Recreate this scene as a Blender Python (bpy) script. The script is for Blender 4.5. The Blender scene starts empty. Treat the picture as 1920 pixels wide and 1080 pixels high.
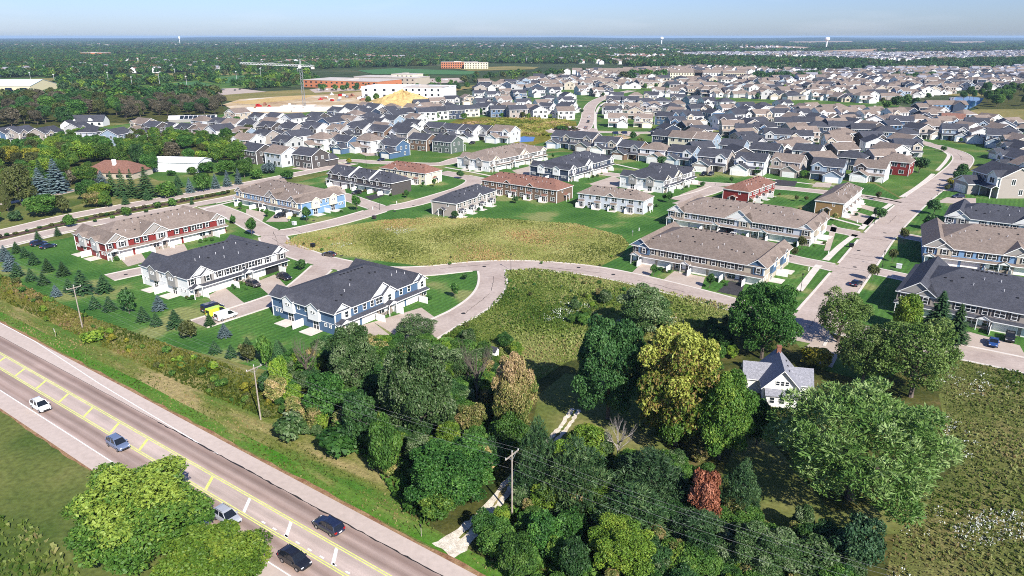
import bpy, math, random
import numpy as np
from mathutils import Vector

scene = bpy.context.scene
COL = scene.collection
random.seed(7)
RNG = np.random.default_rng(11)

# ------------------------------------------------------------------ camera
CAM_H = 62.0
FPX, CX, CY = 1331.0, 960.0, 540.0
PITCH = math.atan(472.0 / FPX)
cam_data = bpy.data.cameras.new('camera')
cam_data.sensor_width = 36.0
cam_data.lens = 36.0 * FPX / 1920.0
cam_data.clip_start = 1.0
cam_data.clip_end = 90000.0
cam = bpy.data.objects.new('camera', cam_data)
COL.objects.link(cam)
cam.location = (0, 0, CAM_H)
cam.rotation_euler = (math.pi / 2 - PITCH, 0, 0)
scene.camera = cam

# ------------------------------------------------------------------ light
SUN_EL, SUN_AZ = 37.0, 152.0          # compass azimuth of the sun, clockwise from +Y
world = bpy.data.worlds.new('World')
scene.world = world
world.use_nodes = True
wn = world.node_tree
bg = wn.nodes['Background']
sky = wn.nodes.new('ShaderNodeTexSky')
sky.sky_type = 'NISHITA'
sky.sun_disc = False
sky.sun_elevation = math.radians(SUN_EL)
sky.sun_rotation = math.radians(SUN_AZ)
sky.altitude = 300
sky.air_density = 1.0
sky.dust_density = 0.6
sky.ozone_density = 2.0
tintn = wn.nodes.new('ShaderNodeVectorMath')
tintn.operation = 'MULTIPLY'
tintn.inputs[1].default_value = (0.8, 0.97, 1.5)
wn.links.new(sky.outputs[0], tintn.inputs[0])
# thin high cloud, drawn out sideways, all round the sky
wtc = wn.nodes.new('ShaderNodeTexCoord')
wmp = wn.nodes.new('ShaderNodeMapping')
wmp.inputs['Scale'].default_value = (3.2, 3.2, 26.0)
wnz = wn.nodes.new('ShaderNodeTexNoise')
wnz.inputs['Scale'].default_value = 1.6
wnz.inputs['Detail'].default_value = 6
wmr = wn.nodes.new('ShaderNodeMapRange')
wmr.inputs[1].default_value, wmr.inputs[2].default_value = 0.52, 0.78
wmr.inputs[3].default_value, wmr.inputs[4].default_value = 0.0, 0.14
wmx = wn.nodes.new('ShaderNodeMix')
wmx.data_type = 'RGBA'
wmx.inputs[7].default_value = (11.0, 11.2, 12.5, 1)
wn.links.new(wtc.outputs['Generated'], wmp.inputs[0])
wn.links.new(wmp.outputs[0], wnz.inputs['Vector'])
wn.links.new(wnz.outputs[0], wmr.inputs[0])
wn.links.new(wmr.outputs[0], wmx.inputs[0])
wn.links.new(tintn.outputs[0], wmx.inputs[6])
wn.links.new(wmx.outputs[2], bg.inputs[0])
bg.inputs[1].default_value = 0.06

sd = bpy.data.lights.new('sun', 'SUN')
sd.energy = 5.0
sd.angle = math.radians(0.55)
sd.color = (1.0, 0.945, 0.85)
sun = bpy.data.objects.new('sun', sd)
COL.objects.link(sun)
_a, _e = math.radians(SUN_AZ), math.radians(SUN_EL)
sdir = Vector((math.sin(_a) * math.cos(_e), math.cos(_a) * math.cos(_e), math.sin(_e)))
sun.rotation_euler = sdir.to_track_quat('Z', 'Y').to_euler()
sun.location = (60, -80, 120)

scene.view_settings.view_transform = 'Standard'
scene.view_settings.look = 'None'
scene.view_settings.exposure = 0.74
scene.view_settings.gamma = 1.0
scene.view_settings.use_curve_mapping = False
scene.cycles.volume_bounces = 0
scene.cycles.filter_width = 1.0
scene.cycles.use_denoising = False
scene.cycles.sample_clamp_indirect = 4.0
scene.cycles.max_bounces = 5
scene.cycles.diffuse_bounces = 2
scene.cycles.transparent_max_bounces = 4

# ------------------------------------------------------------------ geometry helpers
cP, sP = math.cos(PITCH), math.sin(PITCH)


def G(px, py, z=0.0):
    """the point of the plan at height z seen at a spot of the photograph"""
    u = (px - CX) / FPX
    v = (py - CY) / FPX
    d = (u, cP - v * sP, -(sP + v * cP))
    t = (z - CAM_H) / d[2]
    return (d[0] * t, d[1] * t)


def GV(px, py, z=0.0):
    a = G(px, py, z)
    return Vector((a[0], a[1], z))


def depth_of(x, y, z=0.0):
    return y * cP + (CAM_H - z) * sP


def pip(poly, x, y):
    poly = np.asarray(poly)
    inside = np.zeros(len(x), bool)
    n = len(poly)
    j = n - 1
    for i in range(n):
        xi, yi = poly[i]
        xj, yj = poly[j]
        c = ((yi > y) != (yj > y)) & (x < (xj - xi) * (y - yi) / (yj - yi + 1e-12) + xi)
        inside ^= c
        j = i
    return inside


def GP(pts):
    return [G(*p) for p in pts]


def scatter(poly_px, n, rng=RNG):
    p = np.array(GP(poly_px))
    lo, hi = p.min(0), p.max(0)
    x = rng.uniform(lo[0], hi[0], n)
    y = rng.uniform(lo[1], hi[1], n)
    k = pip(p, x, y)
    return x[k], y[k]


# ------------------------------------------------------------------ materials
MATS = {}


def _nodes(name):
    m = bpy.data.materials.new(name)
    m.use_nodes = True
    nt = m.node_tree
    b = nt.nodes['Principled BSDF']
    MATS[name] = m
    return m, nt, b


def nmat(name, ramp, scale=1.0, fine=None, fine2=None, rough=0.85, spec=0.25, bump=0.0, bscale=None, rnd=0.0, stretch=None, metallic=0.0):
    """ramp: [(pos, rgb), ...] driven by noise; fine: (scale, amount) brightness grain"""
    m, nt, b = _nodes(name)
    N, Lk = nt.nodes, nt.links
    b.inputs['Roughness'].default_value = rough
    b.inputs['Specular IOR Level'].default_value = spec
    b.inputs['Metallic'].default_value = metallic
    tc = N.new('ShaderNodeTexCoord')
    vec = tc.outputs['Object']
    if stretch:
        mp = N.new('ShaderNodeMapping')
        mp.vector_type = 'TEXTURE'
        mp.inputs['Rotation'].default_value = (0, 0, math.radians(stretch[0]))
        mp.inputs['Scale'].default_value = [1 / v for v in stretch[1]]
        Lk.new(vec, mp.inputs[0])
        vec = mp.outputs[0]
    if len(ramp) == 1:
        rgb = N.new('ShaderNodeRGB')
        rgb.outputs[0].default_value = (*ramp[0][1], 1)
        col = rgb.outputs[0]
    else:
        nz = N.new('ShaderNodeTexNoise')
        nz.inputs['Scale'].default_value = scale
        nz.inputs['Detail'].default_value = 5
        nz.inputs['Roughness'].default_value = 0.62
        Lk.new(vec, nz.inputs['Vector'])
        cr = N.new('ShaderNodeValToRGB')
        el = cr.color_ramp.elements
        while len(el) < len(ramp):
            el.new(0.5)
        for e, (p, c) in zip(el, ramp):
            e.position = p
            e.color = (*c, 1)
        Lk.new(nz.outputs[0], cr.inputs[0])
        col = cr.outputs[0]
    for f in (fine, fine2):
        if f:
            n2 = N.new('ShaderNodeTexNoise')
            n2.inputs['Scale'].default_value = f[0]
            n2.inputs['Detail'].default_value = 3
            Lk.new(tc.outputs['Object'], n2.inputs['Vector'])
            mr = N.new('ShaderNodeMapRange')
            mr.inputs[1].default_value = 0.3
            mr.inputs[2].default_value = 0.7
            mr.inputs[3].default_value = 1 - f[1]
            mr.inputs[4].default_value = 1 + f[1]
            Lk.new(n2.outputs[0], mr.inputs[0])
            mx = N.new('ShaderNodeVectorMath')
            mx.operation = 'SCALE'
            Lk.new(col, mx.inputs[0])
            Lk.new(mr.outputs[0], mx.inputs['Scale'])
            col = mx.outputs[0]
    if rnd:
        oi = N.new('ShaderNodeObjectInfo')
        mr = N.new('ShaderNodeMapRange')
        mr.inputs[3].default_value = 1 - rnd
        mr.inputs[4].default_value = 1 + rnd
        Lk.new(oi.outputs['Random'], mr.inputs[0])
        mx = N.new('ShaderNodeVectorMath')
        mx.operation = 'SCALE'
        Lk.new(col, mx.inputs[0])
        Lk.new(mr.outputs[0], mx.inputs['Scale'])
        col = mx.outputs[0]
    Lk.new(col, b.inputs['Base Color'])
    if bump:
        n3 = N.new('ShaderNodeTexNoise')
        n3.inputs['Scale'].default_value = bscale or scale * 4
        n3.inputs['Detail'].default_value = 4
        Lk.new(tc.outputs['Object'], n3.inputs['Vector'])
        bp = N.new('ShaderNodeBump')
        bp.inputs['Strength'].default_value = bump
        bp.inputs['Distance'].default_value = 0.3
        Lk.new(n3.outputs[0], bp.inputs['Height'])
        Lk.new(bp.outputs[0], b.inputs['Normal'])
    return m


def leaf_mat(name, ramp, trans=0.25, rnd=0.24):
    """foliage coloured by the leaf's own tint value"""
    m, nt, b = _nodes(name)
    N, Lk = nt.nodes, nt.links
    at = N.new('ShaderNodeAttribute')
    at.attribute_name = 'tint'
    cr = N.new('ShaderNodeValToRGB')
    el = cr.color_ramp.elements
    while len(el) < len(ramp):
        el.new(0.5)
    for e, (p, c) in zip(el, ramp):
        e.position = p
        e.color = (*c, 1)
    Lk.new(at.outputs['Fac'], cr.inputs[0])
    oi = N.new('ShaderNodeObjectInfo')
    mr = N.new('ShaderNodeMapRange')
    mr.inputs[3].default_value = 1 - rnd
    mr.inputs[4].default_value = 1 + rnd
    Lk.new(oi.outputs['Random'], mr.inputs[0])
    mx = N.new('ShaderNodeVectorMath')
    mx.operation = 'SCALE'
    Lk.new(cr.outputs[0], mx.inputs[0])
    Lk.new(mr.outputs[0], mx.inputs['Scale'])
    b.inputs['Roughness'].default_value = 0.55
    b.inputs['Specular IOR Level'].default_value = 0.35
    Lk.new(mx.outputs[0], b.inputs['Base Color'])
    tr = N.new('ShaderNodeBsdfTranslucent')
    Lk.new(mx.outputs[0], tr.inputs[0])
    ms = N.new('ShaderNodeMixShader')
    ms.inputs[0].default_value = trans
    Lk.new(b.outputs[0], ms.inputs[1])
    Lk.new(tr.outputs[0], ms.inputs[2])
    Lk.new(ms.outputs[0], N['Material Output'].inputs[0])
    return m


def lawn_mat(name, g1, g2, dry, stripes=True, ang=35.0, dryness=0.62):
    m, nt, b = _nodes(name)
    N, Lk = nt.nodes, nt.links
    b.inputs['Roughness'].default_value = 0.9
    b.inputs['Specular IOR Level'].default_value = 0.1
    tc = N.new('ShaderNodeTexCoord')
    nz = N.new('ShaderNodeTexNoise')
    nz.inputs['Scale'].default_value = 0.055
    nz.inputs['Detail'].default_value = 6
    Lk.new(tc.outputs['Object'], nz.inputs['Vector'])
    cr = N.new('ShaderNodeValToRGB')
    el = cr.color_ramp.elements
    el.new(0.5)
    for e, (p, c) in zip(el, [(0.36, g1), (0.54, g2), (dryness + 0.06, dry)]):
        e.position = p
        e.color = (*c, 1)
    Lk.new(nz.outputs[0], cr.inputs[0])
    col = cr.outputs[0]
    f1 = N.new('ShaderNodeTexNoise')
    f1.inputs['Scale'].default_value = 1.3
    f1.inputs['Detail'].default_value = 6
    Lk.new(tc.outputs['Object'], f1.inputs['Vector'])
    mr = N.new('ShaderNodeMapRange')
    mr.inputs[1].default_value, mr.inputs[2].default_value = 0.3, 0.7
    mr.inputs[3].default_value, mr.inputs[4].default_value = 0.72, 1.28
    Lk.new(f1.outputs[0], mr.inputs[0])
    fac = mr.outputs[0]
    if stripes:
        mp = N.new('ShaderNodeMapping')
        mp.inputs['Rotation'].default_value = (0, 0, math.radians(ang))
        Lk.new(tc.outputs['Object'], mp.inputs[0])
        wv = N.new('ShaderNodeTexWave')
        wv.inputs['Scale'].default_value = 0.21
        wv.inputs['Distortion'].default_value = 0.8
        wv.inputs['Detail'].default_value = 2
        Lk.new(mp.outputs[0], wv.inputs['Vector'])
        m2 = N.new('ShaderNodeMapRange')
        m2.inputs[3].default_value, m2.inputs[4].default_value = 0.88, 1.12
        Lk.new(wv.outputs['Fac'], m2.inputs[0])
        mu = N.new('ShaderNodeMath')
        mu.operation = 'MULTIPLY'
        Lk.new(fac, mu.inputs[0])
        Lk.new(m2.outputs[0], mu.inputs[1])
        fac = mu.outputs[0]
    mx = N.new('ShaderNodeVectorMath')
    mx.operation = 'SCALE'
    Lk.new(col, mx.inputs[0])
    Lk.new(fac, mx.inputs['Scale'])
    Lk.new(mx.outputs[0], b.inputs['Base Color'])
    return m


# walls
WALL = {
    'white': (0.74, 0.74, 0.73), 'grey': (0.42, 0.42, 0.42), 'blue': (0.075, 0.135, 0.23), 'sky': (0.17, 0.29, 0.46),
    'navy': (0.035, 0.05, 0.085), 'charcoal': (0.085, 0.075, 0.072), 'tan': (0.44, 0.385, 0.31), 'red': (0.2, 0.027, 0.025),
    'brown': (0.165, 0.11, 0.078), 'green': (0.105, 0.135, 0.12), 'cream': (0.66, 0.6, 0.45), 'slate': (0.27, 0.34, 0.42),
    'stonegrey': (0.3, 0.285, 0.27), 'orange': (0.45, 0.17, 0.08), 'pale': (0.5, 0.53, 0.58), 'taupe': (0.34, 0.3, 0.27), 'gold': (0.25, 0.16, 0.07)}
for k, c in WALL.items():
    nmat('siding_' + k, [(0.3, tuple(v * 0.93 for v in c)), (0.7, c)], scale=0.7, fine=(9, 0.05), rough=0.65, spec=0.25)
nmat('roof_dark', [(0.3, (0.04, 0.043, 0.055)), (0.7, (0.066, 0.068, 0.082))], scale=1.6, fine=(7, 0.28), fine2=(0.35, 0.12), rough=0.85, rnd=0.16, bump=0.25, bscale=6)
nmat('roof_tan', [(0.3, (0.155, 0.12, 0.1)), (0.7, (0.24, 0.195, 0.165))], scale=1.5, fine=(7, 0.2), fine2=(0.35, 0.1), rough=0.88, rnd=0.14, bump=0.25, bscale=6)
nmat('roof_brown', [(0.3, (0.15, 0.075, 0.055)), (0.7, (0.26, 0.135, 0.1))], scale=1.5, fine=(7, 0.24), rough=0.88, rnd=0.08, bump=0.25, bscale=6)
nmat('roof_grey', [(0.3, (0.17, 0.175, 0.2)), (0.7, (0.3, 0.3, 0.34))], scale=2.5, fine=(6, 0.3), rough=0.85)
nmat('trim_white', [(0, (0.8, 0.8, 0.79))], fine=(5, 0.05), rough=0.5)
nmat('garage_white', [(0, (0.8, 0.78, 0.74))], fine=(3, 0.05), rough=0.5)
nmat('glass', [(0, (0.018, 0.024, 0.032))], rough=0.08, spec=0.6)
nmat('shutter', [(0, (0.03, 0.028, 0.03))], rough=0.5)
nmat('stone', [(0.35, (0.17, 0.14, 0.12)), (0.65, (0.42, 0.37, 0.32))], scale=3.2, fine=(9, 0.2), rough=0.9, bump=0.5)
nmat('vent_metal', [(0, (0.62, 0.62, 0.64))], rough=0.4)
nmat('vent_and_shade_dark', [(0, (0.02, 0.02, 0.022))], rough=0.6)
nmat('door_dark', [(0, (0.05, 0.04, 0.04))], rough=0.5)
nmat('brick', [(0.4, (0.2, 0.085, 0.055)), (0.6, (0.29, 0.13, 0.09))], scale=4, fine=(20, 0.2), rough=0.9)
nmat('wood_pole', [(0.3, (0.24, 0.2, 0.165)), (0.7, (0.42, 0.37, 0.32))], scale=3, fine=(30, 0.2), rough=0.9)
nmat('iron_black', [(0, (0.015, 0.016, 0.018))], rough=0.5)
nmat('steel_grey', [(0, (0.2, 0.21, 0.23))], rough=0.55)
nmat('wire', [(0, (0.28, 0.28, 0.29))], rough=0.5)
nmat('bark', [(0.3, (0.07, 0.055, 0.045)), (0.7, (0.17, 0.14, 0.12))], scale=3, fine=(20, 0.3), rough=0.95)
nmat('bark_pale', [(0.3, (0.25, 0.22, 0.2)), (0.7, (0.42, 0.38, 0.36))], scale=3, fine=(20, 0.2), rough=0.95)
# ground
nmat('asphalt', [(0.3, (0.345, 0.275, 0.238)), (0.5, (0.4, 0.33, 0.288)), (0.7, (0.455, 0.38, 0.335))], scale=0.13, fine=(1.1, 0.1), fine2=(40, 0.1), rough=0.92, spec=0.15, bump=0.15, bscale=25)
nmat('asphalt_highway', [(0.3, (0.34, 0.265, 0.25)), (0.7, (0.41, 0.335, 0.315))], scale=0.1, fine=(2.0, 0.08), fine2=(30, 0.12), rough=0.9, spec=0.2, bump=0.15, bscale=25, stretch=(-35, (1, 0.12, 1)))
nmat('asphalt_worn', [(0.28, (0.135, 0.092, 0.085)), (0.72, (0.31, 0.235, 0.225))], scale=0.5, fine=(2.0, 0.1), fine2=(30, 0.12), rough=0.85, spec=0.25, stretch=(-35, (0.06, 1.5, 1)))
nmat('shoulder', [(0.3, (0.425, 0.35, 0.305)), (0.7, (0.51, 0.43, 0.38))], scale=0.12, fine=(1.2, 0.07), fine2=(25, 0.1), rough=0.92, spec=0.15, stretch=(-35, (0.15, 1, 1)))
nmat('asphalt_new', [(0.3, (0.035, 0.033, 0.036)), (0.7, (0.055, 0.052, 0.055))], scale=0.6, fine=(20, 0.15), rough=0.85)
nmat('tar', [(0, (0.03, 0.028, 0.028))], rough=0.7)
nmat('concrete', [(0.3, (0.52, 0.47, 0.42)), (0.7, (0.64, 0.59, 0.53))], scale=0.5, fine=(6, 0.08), rough=0.9)
nmat('driveway', [(0.3, (0.37, 0.3, 0.25)), (0.7, (0.45, 0.38, 0.325))], scale=0.3, fine=(5, 0.08), fine2=(30, 0.08), rough=0.9)
nmat('paint_yellow', [(0.35, (0.5, 0.54, 0.13)), (0.6, (0.68, 0.74, 0.22))], scale=1.6, fine=(8, 0.12), rough=0.7)
nmat('paint_white', [(0.3, (0.62, 0.6, 0.58)), (0.6, (0.8, 0.79, 0.77))], scale=1.6, fine=(8, 0.1), rough=0.7)
nmat('gravel', [(0.3, (0.42, 0.36, 0.28)), (0.55, (0.66, 0.6, 0.5)), (0.75, (0.76, 0.72, 0.62))], scale=0.9, fine=(7, 0.22), rough=0.95, bump=0.4, bscale=8)
nmat('mulch', [(0.3, (0.05, 0.03, 0.025)), (0.7, (0.12, 0.075, 0.06))], scale=1, fine=(9, 0.3), rough=0.95)
lawn_mat('lawn', (0.036, 0.105, 0.02), (0.066, 0.15, 0.03), (0.19, 0.21, 0.075), dryness=0.56)
lawn_mat('lawn_far', (0.045, 0.11, 0.02), (0.075, 0.145, 0.028), (0.17, 0.18, 0.06), stripes=False)
lawn_mat('field_grass', (0.06, 0.095, 0.02), (0.115, 0.135, 0.036), (0.2, 0.185, 0.07), stripes=False, dryness=0.6)
nmat('ground_grass', [(0.3, (0.06, 0.095, 0.022)), (0.5, (0.13, 0.145, 0.04)), (0.68, (0.24, 0.21, 0.09))], scale=0.045, fine=(0.9, 0.25), fine2=(5, 0.25), rough=0.95, spec=0.1, bump=0.4, bscale=2)
nmat('ground_far', [(0.35, (0.028, 0.05, 0.02)), (0.55, (0.05, 0.07, 0.026)), (0.7, (0.11, 0.1, 0.05))], scale=0.004, fine=(0.02, 0.3), fine2=(0.15, 0.25), rough=0.95, spec=0.1)
nmat('verge', [(0.33, (0.055, 0.14, 0.018)), (0.48, (0.13, 0.15, 0.035)), (0.62, (0.3, 0.24, 0.11))], scale=0.14, fine=(1.2, 0.25), fine2=(7, 0.3), rough=0.95, spec=0.1, stretch=(-35, (0.25, 1, 1)), bump=0.4, bscale=3)
nmat('verge_green', [(0.35, (0.05, 0.15, 0.012)), (0.6, (0.1, 0.17, 0.03)), (0.75, (0.25, 0.2, 0.08))], scale=0.3, fine=(1.5, 0.25), fine2=(8, 0.25), rough=0.95, spec=0.1, stretch=(-35, (0.3, 1, 1)))
nmat('dry_edge', [(0.35, (0.18, 0.085, 0.045)), (0.6, (0.3, 0.19, 0.1)), (0.72, (0.15, 0.15, 0.05))], scale=0.7, fine=(4, 0.3), rough=0.95)
nmat('meadow', [(0.3, (0.1, 0.135, 0.026)), (0.45, (0.22, 0.24, 0.06)), (0.6, (0.34, 0.34, 0.12)), (0.74, (0.38, 0.29, 0.13))], scale=0.055, fine=(0.8, 0.22), fine2=(4, 0.3), rough=0.95, spec=0.05, bump=0.6, bscale=3)
nmat('meadow_green', [(0.3, (0.06, 0.105, 0.02)), (0.48, (0.13, 0.16, 0.035)), (0.6, (0.22, 0.225, 0.08)), (0.74, (0.25, 0.2, 0.09))], scale=0.07, fine=(0.9, 0.25), fine2=(4, 0.3), rough=0.95, spec=0.05, bump=0.6, bscale=3)
nmat('weed_field', [(0.3, (0.06, 0.085, 0.022)), (0.5, (0.115, 0.125, 0.038)), (0.66, (0.18, 0.155, 0.065))], scale=0.07, fine=(0.9, 0.28), fine2=(4, 0.35), rough=0.95, spec=0.05, bump=0.6, bscale=3)
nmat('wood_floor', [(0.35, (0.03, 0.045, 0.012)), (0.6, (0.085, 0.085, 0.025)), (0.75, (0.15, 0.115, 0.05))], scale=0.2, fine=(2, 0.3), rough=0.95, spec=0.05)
nmat('wetland', [(0.3, (0.07, 0.085, 0.015)), (0.5, (0.16, 0.15, 0.025)), (0.68, (0.23, 0.15, 0.035))], scale=0.04, fine=(0.3, 0.3), rough=0.95, spec=0.05)
nmat('dirt', [(0.3, (0.34, 0.22, 0.12)), (0.5, (0.44, 0.33, 0.19)), (0.68, (0.62, 0.56, 0.47))], scale=0.02, fine=(0.2, 0.2), rough=0.95)
nmat('dirt_gold', [(0.3, (0.42, 0.29, 0.11)), (0.7, (0.52, 0.38, 0.17))], scale=0.06, fine=(0.5, 0.2), rough=0.95, bump=0.5, bscale=0.6)
nmat('field_tan', [(0.3, (0.3, 0.2, 0.13)), (0.7, (0.42, 0.3, 0.2))], scale=0.006, fine=(0.05, 0.15), rough=0.95)
nmat('field_gold', [(0.3, (0.13, 0.135, 0.03)), (0.7, (0.26, 0.2, 0.07))], scale=0.02, fine=(0.3, 0.25), rough=0.95)
nmat('sport_green', [(0.3, (0.045, 0.125, 0.035)), (0.7, (0.06, 0.16, 0.05))], scale=0.02, fine=(0.1, 0.1), rough=0.95)
nmat('water', [(0, (0.015, 0.07, 0.24))], rough=0.06, spec=0.5)
nmat('hill', [(0.3, (0.02, 0.035, 0.02)), (0.7, (0.04, 0.055, 0.03))], scale=0.002, rough=1, spec=0)
# foliage
leaf_mat('leaf_green', [(0.1, (0.039, 0.105, 0.017)), (0.55, (0.077, 0.182, 0.028)), (0.95, (0.154, 0.266, 0.049))])
leaf_mat('leaf_dark', [(0.1, (0.024, 0.075, 0.02)), (0.6, (0.05, 0.13, 0.034)), (0.95, (0.095, 0.195, 0.05))])
leaf_mat('leaf_emerald', [(0.1, (0.022, 0.08, 0.014)), (0.6, (0.055, 0.155, 0.026)), (0.95, (0.12, 0.25, 0.045))])
leaf_mat('leaf_greygreen', [(0.1, (0.034, 0.085, 0.022)), (0.55, (0.085, 0.155, 0.045)), (0.95, (0.28, 0.34, 0.19))])
leaf_mat('leaf_lime', [(0.05, (0.077, 0.168, 0.017)), (0.5, (0.154, 0.266, 0.028)), (0.95, (0.308, 0.392, 0.049))])
leaf_mat('leaf_maple', [(0.05, (0.045, 0.12, 0.016)), (0.55, (0.085, 0.175, 0.026)), (0.95, (0.23, 0.31, 0.045))])
leaf_mat('leaf_feather', [(0.05, (0.070, 0.140, 0.022)), (0.5, (0.133, 0.217, 0.049)), (0.95, (0.238, 0.308, 0.091))])
leaf_mat('leaf_silver', [(0.05, (0.055, 0.13, 0.024)), (0.5, (0.13, 0.225, 0.05)), (0.95, (0.32, 0.41, 0.17))])
leaf_mat('leaf_yellow', [(0.05, (0.06, 0.14, 0.016)), (0.4, (0.14, 0.21, 0.025)), (0.55, (0.27, 0.16, 0.06)), (0.7, (0.3, 0.34, 0.05)), (0.95, (0.44, 0.49, 0.1))])
leaf_mat('leaf_pink', [(0.05, (0.07, 0.13, 0.025)), (0.4, (0.21, 0.23, 0.06)), (0.7, (0.4, 0.33, 0.13)), (0.95, (0.5, 0.36, 0.2))])
leaf_mat('leaf_red', [(0.05, (0.17, 0.06, 0.03)), (0.5, (0.33, 0.125, 0.07)), (0.95, (0.46, 0.21, 0.13))])
leaf_mat('leaf_olive', [(0.05, (0.049, 0.063, 0.017)), (0.5, (0.084, 0.105, 0.028)), (0.95, (0.140, 0.147, 0.042))])
leaf_mat('leaf_gold', [(0.05, (0.140, 0.168, 0.017)), (0.5, (0.238, 0.238, 0.025)), (0.95, (0.392, 0.322, 0.042))])
leaf_mat('leaf_dusty', [(0.05, (0.065, 0.065, 0.035)), (0.5, (0.12, 0.108, 0.065)), (0.95, (0.2, 0.17, 0.125))])
leaf_mat('needle_dark', [(0.05, (0.018, 0.05, 0.018)), (0.5, (0.04, 0.09, 0.03)), (0.95, (0.085, 0.15, 0.055))], trans=0.08)
leaf_mat('needle_pine', [(0.05, (0.025, 0.07, 0.022)), (0.5, (0.06, 0.13, 0.04)), (0.95, (0.15, 0.23, 0.075))], trans=0.1)
leaf_mat('needle_blue', [(0.05, (0.042, 0.077, 0.077)), (0.5, (0.091, 0.140, 0.147)), (0.95, (0.182, 0.238, 0.252))], trans=0.06)
leaf_mat('needle_green', [(0.05, (0.021, 0.063, 0.025)), (0.5, (0.042, 0.105, 0.039)), (0.95, (0.091, 0.168, 0.063))], trans=0.08)
leaf_mat('tuft_meadow', [(0.0, (0.09, 0.13, 0.022)), (0.35, (0.24, 0.26, 0.065)), (0.7, (0.44, 0.42, 0.17)), (1.0, (0.5, 0.33, 0.15))], trans=0.5)
leaf_mat('tuft_green', [(0.0, (0.075, 0.14, 0.022)), (0.4, (0.165, 0.225, 0.045)), (0.75, (0.35, 0.375, 0.135)), (1.0, (0.31, 0.23, 0.11))], trans=0.5)
leaf_mat('tuft_strip', [(0.0, (0.08, 0.13, 0.018)), (0.4, (0.21, 0.235, 0.035)), (0.75, (0.36, 0.32, 0.09)), (1.0, (0.4, 0.27, 0.14))], trans=0.5)
leaf_mat('flower_white', [(0.0, (0.42, 0.46, 0.4)), (1.0, (0.75, 0.76, 0.74))], trans=0.2)


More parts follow.
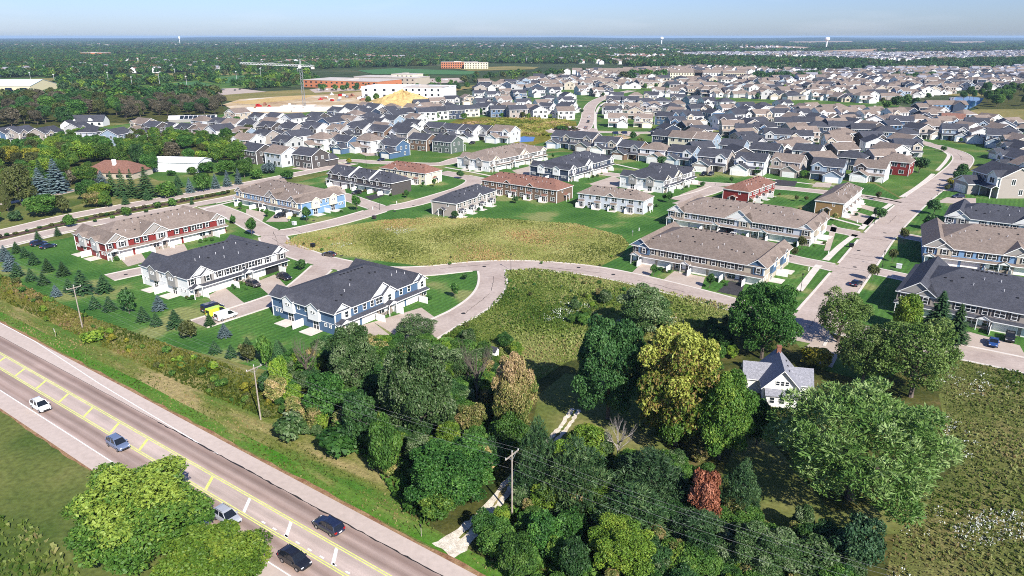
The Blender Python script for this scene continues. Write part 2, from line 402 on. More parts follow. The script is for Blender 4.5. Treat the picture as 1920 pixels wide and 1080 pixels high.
# ------------------------------------------------------------------ mesh builder
class MB:
    def __init__(self):
        self.v, self.f, self.m = [], [], []

    def poly(self, pts, mi=0):
        n = len(self.v)
        self.v += [tuple(p) for p in pts]
        self.f.append(tuple(range(n, n + len(pts))))
        self.m.append(mi)

    def box(self, x0, x1, y0, y1, z0, z1, mi=0):
        n = len(self.v)
        self.v += [(x0, y0, z0), (x1, y0, z0), (x1, y1, z0), (x0, y1, z0), (x0, y0, z1), (x1, y0, z1), (x1, y1, z1), (x0, y1, z1)]
        for q in ((3, 2, 1, 0), (4, 5, 6, 7), (0, 1, 5, 4), (1, 2, 6, 5), (2, 3, 7, 6), (3, 0, 4, 7)):
            self.f.append(tuple(n + i for i in q))
            self.m.append(mi)

    def bar(self, a, b, r, mi=0, sides=4, r2=None):
        a, b = Vector(a), Vector(b)
        d = (b - a).normalized()
        u = d.cross(Vector((0, 0, 1)))
        if u.length < 1e-3:
            u = Vector((1, 0, 0))
        u.normalize()
        w = d.cross(u)
        r2 = r if r2 is None else r2
        n = len(self.v)
        for c, rr in ((a, r), (b, r2)):
            for k in range(sides):
                t = 2 * math.pi * (k + 0.5) / sides
                self.v.append(tuple(c + (u * math.cos(t) + w * math.sin(t)) * rr))
        for k in range(sides):
            j = (k + 1) % sides
            self.f.append((n + k, n + sides + k, n + sides + j, n + j))
            self.m.append(mi)
        self.f.append(tuple(n + k for k in range(sides)))
        self.m.append(mi)
        self.f.append(tuple(n + sides + k for k in reversed(range(sides))))
        self.m.append(mi)

    def gable_box(self, x0, x1, y0, y1, z0, ze, rise, axis='x', mi=0):
        """walls under a gable roof, ridge along axis"""
        if axis == 'x':
            ym = (y0 + y1) / 2
            self.poly([(x0, y0, z0), (x1, y0, z0), (x1, y0, ze), (x0, y0, ze)], mi)
            self.poly([(x1, y1, z0), (x0, y1, z0), (x0, y1, ze), (x1, y1, ze)], mi)
            self.poly([(x1, y0, z0), (x1, y1, z0), (x1, y1, ze), (x1, ym, ze + rise), (x1, y0, ze)], mi)
            self.poly([(x0, y1, z0), (x0, y0, z0), (x0, y0, ze), (x0, ym, ze + rise), (x0, y1, ze)], mi)
        else:
            xm = (x0 + x1) / 2
            self.poly([(x0, y0, z0), (x1, y0, z0), (x1, y0, ze), (xm, y0, ze + rise), (x0, y0, ze)], mi)
            self.poly([(x1, y1, z0), (x0, y1, z0), (x0, y1, ze), (xm, y1, ze + rise), (x1, y1, ze)], mi)
            self.poly([(x0, y1, z0), (x0, y0, z0), (x0, y0, ze), (x0, y1, ze)], mi)
            self.poly([(x1, y0, z0), (x1, y1, z0), (x1, y1, ze), (x1, y0, ze)], mi)

    def gable_roof(self, x0, x1, y0, y1, ze, rise, axis='x', o=0.4, t=0.2, mi=0, fi=None):
        """solid roof with overhang o; fascia faces get material fi"""
        fi = mi if fi is None else fi
        if axis == 'x':
            k = rise / ((y1 - y0) / 2)
            a, b, c, d = x0 - o, x1 + o, y0 - o, y1 + o
            ym, zr, z = (y0 + y1) / 2, ze + rise + 0.05, ze - o * k + 0.05
            P = lambda u, w, h: (u, w, h)
        else:
            k = rise / ((x1 - x0) / 2)
            a, b, c, d = y0 - o, y1 + o, x0 - o, x1 + o
            ym, zr, z = (x0 + x1) / 2, ze + rise + 0.05, ze - o * k + 0.05
            P = lambda u, w, h: (w, u, h)
        fl = axis != 'x'

        def q(pts, m):
            self.poly(list(reversed(pts)) if fl else pts, m)
        q([P(a, c, z + t), P(b, c, z + t), P(b, ym, zr + t), P(a, ym, zr + t)], mi)
        q([P(b, d, z + t), P(a, d, z + t), P(a, ym, zr + t), P(b, ym, zr + t)], mi)
        q([P(a, c, z), P(a, ym, zr), P(b, ym, zr), P(b, c, z)], fi)
        q([P(a, d, z), P(b, d, z), P(b, ym, zr), P(a, ym, zr)], fi)
        q([P(a, c, z), P(b, c, z), P(b, c, z + t), P(a, c, z + t)], fi)
        q([P(b, d, z), P(a, d, z), P(a, d, z + t), P(b, d, z + t)], fi)
        for e, s in ((a, 1), (b, -1)):
            g1 = [P(e, c, z), P(e, c, z + t), P(e, ym, zr + t), P(e, ym, zr)]
            g2 = [P(e, ym, zr), P(e, ym, zr + t), P(e, d, z + t), P(e, d, z)]
            q(g1 if s > 0 else g1[::-1], fi)
            q(g2 if s > 0 else g2[::-1], fi)

    def hip_roof(self, x0, x1, y0, y1, ze, rise, o=0.45, t=0.2, mi=0, fi=None, hl=True, hr=True):
        fi = mi if fi is None else fi
        k = rise / ((y1 - y0) / 2)
        a, b, c, d = x0 - o, x1 + o, y0 - o, y1 + o
        h = (d - c) / 2
        ym, z, zr = (y0 + y1) / 2, ze - o * k + 0.05, ze + rise + 0.05
        ra = a + h * 0.9 if hl else a
        rb = b - h * 0.9 if hr else b
        if ra > rb:
            ra = rb = (ra + rb) / 2
        zt = z + t
        zr += t
        self.poly([(a, c, zt), (b, c, zt), (rb, ym, zr), (ra, ym, zr)], mi)
        self.poly([(b, d, zt), (a, d, zt), (ra, ym, zr), (rb, ym, zr)], mi)
        self.poly([(a, d, zt), (a, c, zt), (ra, ym, zr)], mi)
        self.poly([(b, c, zt), (b, d, zt), (rb, ym, zr)], mi)
        self.poly([(a, d, z), (b, d, z), (b, c, z), (a, c, z)], fi)
        for p, q in (((a, c), (b, c)), ((b, c), (b, d)), ((b, d), (a, d)), ((a, d), (a, c))):
            self.poly([(*p, z), (*q, z), (*q, zt), (*p, zt)], fi)

    def mesh(self, name, mats):
        me = bpy.data.meshes.new(name)
        me.from_pydata(self.v, [], self.f)
        for mm in mats:
            me.materials.append(MATS[mm] if isinstance(mm, str) else mm)
        if len(mats) > 1:
            me.polygons.foreach_set('material_index', self.m)
        me.update()
        return me


def np_mesh(name, verts, faces, mat, tint=None):
    """verts (n,3), faces (m,k) arrays -> mesh"""
    me = bpy.data.meshes.new(name)
    nv, (nf, k) = len(verts), faces.shape
    me.vertices.add(nv)
    me.vertices.foreach_set('co', np.ascontiguousarray(verts, np.float32).ravel())
    me.loops.add(nf * k)
    me.loops.foreach_set('vertex_index', np.ascontiguousarray(faces, np.int32).ravel())
    me.polygons.add(nf)
    me.polygons.foreach_set('loop_start', np.arange(0, nf * k, k, dtype=np.int32))
    if tint is not None:
        at = me.attributes.new('tint', 'FLOAT', 'POINT')
        at.data.foreach_set('value', np.ascontiguousarray(tint, np.float32))
    me.materials.append(MATS[mat] if isinstance(mat, str) else mat)
    me.update(calc_edges=True)
    return me


def put(name, mesh, parent=None, loc=(0, 0, 0), rot=0.0, scale=None, mat=None):
    o = bpy.data.objects.new(name, mesh)
    COL.objects.link(o)
    o.location = loc
    if rot:
        o.rotation_euler = (0, 0, rot)
    if scale is not None:
        o.scale = scale
    if parent is not None:
        o.parent = parent
    if mat is not None:
        mats = mat if isinstance(mat, (list, tuple)) else [mat]
        for i, mm in enumerate(mats):
            o.material_slots[i].link = 'OBJECT'
            o.material_slots[i].material = MATS[mm]
    return o


def tag(o, label, cat, group=None):
    o['label'] = label
    o['category'] = cat
    if group:
        o['group'] = group
    return o


def thing(name, label, cat, loc=(0, 0, 0), rot=0.0, group=None):
    o = bpy.data.objects.new(name, None)
    COL.objects.link(o)
    o.empty_display_size = 0.5
    o.location = (loc[0], loc[1], loc[2] if len(loc) > 2 else 0.0)
    o.rotation_euler = (0, 0, rot)
    return tag(o, label, cat, group)


def structure(o, kind='structure'):
    o['kind'] = kind
    return o


ORD = ['', 'first', 'second', 'third', 'fourth', 'fifth', 'sixth', 'seventh', 'eighth', 'ninth', 'tenth', 'eleventh', 'twelfth', 'thirteenth', 'fourteenth',
       'fifteenth', 'sixteenth', 'seventeenth', 'eighteenth', 'nineteenth', 'twentieth']


def nth(i, n=None):
    if n == 1:
        return 'only'
    if i <= 20:
        return ORD[i]
    t, r = divmod(i, 10)
    w = {2: 'twenty', 3: 'thirty', 4: 'forty', 5: 'fifty'}[t]
    return w + '-' + ORD[r] if r else w[:-1] + 'ieth'


AXA, AXB = math.radians(35), math.radians(125)   # compass bearings of the street grid


def comp(deg):
    a = math.radians(deg)
    return Vector((math.sin(a), math.cos(a), 0))


def rot_front(deg):
    """rotation about z that turns the local front (-Y) to compass bearing deg"""
    return math.radians(180 - deg)
HAZE = 5.5e-5


# ------------------------------------------------------------------ ground
def sheet(name, pts, z, mat, kind='structure'):
    mb = MB()
    a = sum(pts[i][0] * pts[(i + 1) % len(pts)][1] - pts[(i + 1) % len(pts)][0] * pts[i][1] for i in range(len(pts)))
    if a < 0:
        pts = pts[::-1]
    mb.poly([(p[0], p[1], z) for p in pts])
    o = put(name, mb.mesh(name, [mat]))
    o['kind'] = kind
    return o


def px_sheet(name, px, z, mat):
    return sheet(name, GP(px), z, mat)


def smooth(pts, n=6, closed=False):
    """Catmull-Rom through pts"""
    P = [Vector((p[0], p[1])) for p in pts]
    out = []
    m = len(P)
    for i in range(m if closed else m - 1):
        if closed:
            a, b, c, d = P[(i - 1) % m], P[i], P[(i + 1) % m], P[(i + 2) % m]
        else:
            a, b, c, d = P[max(i - 1, 0)], P[i], P[i + 1], P[min(i + 2, m - 1)]
        for k in range(n):
            t = k / n
            out.append(0.5 * ((2 * b) + (c - a) * t + (2 * a - 5 * b + 4 * c - d) * t * t + (3 * b - a - 3 * c + d) * t ** 3))
    if not closed:
        out.append(P[-1])
    return out


def edges_of(pts, w):
    L, R = [], []
    for i, p in enumerate(pts):
        d = (pts[min(i + 1, len(pts) - 1)] - pts[max(i - 1, 0)]).normalized()
        n = Vector((-d.y, d.x))
        L.append(p + n * w / 2)
        R.append(p - n * w / 2)
    return L, R


def ribbon_mb(mb, pts, w, z, off=0.0):
    ww = w if isinstance(w, (list, tuple)) else None
    for i in range(len(pts) - 1):
        q = []
        for j in (i, i + 1):
            d = (pts[min(j + 1, len(pts) - 1)] - pts[max(j - 1, 0)]).normalized()
            n = Vector((-d.y, d.x))
            h = (ww[j] if ww else w) / 2
            q.append((pts[j] + n * (off + h), pts[j] + n * (off - h)))
        (l0, r0), (l1, r1) = q
        mb.poly([(r0.x, r0.y, z), (r1.x, r1.y, z), (l1.x, l1.y, z), (l0.x, l0.y, z)])


ROADS = []


def road(pxs, w, z, mat='asphalt', sm=6, kerb=True, name='road'):
    pts = smooth(GP(pxs), sm) if sm else [Vector(p) for p in GP(pxs)]
    mb = MB()
    ribbon_mb(mb, pts, w, z)
    structure(put(name, mb.mesh(name, [mat])))
    ROADS.append((pts, w, kerb))
    return pts


def seg_dist(p, pts):
    best = 1e9
    for i in range(len(pts) - 1):
        a, b = pts[i], pts[i + 1]
        ab = b - a
        t = max(0, min(1, (p - a).dot(ab) / max(ab.length_squared, 1e-9)))
        best = min(best, (a + ab * t - p).length)
    return best


def kerbs():
    for k, (pts, w, kb) in enumerate(ROADS):
        if not kb:
            continue
        dense = []
        for i in range(len(pts) - 1):
            L = (pts[i + 1] - pts[i]).length
            n = max(1, int(L / 2.0))
            dense += [pts[i].lerp(pts[i + 1], j / n) for j in range(n)]
        dense.append(pts[-1])
        mb = MB()
        for side in edges_of(dense, w + 0.6):
            ok = [all(kk == k or seg_dist(p, o[0]) > o[1] / 2 + 0.35 for kk, o in enumerate(ROADS)) for p in side]
            for i in range(len(side) - 1):
                if ok[i] and ok[i + 1]:
                    a, b = side[i], side[i + 1]
                    d = (b - a)
                    if d.length < 1e-4:
                        continue
                    d.normalize()
                    n = Vector((-d.y, d.x)) * 0.3
                    z0, z1 = 0.0, 0.12
                    c = [a + n, a - n, b - n, b + n]
                    mb.poly([(c[0].x, c[0].y, z1), (c[1].x, c[1].y, z1), (c[2].x, c[2].y, z1), (c[3].x, c[3].y, z1)])
                    mb.poly([(c[1].x, c[1].y, z0), (c[2].x, c[2].y, z0), (c[2].x, c[2].y, z1), (c[1].x, c[1].y, z1)])
                    mb.poly([(c[3].x, c[3].y, z0), (c[0].x, c[0].y, z0), (c[0].x, c[0].y, z1), (c[3].x, c[3].y, z1)])
        if mb.v:
            structure(put('kerb', mb.mesh('kerb', ['concrete'])))


# base ground out to the horizon (finer near, one sheet)
def disc(name, r, z, mat, n=64):
    mb = MB()
    mb.poly([(r * math.cos(2 * math.pi * i / n), r * math.sin(2 * math.pi * i / n), z) for i in range(n)])
    return structure(put(name, mb.mesh(name, [mat])))


disc('ground', 32000, -0.35, 'ground_far')
near_ground = px_sheet('meadow_ground', [(-900, 1500), (-700, 330), (200, 215), (900, 205), (1920, 250), (2500, 300), (2900, 1500)], 0.0, 'ground_grass')

# neighbourhood lawns
px_sheet('lawn', [(-120, 500), (0, 472), (130, 445), (430, 372), (520, 350), (640, 322), (760, 312), (900, 300), (1050, 285), (1200, 290), (1480, 330), (1640, 345),
                  (1700, 380), (1660, 470), (1560, 600), (1380, 570), (940, 506), (900, 560), (800, 628), (640, 662), (520, 700), (330, 650), (150, 588), (-120, 500)][:-1], 0.01, 'lawn')
px_sheet('lawn', [(1690, 385), (1800, 320), (1920, 330), (2300, 420), (2300, 740), (1920, 664), (1560, 597), (1600, 540)], 0.012, 'lawn')
px_sheet('lawn', [(430, 345), (250, 270), (230, 236), (440, 212), (640, 205), (820, 188), (930, 176), (1060, 165), (1250, 150), (1500, 160), (1700, 200), (1920, 235), (2200, 280), (2200, 360),
                  (1800, 305), (1700, 376), (1640, 342), (1480, 327), (1200, 287), (1050, 282), (900, 297), (760, 309), (640, 319)], 0.014, 'lawn_far')
px_sheet('lawn', [(200, 238), (240, 232), (262, 232), (262, 248), (205, 254), (175, 250), (178, 240)], 0.03, 'lawn')
px_sheet('lawn', [(290, 305), (380, 300), (470, 320), (520, 345), (430, 352), (330, 352), (275, 330)], 0.02, 'lawn_far')
px_sheet('lawn', [(0, 395), (60, 372), (150, 358), (180, 375), (60, 408), (0, 420)], 0.02, 'field_grass')

# tall meadow in the loop and the field behind the farmhouse
M1 = [(532, 457), (560, 440), (620, 428), (720, 412), (830, 408), (960, 411), (1080, 420), (1165, 442), (1180, 458), (1165, 480), (1125, 500), (1060, 494), (1000, 490), (900, 490), (800, 500), (720, 490), (640, 478), (580, 470)]
M2 = [(946, 508), (1005, 505), (1080, 512), (1180, 531), (1290, 556), (1370, 574), (1375, 600), (1290, 620), (1200, 640), (1060, 680), (1000, 720), (930, 700), (860, 640), (820, 640), (870, 605), (910, 585), (948, 545)]
M3 = [(-120, 480), (0, 515), (150, 588), (330, 652), (480, 705), (560, 760), (560, 800), (470, 775), (330, 715), (150, 632), (0, 562), (-120, 520)]
M4 = [(1700, 690), (1800, 675), (1920, 700), (2200, 760), (2300, 1300), (1640, 1300), (1660, 1080), (1690, 960), (1790, 880), (1770, 740)]
px_sheet('meadow', M1, 0.02, 'meadow')
px_sheet('meadow', M2, 0.02, 'meadow_green')
px_sheet('weed_field', M4, 0.02, 'weed_field')
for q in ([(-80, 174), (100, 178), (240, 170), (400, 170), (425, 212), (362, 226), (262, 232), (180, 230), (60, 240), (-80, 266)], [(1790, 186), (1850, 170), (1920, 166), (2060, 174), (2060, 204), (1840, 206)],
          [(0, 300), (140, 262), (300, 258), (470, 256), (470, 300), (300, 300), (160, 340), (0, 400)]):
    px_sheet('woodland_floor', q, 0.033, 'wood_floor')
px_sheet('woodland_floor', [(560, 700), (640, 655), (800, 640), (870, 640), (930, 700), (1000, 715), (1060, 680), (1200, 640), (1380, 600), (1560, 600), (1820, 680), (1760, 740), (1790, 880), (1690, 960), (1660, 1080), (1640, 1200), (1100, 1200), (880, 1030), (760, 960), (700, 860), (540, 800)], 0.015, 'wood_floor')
px_sheet('lawn', [(1010, 740), (1060, 700), (1190, 720), (1260, 860), (1130, 850), (1040, 830), (985, 860)], 0.022, 'field_grass')
px_sheet('lawn', [(1380, 830), (1440, 820), (1560, 960), (1700, 940), (1690, 1000), (1560, 1010), (1420, 985), (1350, 900)], 0.022, 'field_grass')
px_sheet('lawn', [(1490, 640), (1620, 640), (1700, 690), (1640, 720), (1530, 690)], 0.022, 'lawn_far')

# ------------------------------------------------------------------ highway
HA, HB = Vector(G(127, 735)), Vector(G(633, 1025))
HD = (HB - HA).normalized()
HN = Vector((-HD.y, HD.x))            # points away from the camera


def hs(px, py):
    p = Vector(G(px, py)) - HA
    return p.dot(HD), p.dot(HN)


def hp(s, w):
    return HA + HD * s + HN * w


def hstrip(name, s0, s1, w0, w1, z, mat, n=1):
    mb = MB()
    for i in range(n):
        a, b = s0 + (s1 - s0) * i / n, s0 + (s1 - s0) * (i + 1) / n
        q = [hp(a, w0), hp(b, w0), hp(b, w1), hp(a, w1)]
        mb.poly([(p.x, p.y, z) for p in q])
    return structure(put(name, mb.mesh(name, [mat])))


S0, S1 = -260, 150
far_edge = [hs(0, 605), hs(220, 720), hs(420, 828), hs(640, 945), hs(895, 1080)]
near_w = (hs(0, 770)[1] + hs(183, 885)[1]) / 2
fe = [(S0, far_edge[0][1] + 1.2)] + far_edge + [(S1, far_edge[-1][1])]
mb = MB()
for (a, wa), (b, wb) in zip(fe[:-1], fe[1:]):
    q = [hp(a, near_w), hp(b, near_w), hp(b, wb), hp(a, wa)]
    mb.poly([(p.x, p.y, 0.03) for p in q])
structure(put('shoulder', mb.mesh('shoulder', ['shoulder'])))
wy = (hs(70, 735.7)[1] + hs(209.4, 812.8)[1]) / 2        # near double yellow line
ww = (hs(0, 737)[1] + hs(230, 873)[1]) / 2               # near white edge line
wf = hs(387, 840)[1]                                     # far lane edge


def highway_mat():
    """pale concrete-grey lanes with soft brown wheel wear running along them"""
    m, nt, b = _nodes('asphalt_lanes')
    N, Lk = nt.nodes, nt.links
    b.inputs['Roughness'].default_value = 0.88
    b.inputs['Specular IOR Level'].default_value = 0.2
    tc = N.new('ShaderNodeTexCoord')
    dt = N.new('ShaderNodeVectorMath')
    dt.operation = 'DOT_PRODUCT'
    dt.inputs[1].default_value = (HN.x, HN.y, 0)
    Lk.new(tc.outputs['Object'], dt.inputs[0])
    mr = N.new('ShaderNodeMapRange')
    o_ = HA.dot(HN)
    mr.inputs[1].default_value, mr.inputs[2].default_value = o_ + ww, o_ + wf
    Lk.new(dt.outputs['Value'], mr.inputs[0])
    cr = N.new('ShaderNodeValToRGB')
    ty, tf = (wy - ww) / (wf - ww), -ww / (wf - ww)
    Lt, Md, Dk, D2 = (0.45, 0.365, 0.32), (0.36, 0.275, 0.238), (0.275, 0.2, 0.168), (0.225, 0.16, 0.135)
    st = [(0.0, Lt), (ty * 0.08, Md), (ty * 0.25, Dk), (ty * 0.5, Md), (ty * 0.72, Dk), (ty * 0.93, Md), (ty * 1.04, Lt), (tf * 0.98, Lt), (tf + (1 - tf) * 0.1, Md), (tf + (1 - tf) * 0.3, Dk), (tf + (1 - tf) * 0.52, Md), (tf + (1 - tf) * 0.75, D2), (tf + (1 - tf) * 0.9, Dk), (1.0, Md)]
    el = cr.color_ramp.elements
    while len(el) < len(st):
        el.new(0.5)
    for e, (p, c) in zip(el, st):
        e.position = p
        e.color = (*c, 1)
    Lk.new(mr.outputs[0], cr.inputs[0])
    col = cr.outputs[0]
    mp = N.new('ShaderNodeMapping')
    mp.vector_type = 'TEXTURE'
    mp.inputs['Rotation'].default_value = (0, 0, math.atan2(HD.y, HD.x))
    mp.inputs['Scale'].default_value = (16, 0.8, 1)
    Lk.new(tc.outputs['Object'], mp.inputs[0])
    for v_, sc_, am in ((mp.outputs[0], 0.7, 0.2), (tc.outputs['Object'], 0.25, 0.08), (tc.outputs['Object'], 12, 0.12)):
        nz = N.new('ShaderNodeTexNoise')
        nz.inputs['Scale'].default_value = sc_
        nz.inputs['Detail'].default_value = 5
        Lk.new(v_, nz.inputs['Vector'])
        m2 = N.new('ShaderNodeMapRange')
        m2.inputs[1].default_value, m2.inputs[2].default_value = 0.3, 0.7
        m2.inputs[3].default_value, m2.inputs[4].default_value = 1 - am, 1 + am
        Lk.new(nz.outputs[0], m2.inputs[0])
        mx = N.new('ShaderNodeVectorMath')
        mx.operation = 'SCALE'
        Lk.new(col, mx.inputs[0])
        Lk.new(m2.outputs[0], mx.inputs['Scale'])
        col = mx.outputs[0]
    Lk.new(col, b.inputs['Base Color'])


highway_mat()
hstrip('road', S0, S1, ww, wf, 0.034, 'asphalt_lanes')
lane = abs(ww - wy)
for w in (wy - 0.16, wy + 0.16, -0.16, 0.16):
    hstrip('lane_marking', S0, S1, w - 0.075, w + 0.075, 0.044, 'paint_yellow')
hstrip('lane_marking', S0, S1, ww - 0.09, ww + 0.09, 0.044, 'paint_white')
a, b = hs(65, 640), hs(387, 840)
mb = MB()
q = [hp(S0, a[1] + 1.5), hp(a[0], a[1]), hp(hs(187, 720)[0], hs(187, 720)[1]), hp(b[0], b[1]), hp(b[0] + 3, b[1])]
ribbon_mb(mb, [Vector(v) for v in q], 0.17, 0.044)
structure(put('lane_marking', mb.mesh('lane_marking', ['paint_white'])))
# hatch bars in the painted median
bar_px = [(3, 668), (32, 700), (76, 723), (119, 747), (164, 773), (218, 803), (273, 834), (332, 870), (398, 902), (470, 945), (549, 989), (636, 1038)]
ss = [hs(*p)[0] for p in bar_px]
step = (ss[-1] - ss[1]) / 10.0
for i in range(-16, 16):
    s = ss[1] + step * i
    mb = MB()
    q = [hp(s - 0.3 + 1.0, wy + 0.3), hp(s + 0.3 + 1.0, wy + 0.3), hp(s + 0.3 - 1.0, -0.3), hp(s - 0.3 - 1.0, -0.3)]
    mb.poly([(p.x, p.y, 0.044) for p in q])
    structure(put('lane_marking', mb.mesh('lane_marking', ['paint_white' if i > 7 else 'paint_yellow'])))
# short white dashes of the turn lane
d0, d1 = hs(491, 978), hs(646, 1073)
for i in range(0, 26):
    s = d0[0] + (d1[0] - d0[0]) / 7.0 * i
    hstrip('lane_marking', s, s + 0.75, d0[1] - 0.12, d0[1] + 0.12, 0.044, 'paint_white')
# sealed crack along the far lane edge
rr = random.Random(3)
mb = MB()
cp, cw = [], []
for i in range(120):
    s = hs(300, 790)[0] + i * 0.9
    cp.append(hp(s, wf - 0.05 + rr.uniform(-0.09, 0.09)))
    cw.append(rr.uniform(0.08, 0.3))
ribbon_mb(mb, cp, cw, 0.05)
structure(put('crack_seal', mb.mesh('crack_seal', ['tar'])))
mb = MB()
ribbon_mb(mb, [hp(s, wf - 0.02 + rr.uniform(-0.04, 0.04)) for s in np.arange(-60, hs(300, 790)[0], 1.5)], 0.07, 0.05)
structure(put('crack_seal', mb.mesh('crack_seal', ['tar'])))
# verges
fw = fe
mb = MB()
for (a, wa), (b, wb) in zip(fw[:-1], fw[1:]):
    q = [hp(a, wa + 0.9), hp(b, wb + 0.9), hp(b, wb + 9.5), hp(a, wa + 12)]
    mb.poly([(p.x, p.y, 0.012) for p in q])
structure(put('verge', mb.mesh('verge', ['verge'])))
mb = MB()
for (a, wa), (b, wb) in zip(fw[:-1], fw[1:]):
    q = [hp(a, wa + 0.7), hp(b, wb + 0.7), hp(b, wb + 3.0), hp(a, wa + 3.2)]
    mb.poly([(p.x, p.y, 0.018) for p in q])
structure(put('verge', mb.mesh('verge', ['verge_green'])))


def ragged(s0, s1, wa, wb, amp, z, mat, seed, name, n=160):
    r = random.Random(seed)
    mb = MB()
    prev = None
    for i in range(n + 1):
        s = s0 + (s1 - s0) * i / n
        w0 = wa(s) if callable(wa) else wa
        w1 = (wb(s) if callable(wb) else wb) + r.uniform(-amp, amp)
        cur = (hp(s, w0), hp(s, w1))
        if prev:
            q = [prev[0], cur[0], cur[1], prev[1]]
            mb.poly([(p.x, p.y, z) for p in q])
        prev = cur
    return structure(put(name, mb.mesh(name, [mat])))


def fe_w(s):
    for (a, wa), (b, wb) in zip(fe[:-1], fe[1:]):
        if a <= s <= b:
            return wa + (wb - wa) * (s - a) / (b - a)
    return fe[-1][1]


ragged(S0, S1, lambda s: fe_w(s) - 0.05, lambda s: fe_w(s) + 0.55, 0.3, 0.026, 'dry_edge', 5, 'dry_edge')
ragged(S0, S1, near_w + 0.05, near_w - 0.35, 0.22, 0.036, 'dry_edge', 6, 'dry_edge', 220)
hstrip('field', S0, S1, near_w - 90, near_w - 0.2, 0.014, 'field_grass')

# gravel drive through the wood
def gravel_patch(px, seed):
    r = random.Random(seed)
    pts = []
    P = GP(px)
    for i in range(len(P)):
        a, b = Vector(P[i]), Vector(P[(i + 1) % len(P)])
        n = max(2, int((b - a).length / 0.7))
        for k in range(n):
            p = a.lerp(b, k / n)
            pts.append((p.x + r.uniform(-0.16, 0.16), p.y + r.uniform(-0.16, 0.16)))
    return sheet('gravel_drive', pts, 0.05, 'gravel')


gravel_patch([(811, 1020), (845, 1000), (885, 970), (918, 937), (943, 903), (975, 872), (1004, 845), (1022, 826), (1048, 798), (1070, 765), (1090, 769), (1066, 806), (1036, 839), (1012, 867), (985, 894), (962, 918), (940, 951), (908, 987), (874, 1032), (850, 1046)], 1)


def centre_strip(px, w, seed):
    r = random.Random(seed)
    pts = smooth(GP(px), 10)
    mb = MB()
    ribbon_mb(mb, pts, [w * r.uniform(0.15, 1.2) for _ in pts], 0.056)
    structure(put('grass_strip', mb.mesh('grass_strip', ['verge'])))


centre_strip([(925, 950), (952, 910), (980, 883), (1010, 855), (1030, 832), (1057, 802), (1080, 768)], 0.75, 4)
centre_strip([(862, 1010), (893, 980), (915, 958)], 0.4, 5)

# ------------------------------------------------------------------ streets
ZR = 0.03
main = road([(1500, 640), (1528, 598), (1570, 545), (1612, 490), (1652, 438), (1690, 400), (1728, 367), (1768, 338), (1798, 312), (1806, 297), (1795, 287), (1772, 279), (1748, 272)], 9.0, ZR)
loop = road([(716, 392), (640, 414), (560, 432), (524, 438), (512, 446), (530, 462), (580, 482), (640, 497), (720, 509), (800, 508), (880, 500), (950, 497), (1020, 499), (1110, 508), (1200, 526),
             (1300, 551), (1420, 583), (1530, 606), (1660, 633), (1800, 660), (1920, 685), (2150, 735)], 8.0, ZR + 0.004)
road([(920, 503), (924, 520), (921, 540), (905, 562), (870, 587), (830, 607), (775, 640)], 7.0, ZR + 0.008)
road([(512, 440), (484, 428), (452, 410), (424, 398), (392, 386)], 7.6, ZR + 0.012)
road([(716, 392), (680, 380), (648, 369), (612, 359)], 7.0, ZR + 0.008)
road([(716, 392), (770, 383), (830, 366), (872, 352), (890, 338), (862, 330), (826, 323)], 7.4, ZR + 0.012)
road([(826, 323), (880, 333), (960, 348)], 7.0, ZR + 0.016)
road([(205, 521), (270, 507), (360, 490), (470, 468), (545, 456)], 6.4, ZR + 0.016)
road([(372, 608), (450, 583), (515, 561), (560, 540), (612, 494)], 6.4, ZR + 0.016)
road([(1598, 512), (1555, 500), (1500, 489), (1440, 475)], 6.6, ZR + 0.016)
road([(1640, 450), (1600, 438), (1560, 430), (1420, 402), (1330, 388), (1270, 378)], 6.6, ZR + 0.02)
road([(1700, 385), (1640, 372), (1560, 362), (1460, 352), (1330, 345), (1200, 334), (1080, 318)], 7.0, ZR + 0.024)
road([(1268, 375), (1320, 362), (1352, 350)], 7.0, ZR + 0.028)
road([(1630, 506), (1690, 519), (1790, 540), (1920, 562)], 6.0, ZR + 0.016)
road([(1668, 437), (1735, 450), (1800, 462)], 6.0, ZR + 0.016)
road([(1716, 372), (1690, 378)], 6.0, ZR + 0.03, kerb=False)
# street behind, roundabout and the road climbing away
road([(560, 318), (640, 302), (716, 305), (820, 308), (862, 298), (920, 288), (985, 279), (1040, 275), (1090, 262), (1110, 250)], 7.6, ZR + 0.03)
cx, cy = G(1062, 243)
ring = [Vector((cx + 17 * math.cos(t), cy + 17 * math.sin(t))) for t in np.linspace(0, 2 * math.pi, 40)]
mb = MB()
ribbon_mb(mb, ring, 9.0, ZR + 0.05)
structure(put('road', mb.mesh('road', ['asphalt'])))
mb = MB()
ribbon_mb(mb, [Vector((cx + 11.3 * math.cos(t), cy + 11.3 * math.sin(t))) for t in np.linspace(0, 2 * math.pi, 40)], 2.6, 0.12)
structure(put('kerb', mb.mesh('kerb', ['concrete'])))
mb = MB()
mb.poly([(cx + 10 * math.cos(t), cy + 10 * math.sin(t), 0.1) for t in np.linspace(0, 2 * math.pi, 24, endpoint=False)])
structure(put('roundabout_island', mb.mesh('island', ['mulch'])))
road([(1082, 247), (1096, 238), (1102, 222), (1104, 207), (1112, 194), (1130, 184), (1155, 176), (1185, 170)], 10, ZR + 0.04)
road([(1112, 247), (1200, 249), (1290, 246), (1370, 240), (1450, 236)], 8, ZR + 0.036)
road([(1748, 272), (1700, 262), (1600, 258), (1530, 262)], 7.5, ZR + 0.04)
road([(1240, 190), (1330, 182), (1460, 175), (1640, 172)], 8, ZR + 0.05, kerb=False)
road([(430, 222), (520, 238), (620, 262), (700, 292)], 7.5, ZR + 0.044, kerb=False)
road([(470, 262), (600, 252), (720, 240), (800, 228)], 7.5, ZR + 0.05, kerb=False)
